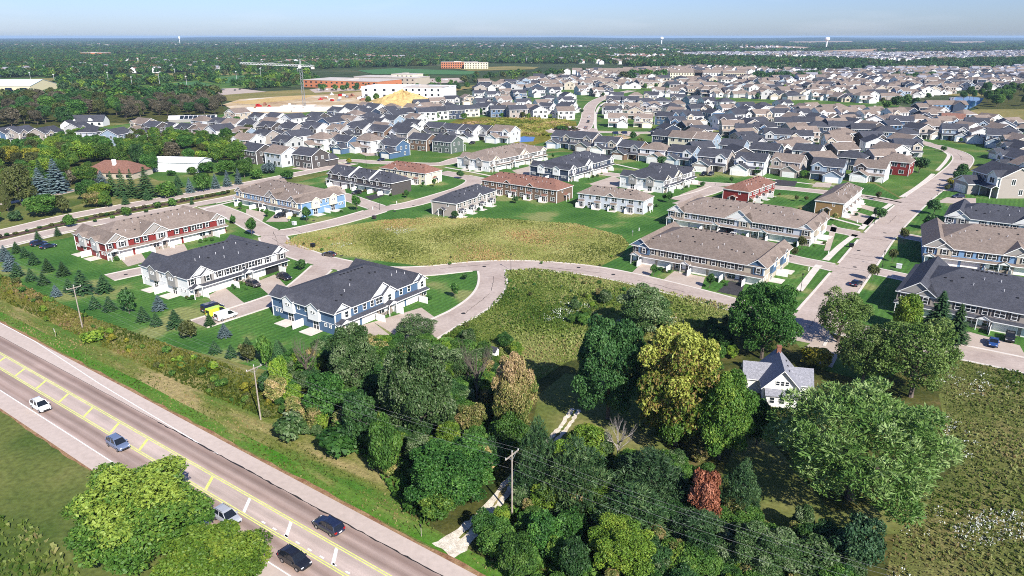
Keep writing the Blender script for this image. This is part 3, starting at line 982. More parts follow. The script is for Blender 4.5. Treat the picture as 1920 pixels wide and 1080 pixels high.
# boulevard with planted median
bl1 = road([(-120, 463), (0, 437), (140, 404), (300, 375), (438, 350), (560, 326), (660, 306)], 7.6, ZR)
bl2 = road([(-120, 487), (0, 458), (130, 428), (260, 403), (360, 385), (430, 372), (520, 352)], 7.0, ZR + 0.004)
mb = MB()
med = smooth(GP([(-120, 474), (0, 447), (140, 416), (270, 391), (370, 373), (425, 363)]), 6)
ribbon_mb(mb, med, 3.2, 0.13)
structure(put('median', mb.mesh('median', ['mulch'])))
road([(0, 384), (60, 372), (120, 362), (160, 350)], 4.0, 0.04, mat='driveway', kerb=False)
kerbs()


def path(pxs, w, z=0.05):
    mb = MB()
    ribbon_mb(mb, smooth(GP(pxs), 5), w, z)
    structure(put('pavement', mb.mesh('pavement', ['concrete'])))


path([(1498, 545), (1528, 506), (1536, 497)], 1.9)
path([(1548, 488), (1575, 462), (1604, 440)], 1.9)
path([(1614, 430), (1640, 404), (1676, 379)], 1.9)
path([(1690, 370), (1718, 352), (1740, 335), (1750, 326)], 1.9)
path([(1757, 320), (1772, 304), (1779, 291), (1770, 284)], 1.8)
path([(1556, 408), (1590, 417), (1616, 424)], 1.5)
path([(1622, 368), (1660, 374), (1690, 380)], 1.5, 0.054)
path([(1370, 322), (1440, 335), (1540, 347), (1610, 352)], 1.6)
path([(1155, 308), (1200, 318), (1260, 328)], 1.6)
path([(835, 314), (880, 322), (930, 332)], 1.6)
path([(840, 303), (900, 294), (960, 285)], 1.6)
path([(0, 467), (110, 440), (140, 434)], 1.6)
path([(380, 392), (440, 377), (510, 362)], 1.6)
path([(1118, 247), (1116, 232), (1118, 212), (1128, 196), (1150, 186)], 2.2)

# drain covers let into the streets
for i, (px_, py_) in enumerate([(908, 500), (1085, 502), (1150, 515), (869, 588), (640, 480), (1659, 437), (1603, 501), (1672, 505), (1700, 425), (1722, 404), (1748, 372), (588, 414), (775, 386), (1610, 470), (740, 397), (236, 515), (520, 466)]):
    x, y = G(px_, py_)
    mb = MB()
    mb.poly([(x + 0.55 * math.cos(6.283 * k / 12), y + 0.55 * math.sin(6.283 * k / 12), 0.075) for k in range(12)])
    structure(put('manhole_cover', mb.mesh('manhole_cover', ['tar'])))

# sealed cracks wandering along and across the streets
rc = random.Random(19)
for i in range(34):
    pts_, w_, kb_ = ROADS[rc.choice((0, 0, 0, 1, 1, 1, 1, 2, 2, 10, 11))]
    k = rc.randrange(2, len(pts_) - 2)
    p = pts_[k].lerp(pts_[k + 1], rc.random())
    d = (pts_[k + 1] - pts_[k]).normalized()
    n_ = Vector((-d.y, d.x))
    cross = rc.random() < 0.65
    L_ = w_ * 0.94 if cross else rc.uniform(8, 22)
    a_ = p - (n_ * L_ / 2 if cross else d * L_ / 2 + n_ * rc.uniform(-1.5, 1.5))
    ax_, ay_ = (n_, d) if cross else (d, n_)
    line = [a_ + ax_ * L_ * j / 12 + ay_ * rc.uniform(-0.22, 0.22) for j in range(13)]
    mb = MB()
    ribbon_mb(mb, line, [rc.uniform(0.04, 0.13) for _ in line], 0.072 + i * 0.0001)
    structure(put('crack_seal', mb.mesh('crack_seal', ['tar'])))

# driveways
DRV = [
    [(388, 556), (420, 538), (460, 570), (420, 590)], [(478, 530), (515, 515), (545, 545), (508, 556)],
    [(222, 482), (262, 470), (275, 490), (240, 500)], [(285, 470), (345, 457), (360, 485), (300, 494)],
    [(700, 604), (790, 577), (826, 603), (760, 640)], [(672, 612), (700, 604), (745, 640), (720, 655)],
    [(1203, 494), (1232, 499), (1215, 520), (1183, 513)], [(1265, 508), (1322, 520), (1314, 543), (1241, 527)],
    [(423, 393), (450, 398), (440, 410), (424, 402)], [(462, 392), (500, 399), (490, 418), (460, 410)], [(515, 402), (545, 404), (540, 416), (498, 416)],
    [(612, 345), (645, 350), (650, 366), (618, 362)], [(960, 320), (1020, 305), (1040, 318), (985, 335)], [(1045, 310), (1080, 300), (1100, 310), (1060, 324)],
    [(1105, 345), (1150, 330), (1180, 345), (1130, 358)], [(1275, 365), (1330, 345), (1350, 355), (1300, 375)],
    [(1545, 470), (1560, 420), (1570, 425), (1556, 470)], [(1596, 394), (1640, 408), (1632, 424), (1580, 408)], [(1612, 382), (1655, 393), (1648, 400), (1606, 388)],
    [(1762, 486), (1830, 497), (1850, 520), (1760, 515)], [(1800, 618), (1912, 648), (1925, 672), (1802, 655)], [(1290, 392), (1345, 402), (1340, 432), (1285, 425)],
    [(1380, 410), (1440, 420), (1430, 448), (1370, 440)], [(1775, 370), (1830, 372), (1830, 384), (1755, 380)], [(1780, 352), (1825, 354), (1822, 360), (1768, 358)]]
for d in DRV:
    px_sheet('driveway', d, 0.05, 'driveway')
px_sheet('driveway', [(1369, 527), (1396, 533), (1388, 556), (1345, 547)], 0.054, 'asphalt_new')
px_sheet('driveway', [(684, 369), (712, 362), (722, 366), (696, 376)], 0.054, 'asphalt_new')
px_sheet('driveway', [(1455, 337), (1495, 340), (1490, 350), (1448, 347)], 0.054, 'asphalt_new')
px_sheet('driveway', [(1530, 342), (1560, 344), (1556, 352), (1522, 350)], 0.056, 'driveway')
px_sheet('driveway', [(1158, 250), (1180, 246), (1200, 252), (1190, 258)], 0.056, 'driveway')
px_sheet('court', [(1505, 655), (1550, 620), (1580, 650), (1560, 690), (1505, 672)], 0.05, 'driveway')

# water
px_sheet('pond_water', [(968, 259), (985, 255), (1003, 257), (1000, 265), (975, 267)], 0.06, 'water')
px_sheet('pond_water', [(1780, 183), (1810, 180), (1845, 184), (1838, 194), (1818, 204), (1800, 198), (1782, 190)], 0.06, 'water')
px_sheet('wetland', [(835, 235), (860, 222), (960, 218), (1040, 222), (1080, 228), (1082, 238), (1030, 245), (1040, 262), (1000, 272), (965, 270), (940, 250), (880, 250), (850, 244)], 0.04, 'wetland')
px_sheet('wetland', [(1290, 186), (1480, 196), (1640, 206), (1700, 214), (1720, 222), (1600, 222), (1480, 206), (1380, 198), (1290, 195)], 0.04, 'field_gold')
px_sheet('wetland', [(1830, 205), (1920, 205), (2100, 220), (2100, 245), (1920, 238), (1870, 225), (1760, 222), (1740, 214), (1810, 210)], 0.04, 'field_gold')
px_sheet('wetland', [(1760, 178), (1860, 172), (1870, 180), (1800, 180)], 0.04, 'field_gold')
px_sheet('field', [(-100, 178), (90, 176), (240, 170), (400, 168), (560, 160), (600, 150), (560, 140), (420, 136), (200, 142), (-100, 150)], 0.034, 'lawn_far')
# building site, prairie, playing fields, far fields
px_sheet('dirt', [(418, 196), (450, 186), (540, 180), (640, 176), (700, 170), (800, 178), (830, 192), (760, 208), (690, 205), (640, 203), (560, 212), (470, 214), (440, 208)], 0.06, 'dirt')
px_sheet('dirt', [(430, 192), (520, 182), (600, 178), (560, 186), (470, 196)], 0.09, 'dirt_gold')
px_sheet('prairie', [(380, 185), (440, 175), (560, 168), (700, 168), (700, 172), (560, 180), (440, 190)], 0.05, 'field_gold')
px_sheet('car_park', [(580, 168), (640, 160), (800, 162), (800, 168), (660, 170), (590, 174)], 0.08, 'driveway')
px_sheet('car_park', [(350, 170), (440, 165), (500, 172), (420, 178)], 0.08, 'driveway')
px_sheet('car_park', [(780, 148), (860, 146), (870, 154), (790, 158)], 0.08, 'driveway')
px_sheet('playing_field', [(400, 146), (480, 140), (500, 150), (420, 156)], 0.1, 'sport_green')
px_sheet('playing_field', [(300, 158), (370, 152), (400, 162), (330, 166)], 0.1, 'sport_green')
px_sheet('playing_field', [(670, 132), (740, 128), (900, 134), (880, 140), (700, 139)], 0.1, 'sport_green')
px_sheet('field', [(0, 150), (300, 138), (500, 135), (500, 139), (300, 143), (90, 152)], 0.08, 'field_gold')
px_sheet('field', [(140, 104), (250, 100), (350, 99), (350, 103), (240, 106), (150, 107)], 0.12, 'field_tan')
px_sheet('field', [(850, 128), (960, 124), (1010, 126), (1000, 130), (880, 133)], 0.1, 'field_gold')
for q in ([(1370, 90), (1460, 86), (1560, 90), (1500, 94), (1400, 94)], [(1470, 78), (1600, 77), (1600, 81), (1490, 82)], [(1670, 77), (1760, 76.5), (1740, 79), (1690, 80)], [(1760, 78), (1850, 77.5), (1845, 82), (1790, 83)],
          [(1530, 96), (1680, 90), (1700, 94), (1560, 100)], [(1000, 90), (1100, 88), (1110, 90), (1010, 92)]):
    px_sheet('field', q, 0.5, 'field_tan')
px_sheet('verge', [(820, 168), (900, 158), (1000, 150), (1180, 142), (1180, 145), (1000, 153), (900, 163), (830, 174)], 0.05, 'field_gold')

# ------------------------------------------------------------------ houses: shared pieces
def window_meshes(w, h, sashes=1):
    mb = MB()
    t, p = 0.11, 0.07
    mb.box(-w / 2 - t, w / 2 + t, -p, 0.0, h / 2, h / 2 + t)
    mb.box(-w / 2 - t, w / 2 + t, -p - 0.03, 0.0, -h / 2 - t, -h / 2)
    mb.box(-w / 2 - t, -w / 2, -p, 0.0, -h / 2, h / 2)
    mb.box(w / 2, w / 2 + t, -p, 0.0, -h / 2, h / 2)
    for s in range(sashes):
        x0 = -w / 2 + w * s / sashes
        x1 = -w / 2 + w * (s + 1) / sashes
        if s:
            mb.box(x0 - 0.05, x0 + 0.05, -p, 0.0, -h / 2, h / 2)
        mb.box(x0 + (0.05 if s else 0), x1 - (0.05 if s < sashes - 1 else 0), -p * 0.8, 0.0, -0.035, 0.035)
    pm = MB()
    pm.poly([(-w / 2, -0.02, -h / 2), (w / 2, -0.02, -h / 2), (w / 2, -0.02, h / 2), (-w / 2, -0.02, h / 2)])
    return mb.mesh('window', ['trim_white']), pm.mesh('pane', ['glass'])


WIN = {'s': window_meshes(0.95, 1.35), 'd': window_meshes(1.9, 1.35, 2), 'm': window_meshes(0.6, 0.6), 'p': window_meshes(1.75, 2.0, 2), 't': window_meshes(2.7, 1.35, 3), 'a': window_meshes(0.7, 0.95)}
_b = MB()
_b.box(-0.19, 0.19, -0.05, 0.0, -0.72, 0.72)
SHUT = _b.mesh('shutter', ['shutter'])
_b = MB()
for k in range(4):
    _b.box(-2.4, 2.4, -0.06 if k % 2 else -0.075, 0.0, 0.02 + 0.53 * k, 0.53 * (k + 1))
GDOOR = _b.mesh('garage_door', ['garage_white'])
_b = MB()
_b.box(-2.4, 2.4, -0.02, 0.0, 0.02, 2.1)
GOPEN = _b.mesh('garage_shade_panel', ['vent_and_shade_dark'])
_b = MB()
_b.box(-0.5, 0.5, -0.05, 0.0, 0.02, 2.1)
EDOOR = _b.mesh('door', ['trim_white'])
EDOORD = _b.mesh('door', ['door_dark'])
_b = MB()
_b.bar((0, 0, -0.1), (0, 0, 0.5), 0.07, 0, 6)
_b.bar((0, 0, 0.5), (0, 0, 0.6), 0.11, 0, 6)
PIPE = _b.mesh('vent_pipe', ['vent_metal'])
_b = MB()
_b.box(-0.22, 0.22, -0.22, 0.22, -0.1, 0.22)
BOXV = _b.mesh('roof_vent', ['vent_and_shade_dark'])


def add_window(parent, kind, x, y, z, rot=0.0, shut=False):
    f, p = WIN[kind]
    w = put('window', f, parent, (x, y, z), rot)
    put('pane', p, w)
    if shut:
        half = {'s': 0.95, 'd': 1.9, 'm': 0.6, 'p': 1.75, 't': 2.7, 'a': 0.7}[kind] / 2 + 0.33
        c, s = math.cos(rot), math.sin(rot)
        for d in (-half, half):
            put('shutter', SHUT, parent, (x + d * c, y + d * s, z), rot)
    return w


EZ = 5.2
BUILT = []          # (poly, ...) footprints, used to keep plants off the buildings


def townhouse(label, C, F, S, wall, accent, roof, gables=(), style='garage', pitch=0.36, end='vis', group=None, L=None, shut=True, gface=None, hips=(True, True), parapet=(),
              opens=(), name='townhouse', endgables=True, porch_end=False, fence_end=True, seed=1, endwall=None):
    c, f, s = (Vector(G(*p, EZ)) for p in (C, F, S))
    yd = None
    xd = (f - c).normalized()
    base = (s - c).normalized()
    xl = Vector((base.y, -base.x))
    left = (f - c).dot(xl) > 0
    # trust the long edge for the bearing
    X = xd if left else -xd
    Y = Vector((-X.y, X.x))
    W = abs((s - c).dot(Y)) - 0.8
    LL = (f - c).length - 0.8 if L is None else L
    org = c + X * (0.4 if left else -0.4) + Y * 0.4
    ctr = org + X * (LL / 2 if left else -LL / 2) + Y * (W / 2)
    rot = math.atan2(X.y, X.x)
    T = thing(name, label, 'townhouse' if name == 'townhouse' else 'house', (ctr.x, ctr.y, 0), rot, group)
    BUILT.append((ctr, X, Y, LL / 2, W / 2))
    rr = random.Random(seed)
    h, w = LL / 2, W / 2
    wm, am, rm = 'siding_' + wall, 'siding_' + accent, 'roof_' + roof
    gm = 'siding_' + (gface or accent)
    mb = MB()
    mb.box(-h, h, -w, w, 0, EZ)
    put('wall', mb.mesh('wall', [wm]), T)
    mb = MB()
    if parapet:
        mb.hip_roof(-h, h, -w, w, EZ, pitch * w, mi=0, fi=1, hl=False, hr=True)
    else:
        mb.hip_roof(-h, h, -w, w, EZ, pitch * w, mi=0, fi=1, hl=hips[0], hr=hips[1])
    R = put('roof', mb.mesh('roof', [rm, 'trim_white']), T)
    for t in parapet:
        mb = MB()
        x = -h + LL * t
        k = pitch
        zt = EZ + pitch * w + 0.6
        for sg in (-1, 1):
            pts = [(x - 0.22, sg * (w + 0.5), EZ - 0.6), (x - 0.22, sg * (w + 0.5), EZ + 0.55), (x - 0.22, 0, zt + 0.15), (x - 0.22, 0, EZ)]
            p2 = [(a + 0.44, b_, c_) for a, b_, c_ in pts]
            mb.poly(pts if sg > 0 else pts[::-1])
            mb.poly(p2[::-1] if sg > 0 else p2)
            for i in range(3):
                mb.poly([pts[i], p2[i], p2[i + 1], pts[i + 1]])
        put('fire_wall', mb.mesh('fire_wall', ['trim_white']), T)
    # cross gables on the front, and on the ends
    for g in gables:
        t, gw = g[0], g[1]
        x = -h + LL * t
        for j, (dx, ww_, off) in enumerate(((0, gw, 0.0),) + (((gw * 0.22, gw * 0.56, 0.35),) if len(g) > 2 else ())):
            rise = ww_ / 2 * 0.72
            back = -w + rise / pitch + 0.5
            if j == 0 and (t < 0.2 or t > 0.8) and gw > 4 and style == 'garage' and not parapet:
                back = w + 0.1
                mb = MB()
                mb.poly([(x + gw / 2, w + 0.05, EZ), (x - gw / 2, w + 0.05, EZ), (x, w + 0.05, EZ + rise)])
                put('gable', mb.mesh('gable', [gm]), T)
            mb = MB()
            x0, x1 = x + dx - ww_ / 2, x + dx + ww_ / 2
            mb.poly([(x0, -w - 0.06 - off, EZ + 0.0), (x1, -w - 0.06 - off, EZ), (x + dx, -w - 0.06 - off, EZ + rise)])
            mb.box(x0, x1, -w - 0.05 - off, -w + 0.1, EZ - 0.25, EZ - 0.002)
            put('gable', mb.mesh('gable', [gm]), T)
            mb = MB()
            mb.gable_roof(x0, x1, -w - off - 0.1, back, EZ, rise, axis='y', o=0.35, mi=0, fi=1)
            put('gable_roof', mb.mesh('gable_roof', [rm, 'trim_white']), T)
    sides = (-1,) if left else (1,)
    if style == 'garage':
        n = max(2, int(round(LL / 8.2)))
        uw = LL / n
        mb = MB()
        yo = -w - 1.25
        a = [(-h - 0.3, -w + 0.0, 3.05), (h + 0.3, -w + 0.0, 3.05), (h + 0.3, yo, 2.62), (-h - 0.3, yo, 2.62)]
        mb.poly([a[3], a[2], a[1], a[0]])
        mb.poly([(p[0], p[1], p[2] - 0.2) for p in a], 1)
        mb.poly([(a[3][0], yo, 2.42), (a[2][0], yo, 2.42), a[2], a[3]], 1)
        mb.poly([(-h - 0.3, -w, 2.85), (-h - 0.3, yo, 2.42), (-h - 0.3, yo, 2.62), (-h - 0.3, -w, 3.05)], 1)
        mb.poly([(h + 0.3, yo, 2.42), (h + 0.3, -w, 2.85), (h + 0.3, -w, 3.05), (h + 0.3, yo, 2.62)], 1)
        put('pent_roof', mb.mesh('pent_roof', [rm, 'trim_white']), T)
        gx = [(-h + LL * g[0], g[1]) for g in gables]
        for g in gx:                        # siding of another colour under each gable
            mb = MB()
            aw = min(g[1] * 0.56, 3.6)
            ax = g[0] + g[1] * 0.22 if g[1] > 4 else g[0]
            ax = max(-h + aw / 2 + 0.1, min(h - aw / 2 - 0.1, ax))
            mb.box(ax - aw / 2, ax + aw / 2, -w - 0.34, -w - 0.002, 3.06, EZ - 0.26)
            put('siding_panel', mb.mesh('siding_panel', [am]), T)
            add_window(T, 's', ax, -w - 0.345, 4.15, 0, shut)
        taken = [(max(-h + 2, min(h - 2, g[0] + (g[1] * 0.22 if g[1] > 4 else 0))), 2.3) for g in gx]
        for i in range(n):
            ux = -h + uw * i
            flip = i % 2
            for fx, kd in (((0.16, 's'), (0.5, 'd'), (0.82, 's')) if not flip else ((0.2, 's'), (0.52, 's'), (0.82, 'd'))):
                x = ux + uw * fx
                if all(abs(x - a_) > b_ + (0.5 if kd == 'd' else 0) for a_, b_ in taken):
                    add_window(T, kd, x, -w - 0.002, 4.15, 0, shut)
            g0 = ux + (uw - 2.75 if flip == 0 else 2.75)
            e0 = ux + (1.5 if flip == 0 else uw - 1.5)
            put('garage_door', GOPEN if i in opens else GDOOR, T, (g0, -w - 0.002, 0))  # open units get a near-black panel that paints the unlit garage inside
            put('door', EDOOR, T, (e0 - 0.75, -w - 0.002, 0))
            add_window(T, 'd', e0 + 0.75, -w - 0.002, 1.5)
            mb = MB()
            px_ = g0 + (-2.62 if flip == 0 else 2.62)
            mb.box(px_ - 0.2, px_ + 0.2, -w - 0.5, -w - 0.003, 0.0, 2.4)
            put('pier', mb.mesh('pier', ['stone']), T)
            mb = MB()
            mb.box(e0 - 1.4, e0 + 1.4, -w - 0.12, -w - 0.003, 0, 0.85)
            put('stone_base', mb.mesh('stone_base', ['stone']), T)
            mb = MB()
            fx_ = e0 + (1.55 if flip == 0 else -1.55)
            mb.box(fx_ - 0.05, fx_ + 0.05, -w - 3.4, -w - 0.55, 0.0, 1.7)
            put('privacy_fence', mb.mesh('privacy_fence', ['trim_white']), T)
            if i % 2 == 0 and i + 1 < n:
                mb = MB()
                pxg = ux + 1.5
                mb.gable_roof(pxg - 1.3, pxg + 1.3, -w - 1.75, -w - 0.5, 2.75, 0.7, axis='y', o=0.2, t=0.14, mi=0, fi=1)
                mb.poly([(pxg - 1.3, -w - 1.76, 2.72), (pxg + 1.3, -w - 1.76, 2.72), (pxg, -w - 1.76, 3.42)], 1)
                put('porch_roof', mb.mesh('porch_roof', [rm, 'trim_white']), T)
                for d in (-1.2, 1.2):
                    mb = MB()
                    mb.bar((pxg + d, -w - 1.6, 0), (pxg + d, -w - 1.6, 2.72), 0.11)
                    put('porch_post', mb.mesh('porch_post', ['trim_white']), T)
        if end == 'vis':
            for sg in sides:
                for t in (-0.2, 0.2):
                    y = t * W
                    mb = MB()
                    mb.gable_box(min(sg * h, sg * (h + 0.7)), max(sg * h, sg * (h + 0.7)), y - 1.75, y + 1.75, 2.35, EZ + 0.1, 1.05, 'x')
                    mb.poly([(sg * h, y - 1.75, 2.35), (sg * h, y + 1.75, 2.35), (sg * (h + 0.7), y + 1.75, 2.35), (sg * (h + 0.7), y - 1.75, 2.35)][::sg])
                    put('bay', mb.mesh('bay', [am]), T)
                    mb = MB()
                    mb.gable_roof(min(sg * (h - 3.2), sg * (h + 0.7)), max(sg * (h - 3.2), sg * (h + 0.7)), y - 1.75, y + 1.75, EZ + 0.1, 1.05, 'x', o=0.3, mi=0, fi=1)
                    put('bay_roof', mb.mesh('bay_roof', [rm, 'trim_white']), T)
                    rz = math.radians(90) * sg
                    for dy in (-0.35, 0.35):
                        add_window(T, 'm', sg * (h + 0.702), y + dy * 1.2, 4.3, rz)
                    add_window(T, 'p', sg * (h + 0.002), y, 1.1, rz)
                    mb = MB()
                    mb.box(min(sg * (h + 0.05), sg * (h + 3.4)), max(sg * (h + 0.05), sg * (h + 3.4)), y - 2.0, y + 2.0, 0, 0.12)
                    put('patio', mb.mesh('patio', ['concrete']), T)
                rz = math.radians(90) * sg
                for y, z, kd in ((-0.42, 1.8, 'm'), (-0.35, 1.8, 'm'), (0.36, 1.8, 'm'), (0.43, 1.8, 'm'), (-0.06, 4.15, 'a'), (0.06, 4.15, 'a')):
                    add_window(T, kd, sg * (h + 0.002), y * W, z, rz)
                if fence_end:
                    mb = MB()
                    mb.box(min(sg * (h + 0.1), sg * (h + 3.2)), max(sg * (h + 0.1), sg * (h + 3.2)), -0.06, 0.06, 0.0, 1.8)
                    put('privacy_fence', mb.mesh('privacy_fence', ['trim_white']), T)
                # white corner boards
                mb = MB()
                for y in (-w, w):
                    mb.box(sg * h - 0.12, sg * h + 0.12, y - 0.1, y + 0.1, 0, EZ - 0.25)
                mb.box(min(sg * h, sg * (h + 0.05)), max(sg * h, sg * (h + 0.05)), -w + 0.1, w - 0.1, 2.42, 2.55)
                put('corner_trim', mb.mesh('corner_trim', ['trim_white']), T)
    else:                                   # garden side: patio doors, small porch roofs
        n = max(2, int(round(LL / 7.0)))
        uw = LL / n
        for i in range(n):
            ux = -h + uw * (i + 0.5)
            add_window(T, 'd', ux - 1.6, -w - 0.002, 4.15)
            add_window(T, 's', ux + 1.8, -w - 0.002, 4.15)
            add_window(T, 'd', ux + 1.9, -w - 0.002, 1.5)
            add_window(T, 'p', ux - 1.5, -w - 0.002, 1.1)
            mb = MB()
            mb.gable_roof(ux - 2.7, ux - 0.4, -w - 1.3, -w - 0.02, 2.45, 0.5, 'x', o=0.15, t=0.12, mi=0, fi=1)
            put('porch_roof', mb.mesh('porch_roof', [rm, 'trim_white']), T)
            for d in (-2.6, -0.5):
                mb = MB()
                mb.bar((ux + d, -w - 1.2, 0), (ux + d, -w - 1.2, 2.4), 0.09)
                put('porch_post', mb.mesh('porch_post', ['trim_white']), T)
            mb = MB()
            mb.box(ux - 3.0, ux - 0.2, -w - 2.6, -w - 0.02, 0, 0.12)
            put('patio', mb.mesh('patio', ['concrete']), T)
            mb = MB()
            mb.box(ux - 3.25, ux - 3.13, -w - 2.4, -w - 0.02, 0, 1.75)
            put('privacy_fence', mb.mesh('privacy_fence', ['trim_white']), T)
            if i:
                mb = MB()
                mb.box(-h + uw * i - 0.09, -h + uw * i + 0.09, -w - 0.05, -w - 0.002, 0, EZ - 0.25)
                put('corner_trim', mb.mesh('corner_trim', ['trim_white']), T)
        for sg in sides:
            rz = math.radians(90) * sg
            add_window(T, 'a', sg * (h + 0.002), -w * 0.3, 4.2, rz)
            add_window(T, 'a', sg * (h + 0.002), w * 0.5, 1.5, rz)
            put('door', EDOORD, T, (sg * (h + 0.002), 0.1 * w, 0), rz)
            mb = MB()
            mb.gable_roof(min(sg * h, sg * (h + 1.4)), max(sg * h, sg * (h + 1.4)), 0.1 * w - 1.3, 0.1 * w + 1.3, 2.5, 0.65, 'x', o=0.2, t=0.14, mi=0, fi=1)
            put('porch_roof', mb.mesh('porch_roof', [rm, 'trim_white']), T)
            for d in (-1.2, 1.2):
                mb = MB()
                mb.bar((sg * (h + 1.3), 0.1 * w + d, 0), (sg * (h + 1.3), 0.1 * w + d, 2.45), 0.1)
                put('porch_post', mb.mesh('porch_post', ['trim_white']), T)
            mb = MB()
            for y in (-w, w):
                mb.box(sg * h - 0.12, sg * h + 0.12, y - 0.1, y + 0.1, 0, EZ - 0.25)
            mb.box(min(sg * h, sg * (h + 0.06)), max(sg * h, sg * (h + 0.06)), -w + 0.1, w - 0.1, EZ - 0.5, EZ - 0.26)
            put('corner_trim', mb.mesh('corner_trim', ['trim_white']), T)
    if endwall:
        for sg in sides:
            mb = MB()
            mb.box(min(sg * (h + 0.003), sg * (h + 0.04)), max(sg * (h + 0.003), sg * (h + 0.04)), -w + 0.11, w - 0.11, 0.02, EZ - 0.52)
            put('siding_panel', mb.mesh('siding_panel', ['siding_' + endwall]), T)
    # pipes and vents on the front slope, ridge vents near the top
    nv = int(LL / 2.4)
    for i in range(nv):
        x = -h * 0.82 + 1.64 * h * (i + rr.uniform(0.2, 0.8)) / nv
        d = rr.uniform(0.35, 0.75) * w
        lim = h - abs(x)
        d = min(d, lim * 0.9)
        put('vent_pipe' if rr.random() < 0.7 else 'roof_vent', PIPE if rr.random() < 0.6 else BOXV, R, (x, -w + d, EZ + pitch * d + 0.2))
    for i in range(max(2, int(LL / 4))):
        x = (i + 0.5) / max(2, int(LL / 4)) * (LL - W) - (LL - W) / 2 if LL > W + 3 else (i - 1.5) * 1.2
        put('roof_vent', BOXV, R, (x, -0.6, EZ + pitch * w - 0.05))
    return T


GRP = 'two storey townhouse blocks around the loop street'
townhouse('red townhouse block with taupe siding bays, tan roof and white garages beside the planted boulevard', (195.6, 458), (424, 408), (130, 439), 'red', 'grey', 'tan', [(0.085, 6.2, 2), (0.385, 8.6, 2), (0.93, 5.2, 2)], gface='stonegrey', group=GRP, seed=1, shut=True)
townhouse('white townhouse block with grey bays and charcoal roof, vans parked beyond its near corner', (350, 525), (538, 470), (264, 496), 'white', 'stonegrey', 'dark', [(0.13, 6.6, 2), (0.93, 5.0, 2)], gface='white', group=GRP, seed=2, opens=(3,))
townhouse('blue and white townhouse block with charcoal roof, nearest to the highway by the curving street', (627, 590), (800.5, 521), (505.7, 552), 'blue', 'white', 'dark', [(0.07, 4.6), (0.5, 8.2, 2), (0.92, 4.8, 2)], gface='pale', group=GRP, seed=3, shut=False)
townhouse('light blue and cream townhouse block with tan roof, black car before its garages', (563.8, 382.2), (439.4, 357.9), (647.8, 362.8), 'sky', 'cream', 'tan', [(0.06, 5, 2), (0.56, 7.5, 2), (0.88, 5.6, 2)], gface='stonegrey', group=GRP, seed=4, shut=False)
townhouse('white townhouse block with tan roof standing behind the brown-roofed block', (917.9, 302.9), (1025.9, 280.7), (859.5, 294), 'white', 'stonegrey', 'tan', [(0.1, 5.4, 2), (0.58, 7.4, 2), (0.94, 5)], gface='cream', group=GRP, seed=5)
townhouse('navy and white townhouse block with charcoal roof and a row of front gables', (1066.7, 319.7), (1151.7, 296.7), (997.6, 309), 'navy', 'white', 'dark', [(0.08, 5, 2), (0.42, 7.6, 2), (0.95, 4.6)], gface='white', group=GRP, seed=6, shut=False)
townhouse('cream white townhouse block with grey bays under a wide charcoal roof', (1245.6, 339.7), (1305, 320.2), (1162.4, 328.2), 'white', 'stonegrey', 'dark', [(0.1, 5.2, 2), (0.42, 7.6, 2), (0.94, 4.8)], gface='cream', group=GRP, seed=7)
townhouse('long pale grey townhouse block with tan roof and white gable over its middle', (1523.3, 433), (1250.6, 394), (1555, 407), 'pale', 'tan', 'tan', [(0.06, 6, 2), (0.52, 9.0, 2), (0.965, 4.6)], gface='white', group=GRP, seed=8, opens=(2,))
townhouse('tan townhouse block with blue gabled ends and tan roof, fresh black driveway at one end', (1435.8, 503.7), (1183.9, 459.3), (1483.5, 463), 'tan', 'blue', 'tan', [(0.06, 6, 2), (0.95, 4.8)], gface='blue', group=GRP, seed=9)
townhouse('white townhouse block with charcoal roof at the right edge, behind the blue and tan block', (1770, 405), (1920, 423), (1775, 383), 'white', 'stonegrey', 'dark', [(0.1, 7, 2), (0.62, 7, 2)], gface='white', group=GRP, seed=10, L=36, end='none')
townhouse('blue and tan townhouse block with tan roof and shaded garages at the right edge', (1732.5, 461.7), (1920, 483), (1773, 426), 'sky', 'tan', 'tan', [(0.09, 7.4, 2), (0.62, 7, 2)], gface='stonegrey', group=GRP, seed=11, L=36, end='none')
townhouse('taupe townhouse block with charcoal roof and black shutters, blue car on its driveway', (1679, 545.3), (1919, 590), (1727, 497), 'taupe', 'taupe', 'dark', [(0.13, 8.0, 2), (0.93, 8.0, 2)], gface='stonegrey', group=GRP, seed=12, L=33, end='none')
G2 = 'narrow hip roofed townhouse rows'
townhouse('brown townhouse row with red-brown hip roof facing the mown lawn', (1044.5, 357.5), (901.6, 337.2), (1072.7, 347.3), 'brown', 'brown', 'brown', [(0.35, 3.4), (0.66, 3.4)], style='garden', pitch=0.5, group=G2, seed=13)
townhouse('pale beige townhouse row with charcoal hip roof beside the tall meadow', (856.3, 382.5), (932, 356.7), (807.8, 375.5), 'taupe', 'white', 'dark', [(0.55, 3)], style='garden', pitch=0.5, group=G2, seed=14)
townhouse('light grey townhouse row with tan hip roof at the edge of the mown lawn', (1208.4, 376.9), (1081.8, 361.8), (1234, 368), 'pale', 'stonegrey', 'tan', [(0.5, 3.4)], style='garden', pitch=0.5, group=G2, seed=15)
townhouse('pale yellow townhouse row with brown hip roof behind the charcoal block', (797.7, 325.9), (711.7, 314.4), (828.8, 318.4), 'cream', 'cream', 'brown', [(0.35, 3)], style='garden', pitch=0.5, group=G2, seed=16)
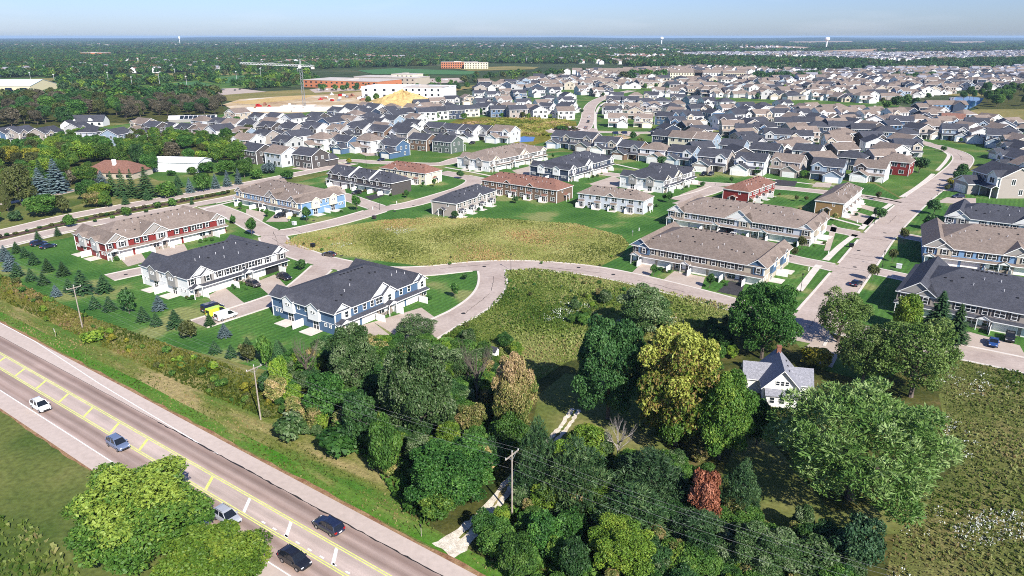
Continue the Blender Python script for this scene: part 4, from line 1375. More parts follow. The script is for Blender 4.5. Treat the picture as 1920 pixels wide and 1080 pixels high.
townhouse('charcoal grey townhouse block with white fire walls across its dark roof', (733.4, 344.2), (612.2, 324.5), (771.3, 335.4), 'charcoal', 'charcoal', 'dark', [(0.06, 3.6), (0.2, 3), (0.46, 3.4), (0.6, 3.2), (0.8, 3.4)], style='garage', pitch=0.5, group=G2, seed=17, parapet=(0.36, 0.68), shut=False, fence_end=False, end='none')
townhouse('red townhouse row with red-brown hip roof and white trim', (1405.6, 360.4), (1456, 341.8), (1356, 352.4), 'red', 'red', 'brown', [(0.5, 3)], style='garden', pitch=0.5, group=G2, seed=18)
townhouse('gold-brown townhouse row with tan hip roof next to the wide right-hand street', (1584.4, 381.9), (1619.6, 352.9), (1526.4, 376), 'white', 'cream', 'tan', [(0.3, 3.4), (0.6, 3.4), (0.85, 3)], style='garden', pitch=0.5, group=G2, seed=19, endwall='gold')

# ------------------------------------------------------------------ detached houses
_W = {}


def simple_window(w, h):
    mb = MB()
    t = 0.1
    mb.box(-w / 2 - t, w / 2 + t, -0.05, 0.0, h / 2, h / 2 + t, 0)
    mb.box(-w / 2 - t, w / 2 + t, -0.05, 0.0, -h / 2 - t, -h / 2, 0)
    mb.box(-w / 2 - t, -w / 2, -0.05, 0.0, -h / 2, h / 2, 0)
    mb.box(w / 2, w / 2 + t, -0.05, 0.0, -h / 2, h / 2, 0)
    mb.box(-0.04, 0.04, -0.05, 0.0, -h / 2, h / 2, 0)
    mb.poly([(-w / 2, -0.025, -h / 2), (w / 2, -0.025, -h / 2), (w / 2, -0.025, h / 2), (-w / 2, -0.025, h / 2)], 1)
    return mb


SW = {'w': simple_window(1.7, 1.35).mesh('window', ['trim_white', 'glass']), 'n': simple_window(0.95, 1.35).mesh('window', ['trim_white', 'glass']), 'p': simple_window(1.8, 2.0).mesh('window', ['trim_white', 'glass'])}
_b = MB()
for k in range(4):
    _b.box(-2.35, 2.35, -0.06 if k % 2 else -0.075, 0.0, 0.02 + 0.53 * k, 0.53 * (k + 1))
HG = _b.mesh('garage_door', ['garage_white'])


def house_model(kind, m=1):
    """list of (name, mesh builder, material roles) + placed pieces; m mirrors left and right"""
    P, Q = [], []
    W2, D2, E, RS = 5.6, 4.7, 5.3, 2.4

    def part(name, mb, roles):
        if m < 0:
            mb.v = [(-x, y, z) for x, y, z in mb.v]
            mb.f = [tuple(reversed(f)) for f in mb.f]
        P.append((name, mb, roles))

    def piece(kindp, x, y, z, rot=0):
        Q.append((kindp, x * m, y, z, rot * m))
    if kind in (0, 1, 2, 3):
        if kind == 3:                        # gable front
            W2, D2 = 4.9, 5.6
        mb = MB()
        if kind == 2:
            mb.box(-W2, W2, -D2, D2, 0, E)
        else:
            mb.gable_box(-W2, W2, -D2, D2, 0, E, RS, 'y' if kind == 3 else 'x')
        part('wall', mb, ['wall'])
        mb = MB()
        if kind == 2:
            mb.hip_roof(-W2, W2, -D2, D2, E, RS, mi=0, fi=1)
        else:
            mb.gable_roof(-W2, W2, -D2, D2, E, RS, 'y' if kind == 3 else 'x', mi=0, fi=1)
        part('roof', mb, ['roof', 'trim'])
        gx0, gx1, gd = (-W2 - 0.3, 0.4, 4.6) if kind != 3 else (-W2 - 2.2, 0.3, 3.2)
        mb = MB()
        mb.gable_box(gx0, gx1, -D2 - gd, -D2 + 0.5, 0, 2.7, 1.7, 'y')
        part('garage_wall', mb, ['wall'])
        mb = MB()
        mb.gable_roof(gx0, gx1, -D2 - gd, -D2 + (2.0 if kind == 0 else 0.3), 2.7, 1.7, 'y', mi=0, fi=1)
        part('garage_roof', mb, ['roof', 'trim'])
        mb = MB()
        xm = (gx0 + gx1) / 2
        mb.poly([(gx0 + 0.9, -D2 - gd - 0.03, 2.95), (gx1 - 0.9, -D2 - gd - 0.03, 2.95), (xm, -D2 - gd - 0.03, 4.15)])
        part('gable', mb, ['accent'])
        piece('garage', xm, -D2 - gd - 0.01, 0)
        mb = MB()
        mb.gable_roof(gx1 + 0.2, W2, -D2 - 1.9, -D2 - 0.02, 2.6, 0.6, 'x', o=0.2, t=0.14, mi=0, fi=1)
        part('porch_roof', mb, ['roof', 'trim'])
        for x in (gx1 + 0.6, W2 - 0.2):
            mb = MB()
            mb.bar((x, -D2 - 1.8, 0), (x, -D2 - 1.8, 2.5), 0.13)
            part('porch_post', mb, ['trim'])
        piece('door', W2 - 3.6, -D2 - 0.01, 0)
        if kind in (0, 1):                   # gabled dormer bay on the front
            bx = W2 - 2.2 if kind == 0 else -W2 + 2.6
            mb = MB()
            mb.gable_box(bx - 1.9, bx + 1.9, -D2 - 0.7, -D2 + 0.2, 2.9 if kind == 0 else 4.4, E + 0.1, 1.35, 'y')
            part('front_bay', mb, ['accent'])
            mb = MB()
            mb.gable_roof(bx - 1.9, bx + 1.9, -D2 - 0.7, -D2 + 3.2, E + 0.1, 1.35, 'y', o=0.3, mi=0, fi=1)
            part('bay_roof', mb, ['roof', 'trim'])
            piece('w', bx, -D2 - 0.71, 4.45)
            piece('n', -W2 + 1.6 if kind == 0 else W2 - 3.4, -D2 - 0.01, 4.3)
            piece('n', W2 - 1.3 if kind == 1 else -0.6, -D2 - 0.01, 4.3)
        else:
            piece('w', -1.9, -D2 - 0.01, 4.3)
            piece('w', 2.2, -D2 - 0.01, 4.3)
        if kind == 3:
            mb = MB()
            mb.poly([(-3.2, -D2 - 0.03, E + 0.5), (3.2, -D2 - 0.03, E + 0.5), (0, -D2 - 0.03, E + 1.95)])
            part('gable', mb, ['accent'])
        for x in (-3.4, 0.2, 3.4):
            piece('w', x, D2 + 0.01, 4.2, math.pi)
        piece('p', -1.2, D2 + 0.01, 1.15, math.pi)
        piece('w', 3.0, D2 + 0.01, 1.5, math.pi)
        piece('w', -3.8, D2 + 0.01, 1.5, math.pi)
        for s in (-1, 1):
            piece('n', s * (W2 + 0.01), -1.2, 4.2, s * math.pi / 2)
            piece('n', s * (W2 + 0.01), 2.2, 4.2, s * math.pi / 2)
            piece('n', s * (W2 + 0.01), 1.2, 1.5, s * math.pi / 2)
        for x in (-W2, W2):
            for y in (-D2, D2):
                mb = MB()
                mb.box(x - 0.1, x + 0.1, y - 0.1, y + 0.1, 0, E - 0.25)
                part('corner_board', mb, ['trim'])
    else:                                    # low rambler
        W2, D2, E = 7.4, 6.2, 3.0
        mb = MB()
        if kind == 4:
            mb.gable_box(-W2, W2, -D2, D2, 0, E, 2.9, 'x')
        else:
            mb.box(-W2, W2, -D2, D2, 0, E)
        part('wall', mb, ['wall'])
        mb = MB()
        (mb.gable_roof if kind == 4 else mb.hip_roof)(-W2, W2, -D2, D2, E, 2.9, **({'axis': 'x'} if kind == 4 else {}), mi=0, fi=1)
        part('roof', mb, ['roof', 'trim'])
        mb = MB()
        mb.gable_box(-W2 + 0.4, -0.6, -D2 - 4.5, -D2 + 0.3, 0, 2.9, 2.1, 'y')
        part('garage_wall', mb, ['wall'])
        mb = MB()
        mb.gable_roof(-W2 + 0.4, -0.6, -D2 - 4.5, -D2 + 3.6, 2.9, 2.1, 'y', mi=0, fi=1)
        part('garage_roof', mb, ['roof', 'trim'])
        piece('garage', -W2 / 2 - 0.1, -D2 - 4.51, 0)
        mb = MB()
        mb.gable_box(1.2, 5.6, -D2 - 1.2, -D2 + 0.3, 0, 2.9, 1.6, 'y')
        part('front_bay', mb, ['accent'])
        mb = MB()
        mb.gable_roof(1.2, 5.6, -D2 - 1.2, -D2 + 3.0, 2.9, 1.6, 'y', mi=0, fi=1)
        part('bay_roof', mb, ['roof', 'trim'])
        piece('w', 3.4, -D2 - 1.21, 1.6)
        for x in (-4.5, 0, 4.5):
            piece('w', x, D2 + 0.01, 1.6, math.pi)
        for s in (-1, 1):
            piece('w', s * (W2 + 0.01), 0.5, 1.6, s * math.pi / 2)
    return P, Q


def side_gable_pair(kind):
    """two-unit house with twin dormers"""


HOUSE = {}
for kd in range(6):
    for mm in (1, -1):
        P, Q = house_model(kd, mm)
        HOUSE[(kd, mm)] = ([(n_, b_.mesh('house_' + n_, ['siding_white', 'roof_dark'][:len(r_)]), r_) for n_, b_, r_ in P], Q)
# far copies: the whole house in one mesh
HOUSE1 = {}
for kd in range(6):
    for mm in (1, -1):
        P, Q = house_model(kd, mm)
        mb = MB()
        idx = {'wall': 0, 'roof': 1, 'trim': 2, 'accent': 0}
        for n_, b_, r_ in P:
            o0 = len(mb.v)
            mb.v += b_.v
            mb.f += [tuple(i + o0 for i in f) for f in b_.f]
            mb.m += [idx[r_[k]] for k in b_.m]
        for k_, x, y, z, r in Q:
            c, s = math.cos(r), math.sin(r)
            w_, h_, mi = {'garage': (4.7, 2.1, 2), 'w': (1.9, 1.4, 3), 'n': (1.0, 1.4, 3), 'p': (1.8, 2.0, 3), 'door': (1.0, 2.1, 3)}[k_]
            z0 = z if k_ in ('garage', 'door') else z - h_ / 2
            ox, oy = 0.05 * s, -0.05 * c
            mb.poly([(x + ox - w_ / 2 * c, y + oy - w_ / 2 * s, z0), (x + ox + w_ / 2 * c, y + oy + w_ / 2 * s, z0), (x + ox + w_ / 2 * c, y + oy + w_ / 2 * s, z0 + h_), (x + ox - w_ / 2 * c, y + oy - w_ / 2 * s, z0 + h_)], mi)
        HOUSE1[(kd, mm)] = mb.mesh('far_house', ['siding_white', 'roof_tan', 'trim_white', 'glass'])

CW = {'w': 'white', 'g': 'grey', 'b': 'blue', 's': 'slate', 'n': 'navy', 'k': 'charcoal', 't': 'tan', 'r': 'red', 'e': 'green', 'y': 'cream', 'p': 'pale', 'o': 'brown', 'u': 'taupe'}
WORD = {'w': 'white', 'g': 'grey', 'b': 'blue', 's': 'pale blue', 'n': 'navy', 'k': 'charcoal', 't': 'tan', 'r': 'red', 'e': 'green-grey', 'y': 'cream', 'p': 'pale grey', 'o': 'brown', 'u': 'taupe'}
CR = {'d': 'dark', 't': 'tan', 'b': 'brown'}
RWORD = {'d': 'dark', 't': 'tan', 'b': 'brown'}


def place_house(x, y, front, wall, roof, kind, mm, label, group, full=True, sc=1.0, accent=None):
    roles = {'wall': 'siding_' + CW[wall], 'roof': 'roof_' + CR[roof], 'trim': 'trim_white', 'accent': 'siding_' + CW[accent or wall]}
    rz = rot_front(front)
    if full:
        T = thing('house', label, 'house', (x, y, 0), rz, group)
        T.scale = (sc, sc, sc)
        for n_, me, r_ in HOUSE[(kind, mm)][0]:
            put(n_, me, T, mat=[roles[k] for k in r_])
        for k_, px_, py_, pz_, r in HOUSE[(kind, mm)][1]:
            if k_ == 'garage':
                put('garage_door', HG, T, (px_, py_, pz_), r)
            elif k_ == 'door':
                put('door', EDOORD, T, (px_, py_, pz_), r)
            else:
                put('window', SW[k_], T, (px_, py_, pz_), r)
    else:
        T = put('house', HOUSE1[(kind, mm)], None, (x, y, 0), rz, (sc, sc, sc), [roles['wall'], roles['roof'], 'trim_white', 'glass'])
        tag(T, label, 'house', group)
    X = Vector((math.cos(rz), math.sin(rz)))
    BUILT.append((Vector((x, y)), X, Vector((-X.y, X.x)), 6.5 * sc, 7 * sc))
    return T


# rows: place phrase, front bearing, [(px, py at mid height, wall, roof, kind)], everything from left to right in the photograph
HROWS = [
    ('in the cluster behind the wood at far left', 100, [(17, 258, 'b', 'd', 0), (43, 257, 'u', 'd', 0), (92, 258, 'u', 'd', 1), (152, 246, 'g', 'd', 0), (180, 255, 'p', 'd', 2), (224, 260, 's', 'd', 1)]),
    ('in the row nearest the building site', 215, [(443, 219, 't', 't', 3), (485, 226, 'w', 'd', 0), (517, 227, 'w', 'd', 1), (548, 229, 'w', 'd', 3)]),
    ('in the row left of the street trees', 215, [(270, 240, 't', 't', 0), (291, 246, 'k', 'd', 1), (320, 246, 'w', 'd', 0), (350, 249, 'k', 'd', 0), (379, 233, 'p', 't', 2), (384, 251, 't', 't', 1), (412, 236, 'k', 'd', 1), (410, 253, 'w', 'd', 3), (438, 240, 'w', 't', 0), (456, 256, 's', 't', 0), (468, 243, 'g', 'd', 1), (496, 261, 'u', 'd', 0), (505, 245, 'k', 'd', 1)]),
    ('among the houses right of the construction crane', 215, [(545, 248, 'u', 'd', 1), (555, 265, 'w', 'd', 3), (590, 249, 'w', 'd', 0), (602, 268, 'w', 't', 2), (634, 250, 'g', 't', 1), (646, 272, 'b', 'd', 0), (674, 250, 'w', 'd', 0), (690, 272, 'w', 't', 2), (714, 255, 'o', 'd', 1), (736, 280, 'b', 'd', 0), (756, 258, 'u', 'd', 1)]),
    ('in the row of back gardens above the boulevard', 35, [(488, 290, 'k', 'd', 0), (535, 295, 'p', 't', 1), (588, 298, 'k', 'd', 0), (797, 268, 'o', 'd', 0), (843, 272, 'e', 'd', 1)]),
    ('in the crowd of roofs below the sand heap', 215, [(594, 225, 'k', 'd', 1), (618, 237, 'b', 'd', 3), (633, 216, 'w', 'd', 0), (655, 233, 'g', 't', 1), (657, 212, 'w', 'd', 1), (677, 213, 'w', 'd', 0), (701, 209, 'w', 'd', 1), (702, 230, 'w', 'd', 0), (734, 231, 's', 'd', 1), (757, 217, 'b', 'd', 3)]),
    ('facing the wetland from its far left bank', 345, [(799, 217, 'w', 'd', 1), (823, 214, 'w', 'd', 0), (851, 213, 'n', 'd', 1), (881, 209, 'y', 'd', 0), (932, 210, 'b', 'd', 0), (968, 212, 'u', 'd', 1), (1008, 212, 'w', 'd', 3), (1057, 214, 'w', 't', 0)]),
    ('along the near edge of the wetland', 215, [(775, 240, 'w', 'd', 0), (817, 246, 'e', 'd', 1), (850, 250, 'w', 'd', 0), (878, 252, 'w', 'd', 1), (905, 251, 'k', 'd', 0), (945, 255, 'p', 't', 0)]),
    ('in the second row beyond the wetland', 160, [(790, 199, 's', 'd', 0), (820, 196, 'u', 't', 1), (847, 191, 'w', 'd', 0), (877, 188, 't', 't', 3), (905, 197, 'w', 'd', 1), (943, 194, 'w', 't', 0), (981, 197, 'w', 'd', 1), (1018, 199, 'w', 't', 0), (1058, 195, 'w', 'd', 0)]),
    ('in the third row beyond the wetland', 160, [(900, 180, 'w', 'd', 0), (924, 182, 'w', 'd', 1), (947, 177, 'u', 't', 0), (973, 180, 'b', 'd', 1), (1007, 175, 'w', 'd', 1), (1030, 189, 'g', 'd', 2), (1038, 174, 'w', 'd', 0), (1065, 186, 'w', 'd', 3), (1092, 171, 'p', 't', 0), (1120, 174, 'k', 't', 1), (1137, 170, 'n', 'd', 3)]),
    ('between the roundabout and the townhouses', 215, [(1058, 264, 's', 'd', 0), (1098, 269, 'u', 'd', 1), (1140, 275, 'w', 'd', 0), (1185, 284, 'o', 'd', 0), (1229, 289, 'w', 't', 2), (1281, 294, 's', 'd', 0), (1340, 305, 'u', 'd', 0), (1408, 311, 'w', 'd', 1), (1477, 312, 'u', 't', 0), (1552, 321, 's', 'd', 0), (1633, 323, 'w', 't', 1)]),
    ('facing the playground beside the roundabout', 190, [(1158, 228, 'w', 't', 1), (1206, 228, 'y', 't', 0)]),
    ('in the knot of roofs right of the climbing road', 190, [(1152, 194, 'w', 'd', 1), (1150, 203, 'w', 't', 3), (1150, 212, 'w', 'd', 0), (1155, 185, 'w', 'd', 0), (1182, 195, 'w', 'd', 1), (1184, 205, 'w', 't', 0), (1191, 214, 't', 't', 3), (1210, 197, 's', 'd', 0), (1192, 184, 't', 't', 2), (1221, 184, 'w', 'd', 0), (1226, 208, 'u', 'd', 3), (1240, 197, 'w', 'd', 2), (1234, 174, 'w', 't', 0), (1260, 175, 'w', 't', 1), (1271, 189, 'w', 'd', 0), (1270, 200, 't', 't', 2)]),
    ('backing onto the playground lawn', 35, [(1251, 224, 'b', 'd', 0), (1270, 214, 'y', 't', 1), (1252, 262, 'n', 'd', 1), (1284, 266, 'y', 't', 0), (1322, 269, 's', 't', 0), (1378, 279, 's', 'd', 1), (1438, 289, 'n', 'd', 0), (1517, 290, 'w', 'd', 0), (1597, 302, 'n', 'd', 2), (1681, 310, 'r', 't', 2)]),
    ('in the white gabled row across the middle right', 165, [(1297, 225, 'w', 'd', 0), (1340, 219, 'b', 'd', 3), (1356, 232, 'w', 'd', 1), (1386, 222, 'w', 'd', 0), (1425, 221, 't', 't', 0), (1462, 219, 'w', 'd', 1), (1501, 220, 'w', 'd', 0), (1543, 218, 'w', 't', 0), (1584, 218, 'w', 't', 1), (1626, 220, 'w', 't', 0), (1679, 219, 'w', 't', 1)]),
    ('behind the white gabled row at middle right', 165, [(1305, 210, 'b', 'd', 1), (1300, 192, 's', 'd', 0), (1327, 195, 'w', 'd', 1), (1360, 197, 'w', 'd', 2), (1363, 208, 'w', 't', 0), (1398, 206, 'w', 'd', 1), (1431, 205, 'u', 'd', 2), (1469, 200, 'w', 'd', 0)]),
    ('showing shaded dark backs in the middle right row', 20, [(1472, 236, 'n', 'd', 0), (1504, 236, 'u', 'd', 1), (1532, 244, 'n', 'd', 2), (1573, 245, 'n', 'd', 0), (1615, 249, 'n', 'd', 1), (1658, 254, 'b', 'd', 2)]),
    ('in the block enclosed by the right-hand street', 190, [(1372, 243, 't', 't', 1), (1399, 250, 'g', 'd', 0), (1455, 261, 's', 'd', 0), (1500, 262, 'w', 'd', 0), (1568, 272, 'w', 't', 0), (1641, 277, 'w', 'd', 3), (1699, 281, 'g', 'd', 0)]),
    ('around the head of the curved right-hand street', 205, [(1594, 226, 'w', 'd', 2), (1641, 231, 'w', 't', 3), (1688, 235, 'b', 'd', 1), (1698, 258, 'g', 'd', 2), (1731, 226, 'w', 'd', 3), (1748, 244, 'w', 't', 2), (1785, 230, 'y', 'b', 0), (1787, 251, 's', 'd', 1), (1829, 238, 's', 'd', 1), (1838, 256, 'w', 't', 3), (1875, 263, 's', 'd', 0), (1882, 242, 'w', 'd', 3)]),
    ('lining the right side of the curved street', 270, [(1904, 272, 'u', 't', 0), (1908, 288, 'u', 'd', 1), (1903, 306, 'u', 'd', 0), (1925, 322, 'u', 't', 1), (1872, 348, 'u', 'd', 0)])]
hr = random.Random(21)


def row_label(wl, rf, i, phrase):
    lab = '%s house, %s roof, %s from left %s' % (WORD[wl], RWORD[rf], nth(i), phrase)
    if len(lab.split()) > 16:
        lab = '%s house, %s roof, %s from left, %s' % (WORD[wl], RWORD[rf], nth(i), phrase.replace('in the ', ''))
    return lab


for phrase, front, hs_ in HROWS:
    hs_ = sorted(hs_)
    n_ = len(hs_)
    for i, (px_, py_, wl, rf, kd) in enumerate(hs_):
        x, y = G(px_, py_, 3.5)
        a0 = 1.0 if px_ < 1850 or py_ < 330 else 1.25
        fd = front + hr.uniform(-4, 4)
        lab = row_label(wl, rf, i + 1, phrase)
        acc = hr.choice([wl, wl, 'w', 'k', 't', 'g'])
        off = comp(front) * -1.5
        place_house(x + off.x, y + off.y, fd, wl, rf, kd, hr.choice((1, -1)), lab, 'detached houses of the near neighbourhood', True, a0 * hr.uniform(1.14, 1.3), acc)

# houses filling the lots between, one mesh each; the farther rows are one object
def lot_free(x, y, m):
    for c, X, Y, h, w in BUILT:
        if (c.x - x) ** 2 + (c.y - y) ** 2 > 900:
            continue
        d = Vector((x - c.x, y - c.y))
        if (max(h, w) > 9 and abs(d.dot(X)) < h + m * 0.55 and abs(d.dot(Y)) < w + m * 0.55) or (max(h, w) <= 9 and d.length < m):
            return False
    p = Vector((x, y))
    for pts, w, kb in ROADS:
        if seg_dist(p, pts) < w / 2 + 8.5:
            return False
    return True


LOTS = [(440, 258), (560, 238), (700, 205), (800, 192), (900, 172), (1070, 160), (1250, 158), (1500, 172), (1700, 190), (1760, 222), (1900, 244), (1920, 300), (1850, 262), (1740, 268), (1640, 318), (1500, 318), (1290, 300), (1240, 250), (1130, 215), (1080, 205), (1070, 216), (930, 214), (800, 222), (760, 270), (640, 290), (470, 285)]
KEEP = [[(820, 240), (860, 216), (1075, 216), (1120, 250), (1240, 262), (1240, 300), (1030, 300), (960, 262)], [(1240, 182), (1480, 192), (1720, 212), (1720, 224), (1480, 208), (1240, 198)], [(1690, 300), (1700, 262), (1840, 262), (1840, 320)], [(1110, 262), (1110, 222), (1240, 228), (1240, 268)]]
LP = np.array(GP(LOTS))
cand = []
rgl = np.random.default_rng(12)
for _ in range(9000):
    x, y = rgl.uniform(LP[:, 0].min(), LP[:, 0].max()), rgl.uniform(LP[:, 1].min(), LP[:, 1].max())
    cand.append((x, y))
cx_, cy_ = np.array(cand).T
ok_ = pip(LP, cx_, cy_)
for kp in KEEP:
    ok_ &= ~pip(np.array(GP(kp)), cx_, cy_)
cand = sorted([c for c, k in zip(cand, ok_) if k], key=lambda c: c[1])
fill = []
for x, y in cand:
    if len(fill) >= 100:
        break
    if not lot_free(x, y, 17.6):
        continue
    BUILT.append((Vector((x, y)), Vector((1, 0)), Vector((0, 1)), 7, 7))
    fill.append((x, y))
fill.sort(key=lambda c: c[0] / c[1])
seen_ = {}
for x, y in fill:
    wl, rf = hr.choice('wwwwusgkbtn'), hr.choice('ddddtt')
    if x / y > 0.35 and y > 330:
        rf = hr.choice('ttttd')
    seen_[(wl, rf)] = seen_.get((wl, rf), 0) + 1
    front = 165 if x / y > 0.2 else 215
    lab = '%s house, %s roof, among the crowded middle lots, %s such from left' % (WORD[wl], RWORD[rf], nth(seen_[(wl, rf)]))
    BUILT.pop(0) if False else None
    place_house(x, y, front + hr.choice((0, 0, 180)) + hr.uniform(-8, 8), wl, rf, hr.choice((0, 1, 2, 3, 0)), hr.choice((1, -1)), lab, 'houses on the middle lots', False, hr.uniform(1.08, 1.22), None)

FROWS = [(170, (1262, 172), (1640, 186), 22), (350, (1258, 165), (1650, 177), 22), (170, (1250, 158), (1680, 169), 24), (350, (1270, 152), (1700, 161), 26), (170, (1290, 148), (1720, 155), 26), (170, (890, 165), (1240, 159), 22), (350, (900, 159), (1250, 152), 24), (170, (985, 153), (1240, 146), 20), (350, (1000, 148), (1240, 142), 18),
         (200, (1130, 139), (1400, 139), 18), (190, (1660, 180), (1780, 170), 8), (190, (1700, 165), (1915, 161), 16), (170, (1680, 158), (1960, 152), 22)]
FW, FR = ['white', 'white', 'white', 'tan', 'grey', 'taupe', 'slate', 'navy'], ['tan', 'tan', 'tan', 'tan', 'dark']
MATL = ['siding_' + k for k in ('white', 'tan', 'grey', 'taupe', 'slate', 'navy')] + ['roof_tan', 'roof_dark', 'trim_white', 'glass']
allv, allf, allm = [], [], []
for front, a_, b_, n_ in FROWS:
    A_, B_ = Vector(G(*a_, 3)), Vector(G(*b_, 3))
    for i in range(n_):
        p = A_.lerp(B_, (i + 0.5) / n_)
        x, y = p.x + hr.uniform(-3, 3), p.y + hr.uniform(-9, 9)
        me_ = HOUSE1[(hr.choice((0, 1, 2, 4, 4, 5)), hr.choice((1, -1)))]
        a = rot_front(front + hr.choice((0, 0, 0, 90, -90)) + hr.uniform(-12, 12))
        sc = hr.uniform(1.2, 1.4)
        c, s = math.cos(a) * sc, math.sin(a) * sc
        o0 = len(allv)
        allv += [(x + v.co.x * c - v.co.y * s, y + v.co.x * s + v.co.y * c, v.co.z * sc) for v in me_.vertices]
        mi_ = [MATL.index('siding_' + hr.choice(FW)), MATL.index('roof_' + hr.choice(FR)), 8, 9]
        for pl in me_.polygons:
            allf.append(tuple(o0 + k for k in pl.vertices))
            allm.append(mi_[pl.material_index])
mb = MB()
mb.v, mb.f, mb.m = allv, allf, allm
o = put('distant_houses', mb.mesh('distant_houses', MATL))
o['kind'] = 'stuff'


def far_houses(name, poly_px, spacing, seed, roof_mats, wall_mat='siding_white', size=(13.5, 11)):
    """a distant mass of houses as one object"""
    rg = np.random.default_rng(seed)
    P = np.array(GP(poly_px))
    area = 0.5 * abs(np.dot(P[:, 0], np.roll(P[:, 1], 1)) - np.dot(P[:, 1], np.roll(P[:, 0], 1)))
    n = int(area / spacing ** 2 * 1.3)
    lo, hi = P.min(0), P.max(0)
    x, y = rg.uniform(lo[0], hi[0], n * 3), rg.uniform(lo[1], hi[1], n * 3)
    k = pip(P, x, y)
    x, y = x[k][:n], y[k][:n]
    # snap to street-like rows
    x = np.round(x / spacing) * spacing + rg.uniform(-2, 2, len(x))
    y = np.round(y / (spacing * 1.6)) * spacing * 1.6 + rg.uniform(-6, 6, len(y))
    mb = MB()
    for i in range(len(x)):
        if any(abs((Vector((x[i], y[i])) - c).length) < 6 for c in ()):
            continue
        a = rg.choice((0, 90)) + rg.uniform(-15, 15)
        c, s = math.cos(math.radians(a)), math.sin(math.radians(a))
        w, d = size[0] / 2 * rg.uniform(0.85, 1.2), size[1] / 2
        e, r = rg.uniform(4.5, 7.5), 3.2
        T = lambda u, v, z: (x[i] + u * c - v * s, y[i] + u * s + v * c, z)
        mr = int(rg.integers(1, 1 + len(roof_mats)))
        o = 0.5
        mb.poly([T(-w, -d, 0), T(w, -d, 0), T(w, -d, e), T(-w, -d, e)], 0)
        mb.poly([T(w, d, 0), T(-w, d, 0), T(-w, d, e), T(w, d, e)], 0)
        mb.poly([T(w, -d, 0), T(w, d, 0), T(w, d, e), T(w, 0, e + r), T(w, -d, e)], 0)
        mb.poly([T(-w, d, 0), T(-w, -d, 0), T(-w, -d, e), T(-w, 0, e + r), T(-w, d, e)], 0)
        mb.poly([T(-w - o, -d - o, e - 0.2), T(w + o, -d - o, e - 0.2), T(w + o, 0, e + r + 0.15), T(-w - o, 0, e + r + 0.15)], mr)
        mb.poly([T(w + o, d + o, e - 0.2), T(-w - o, d + o, e - 0.2), T(-w - o, 0, e + r + 0.15), T(w + o, 0, e + r + 0.15)], mr)
    o = put(name, mb.mesh(name, [wall_mat] + roof_mats))
    o['kind'] = 'stuff'
    return o


far_houses('distant_houses', [(1420, 140), (1640, 136), (1920, 140), (2000, 156), (1700, 158), (1500, 150)], 19, 2, ['roof_tan', 'roof_tan', 'roof_dark', 'roof_grey'])
far_houses('distant_houses', [(1260, 102), (1500, 100), (1700, 102), (1960, 97), (2100, 104), (1900, 112), (1640, 116), (1480, 108), (1300, 107)], 21, 3, ['roof_grey', 'roof_dark', 'roof_grey', 'roof_tan'])
far_houses('distant_houses', [(1060, 140), (1330, 130), (1500, 131), (1480, 138), (1260, 140), (1100, 146)], 19, 4, ['roof_tan', 'roof_tan', 'roof_tan', 'roof_dark'])
far_houses('distant_houses', [(1640, 132), (1800, 134), (1960, 128), (1980, 138), (1800, 142), (1650, 140)], 20, 5, ['roof_tan', 'roof_grey'])
far_houses('distant_houses', [(1200, 84), (700, 80), (900, 92), (1250, 98), (1500, 92), (1400, 84)], 62, 6, ['roof_tan', 'roof_brown', 'roof_grey'])
far_houses('distant_houses', [(-150, 128), (350, 112), (760, 104), (800, 118), (400, 134), (150, 140), (-150, 146)], 40, 7, ['roof_tan', 'roof_brown', 'roof_grey'])
far_houses('distant_houses', [(-500, 84), (200, 82), (640, 80), (640, 84), (100, 88), (-500, 92)], 62, 8, ['roof_tan', 'roof_brown', 'roof_tan'])
far_houses('distant_houses', [(500, 110), (1000, 100), (1300, 104), (1240, 122), (840, 114), (560, 124)], 42, 9, ['roof_tan', 'roof_brown', 'roof_grey'])

# ------------------------------------------------------------------ trees
def make_lobes(rg, n, rmin, rmax, spread, flat=0.75):
    L = []
    for i in range(n):
        d = rg.normal(size=3)
        d /= np.linalg.norm(d)
        if d[2] < -0.8:
            d[2] *= -0.5
        r = rg.uniform(rmin, rmax)
        c = d * spread * rg.uniform(0.55, 1.0)
        L.append((*c, r, r, r * flat, rg.uniform(0, 1)))
    L.append((0, 0, 0, spread * 0.85, spread * 0.85, spread * 0.8, 0.4))
    return np.array(L)


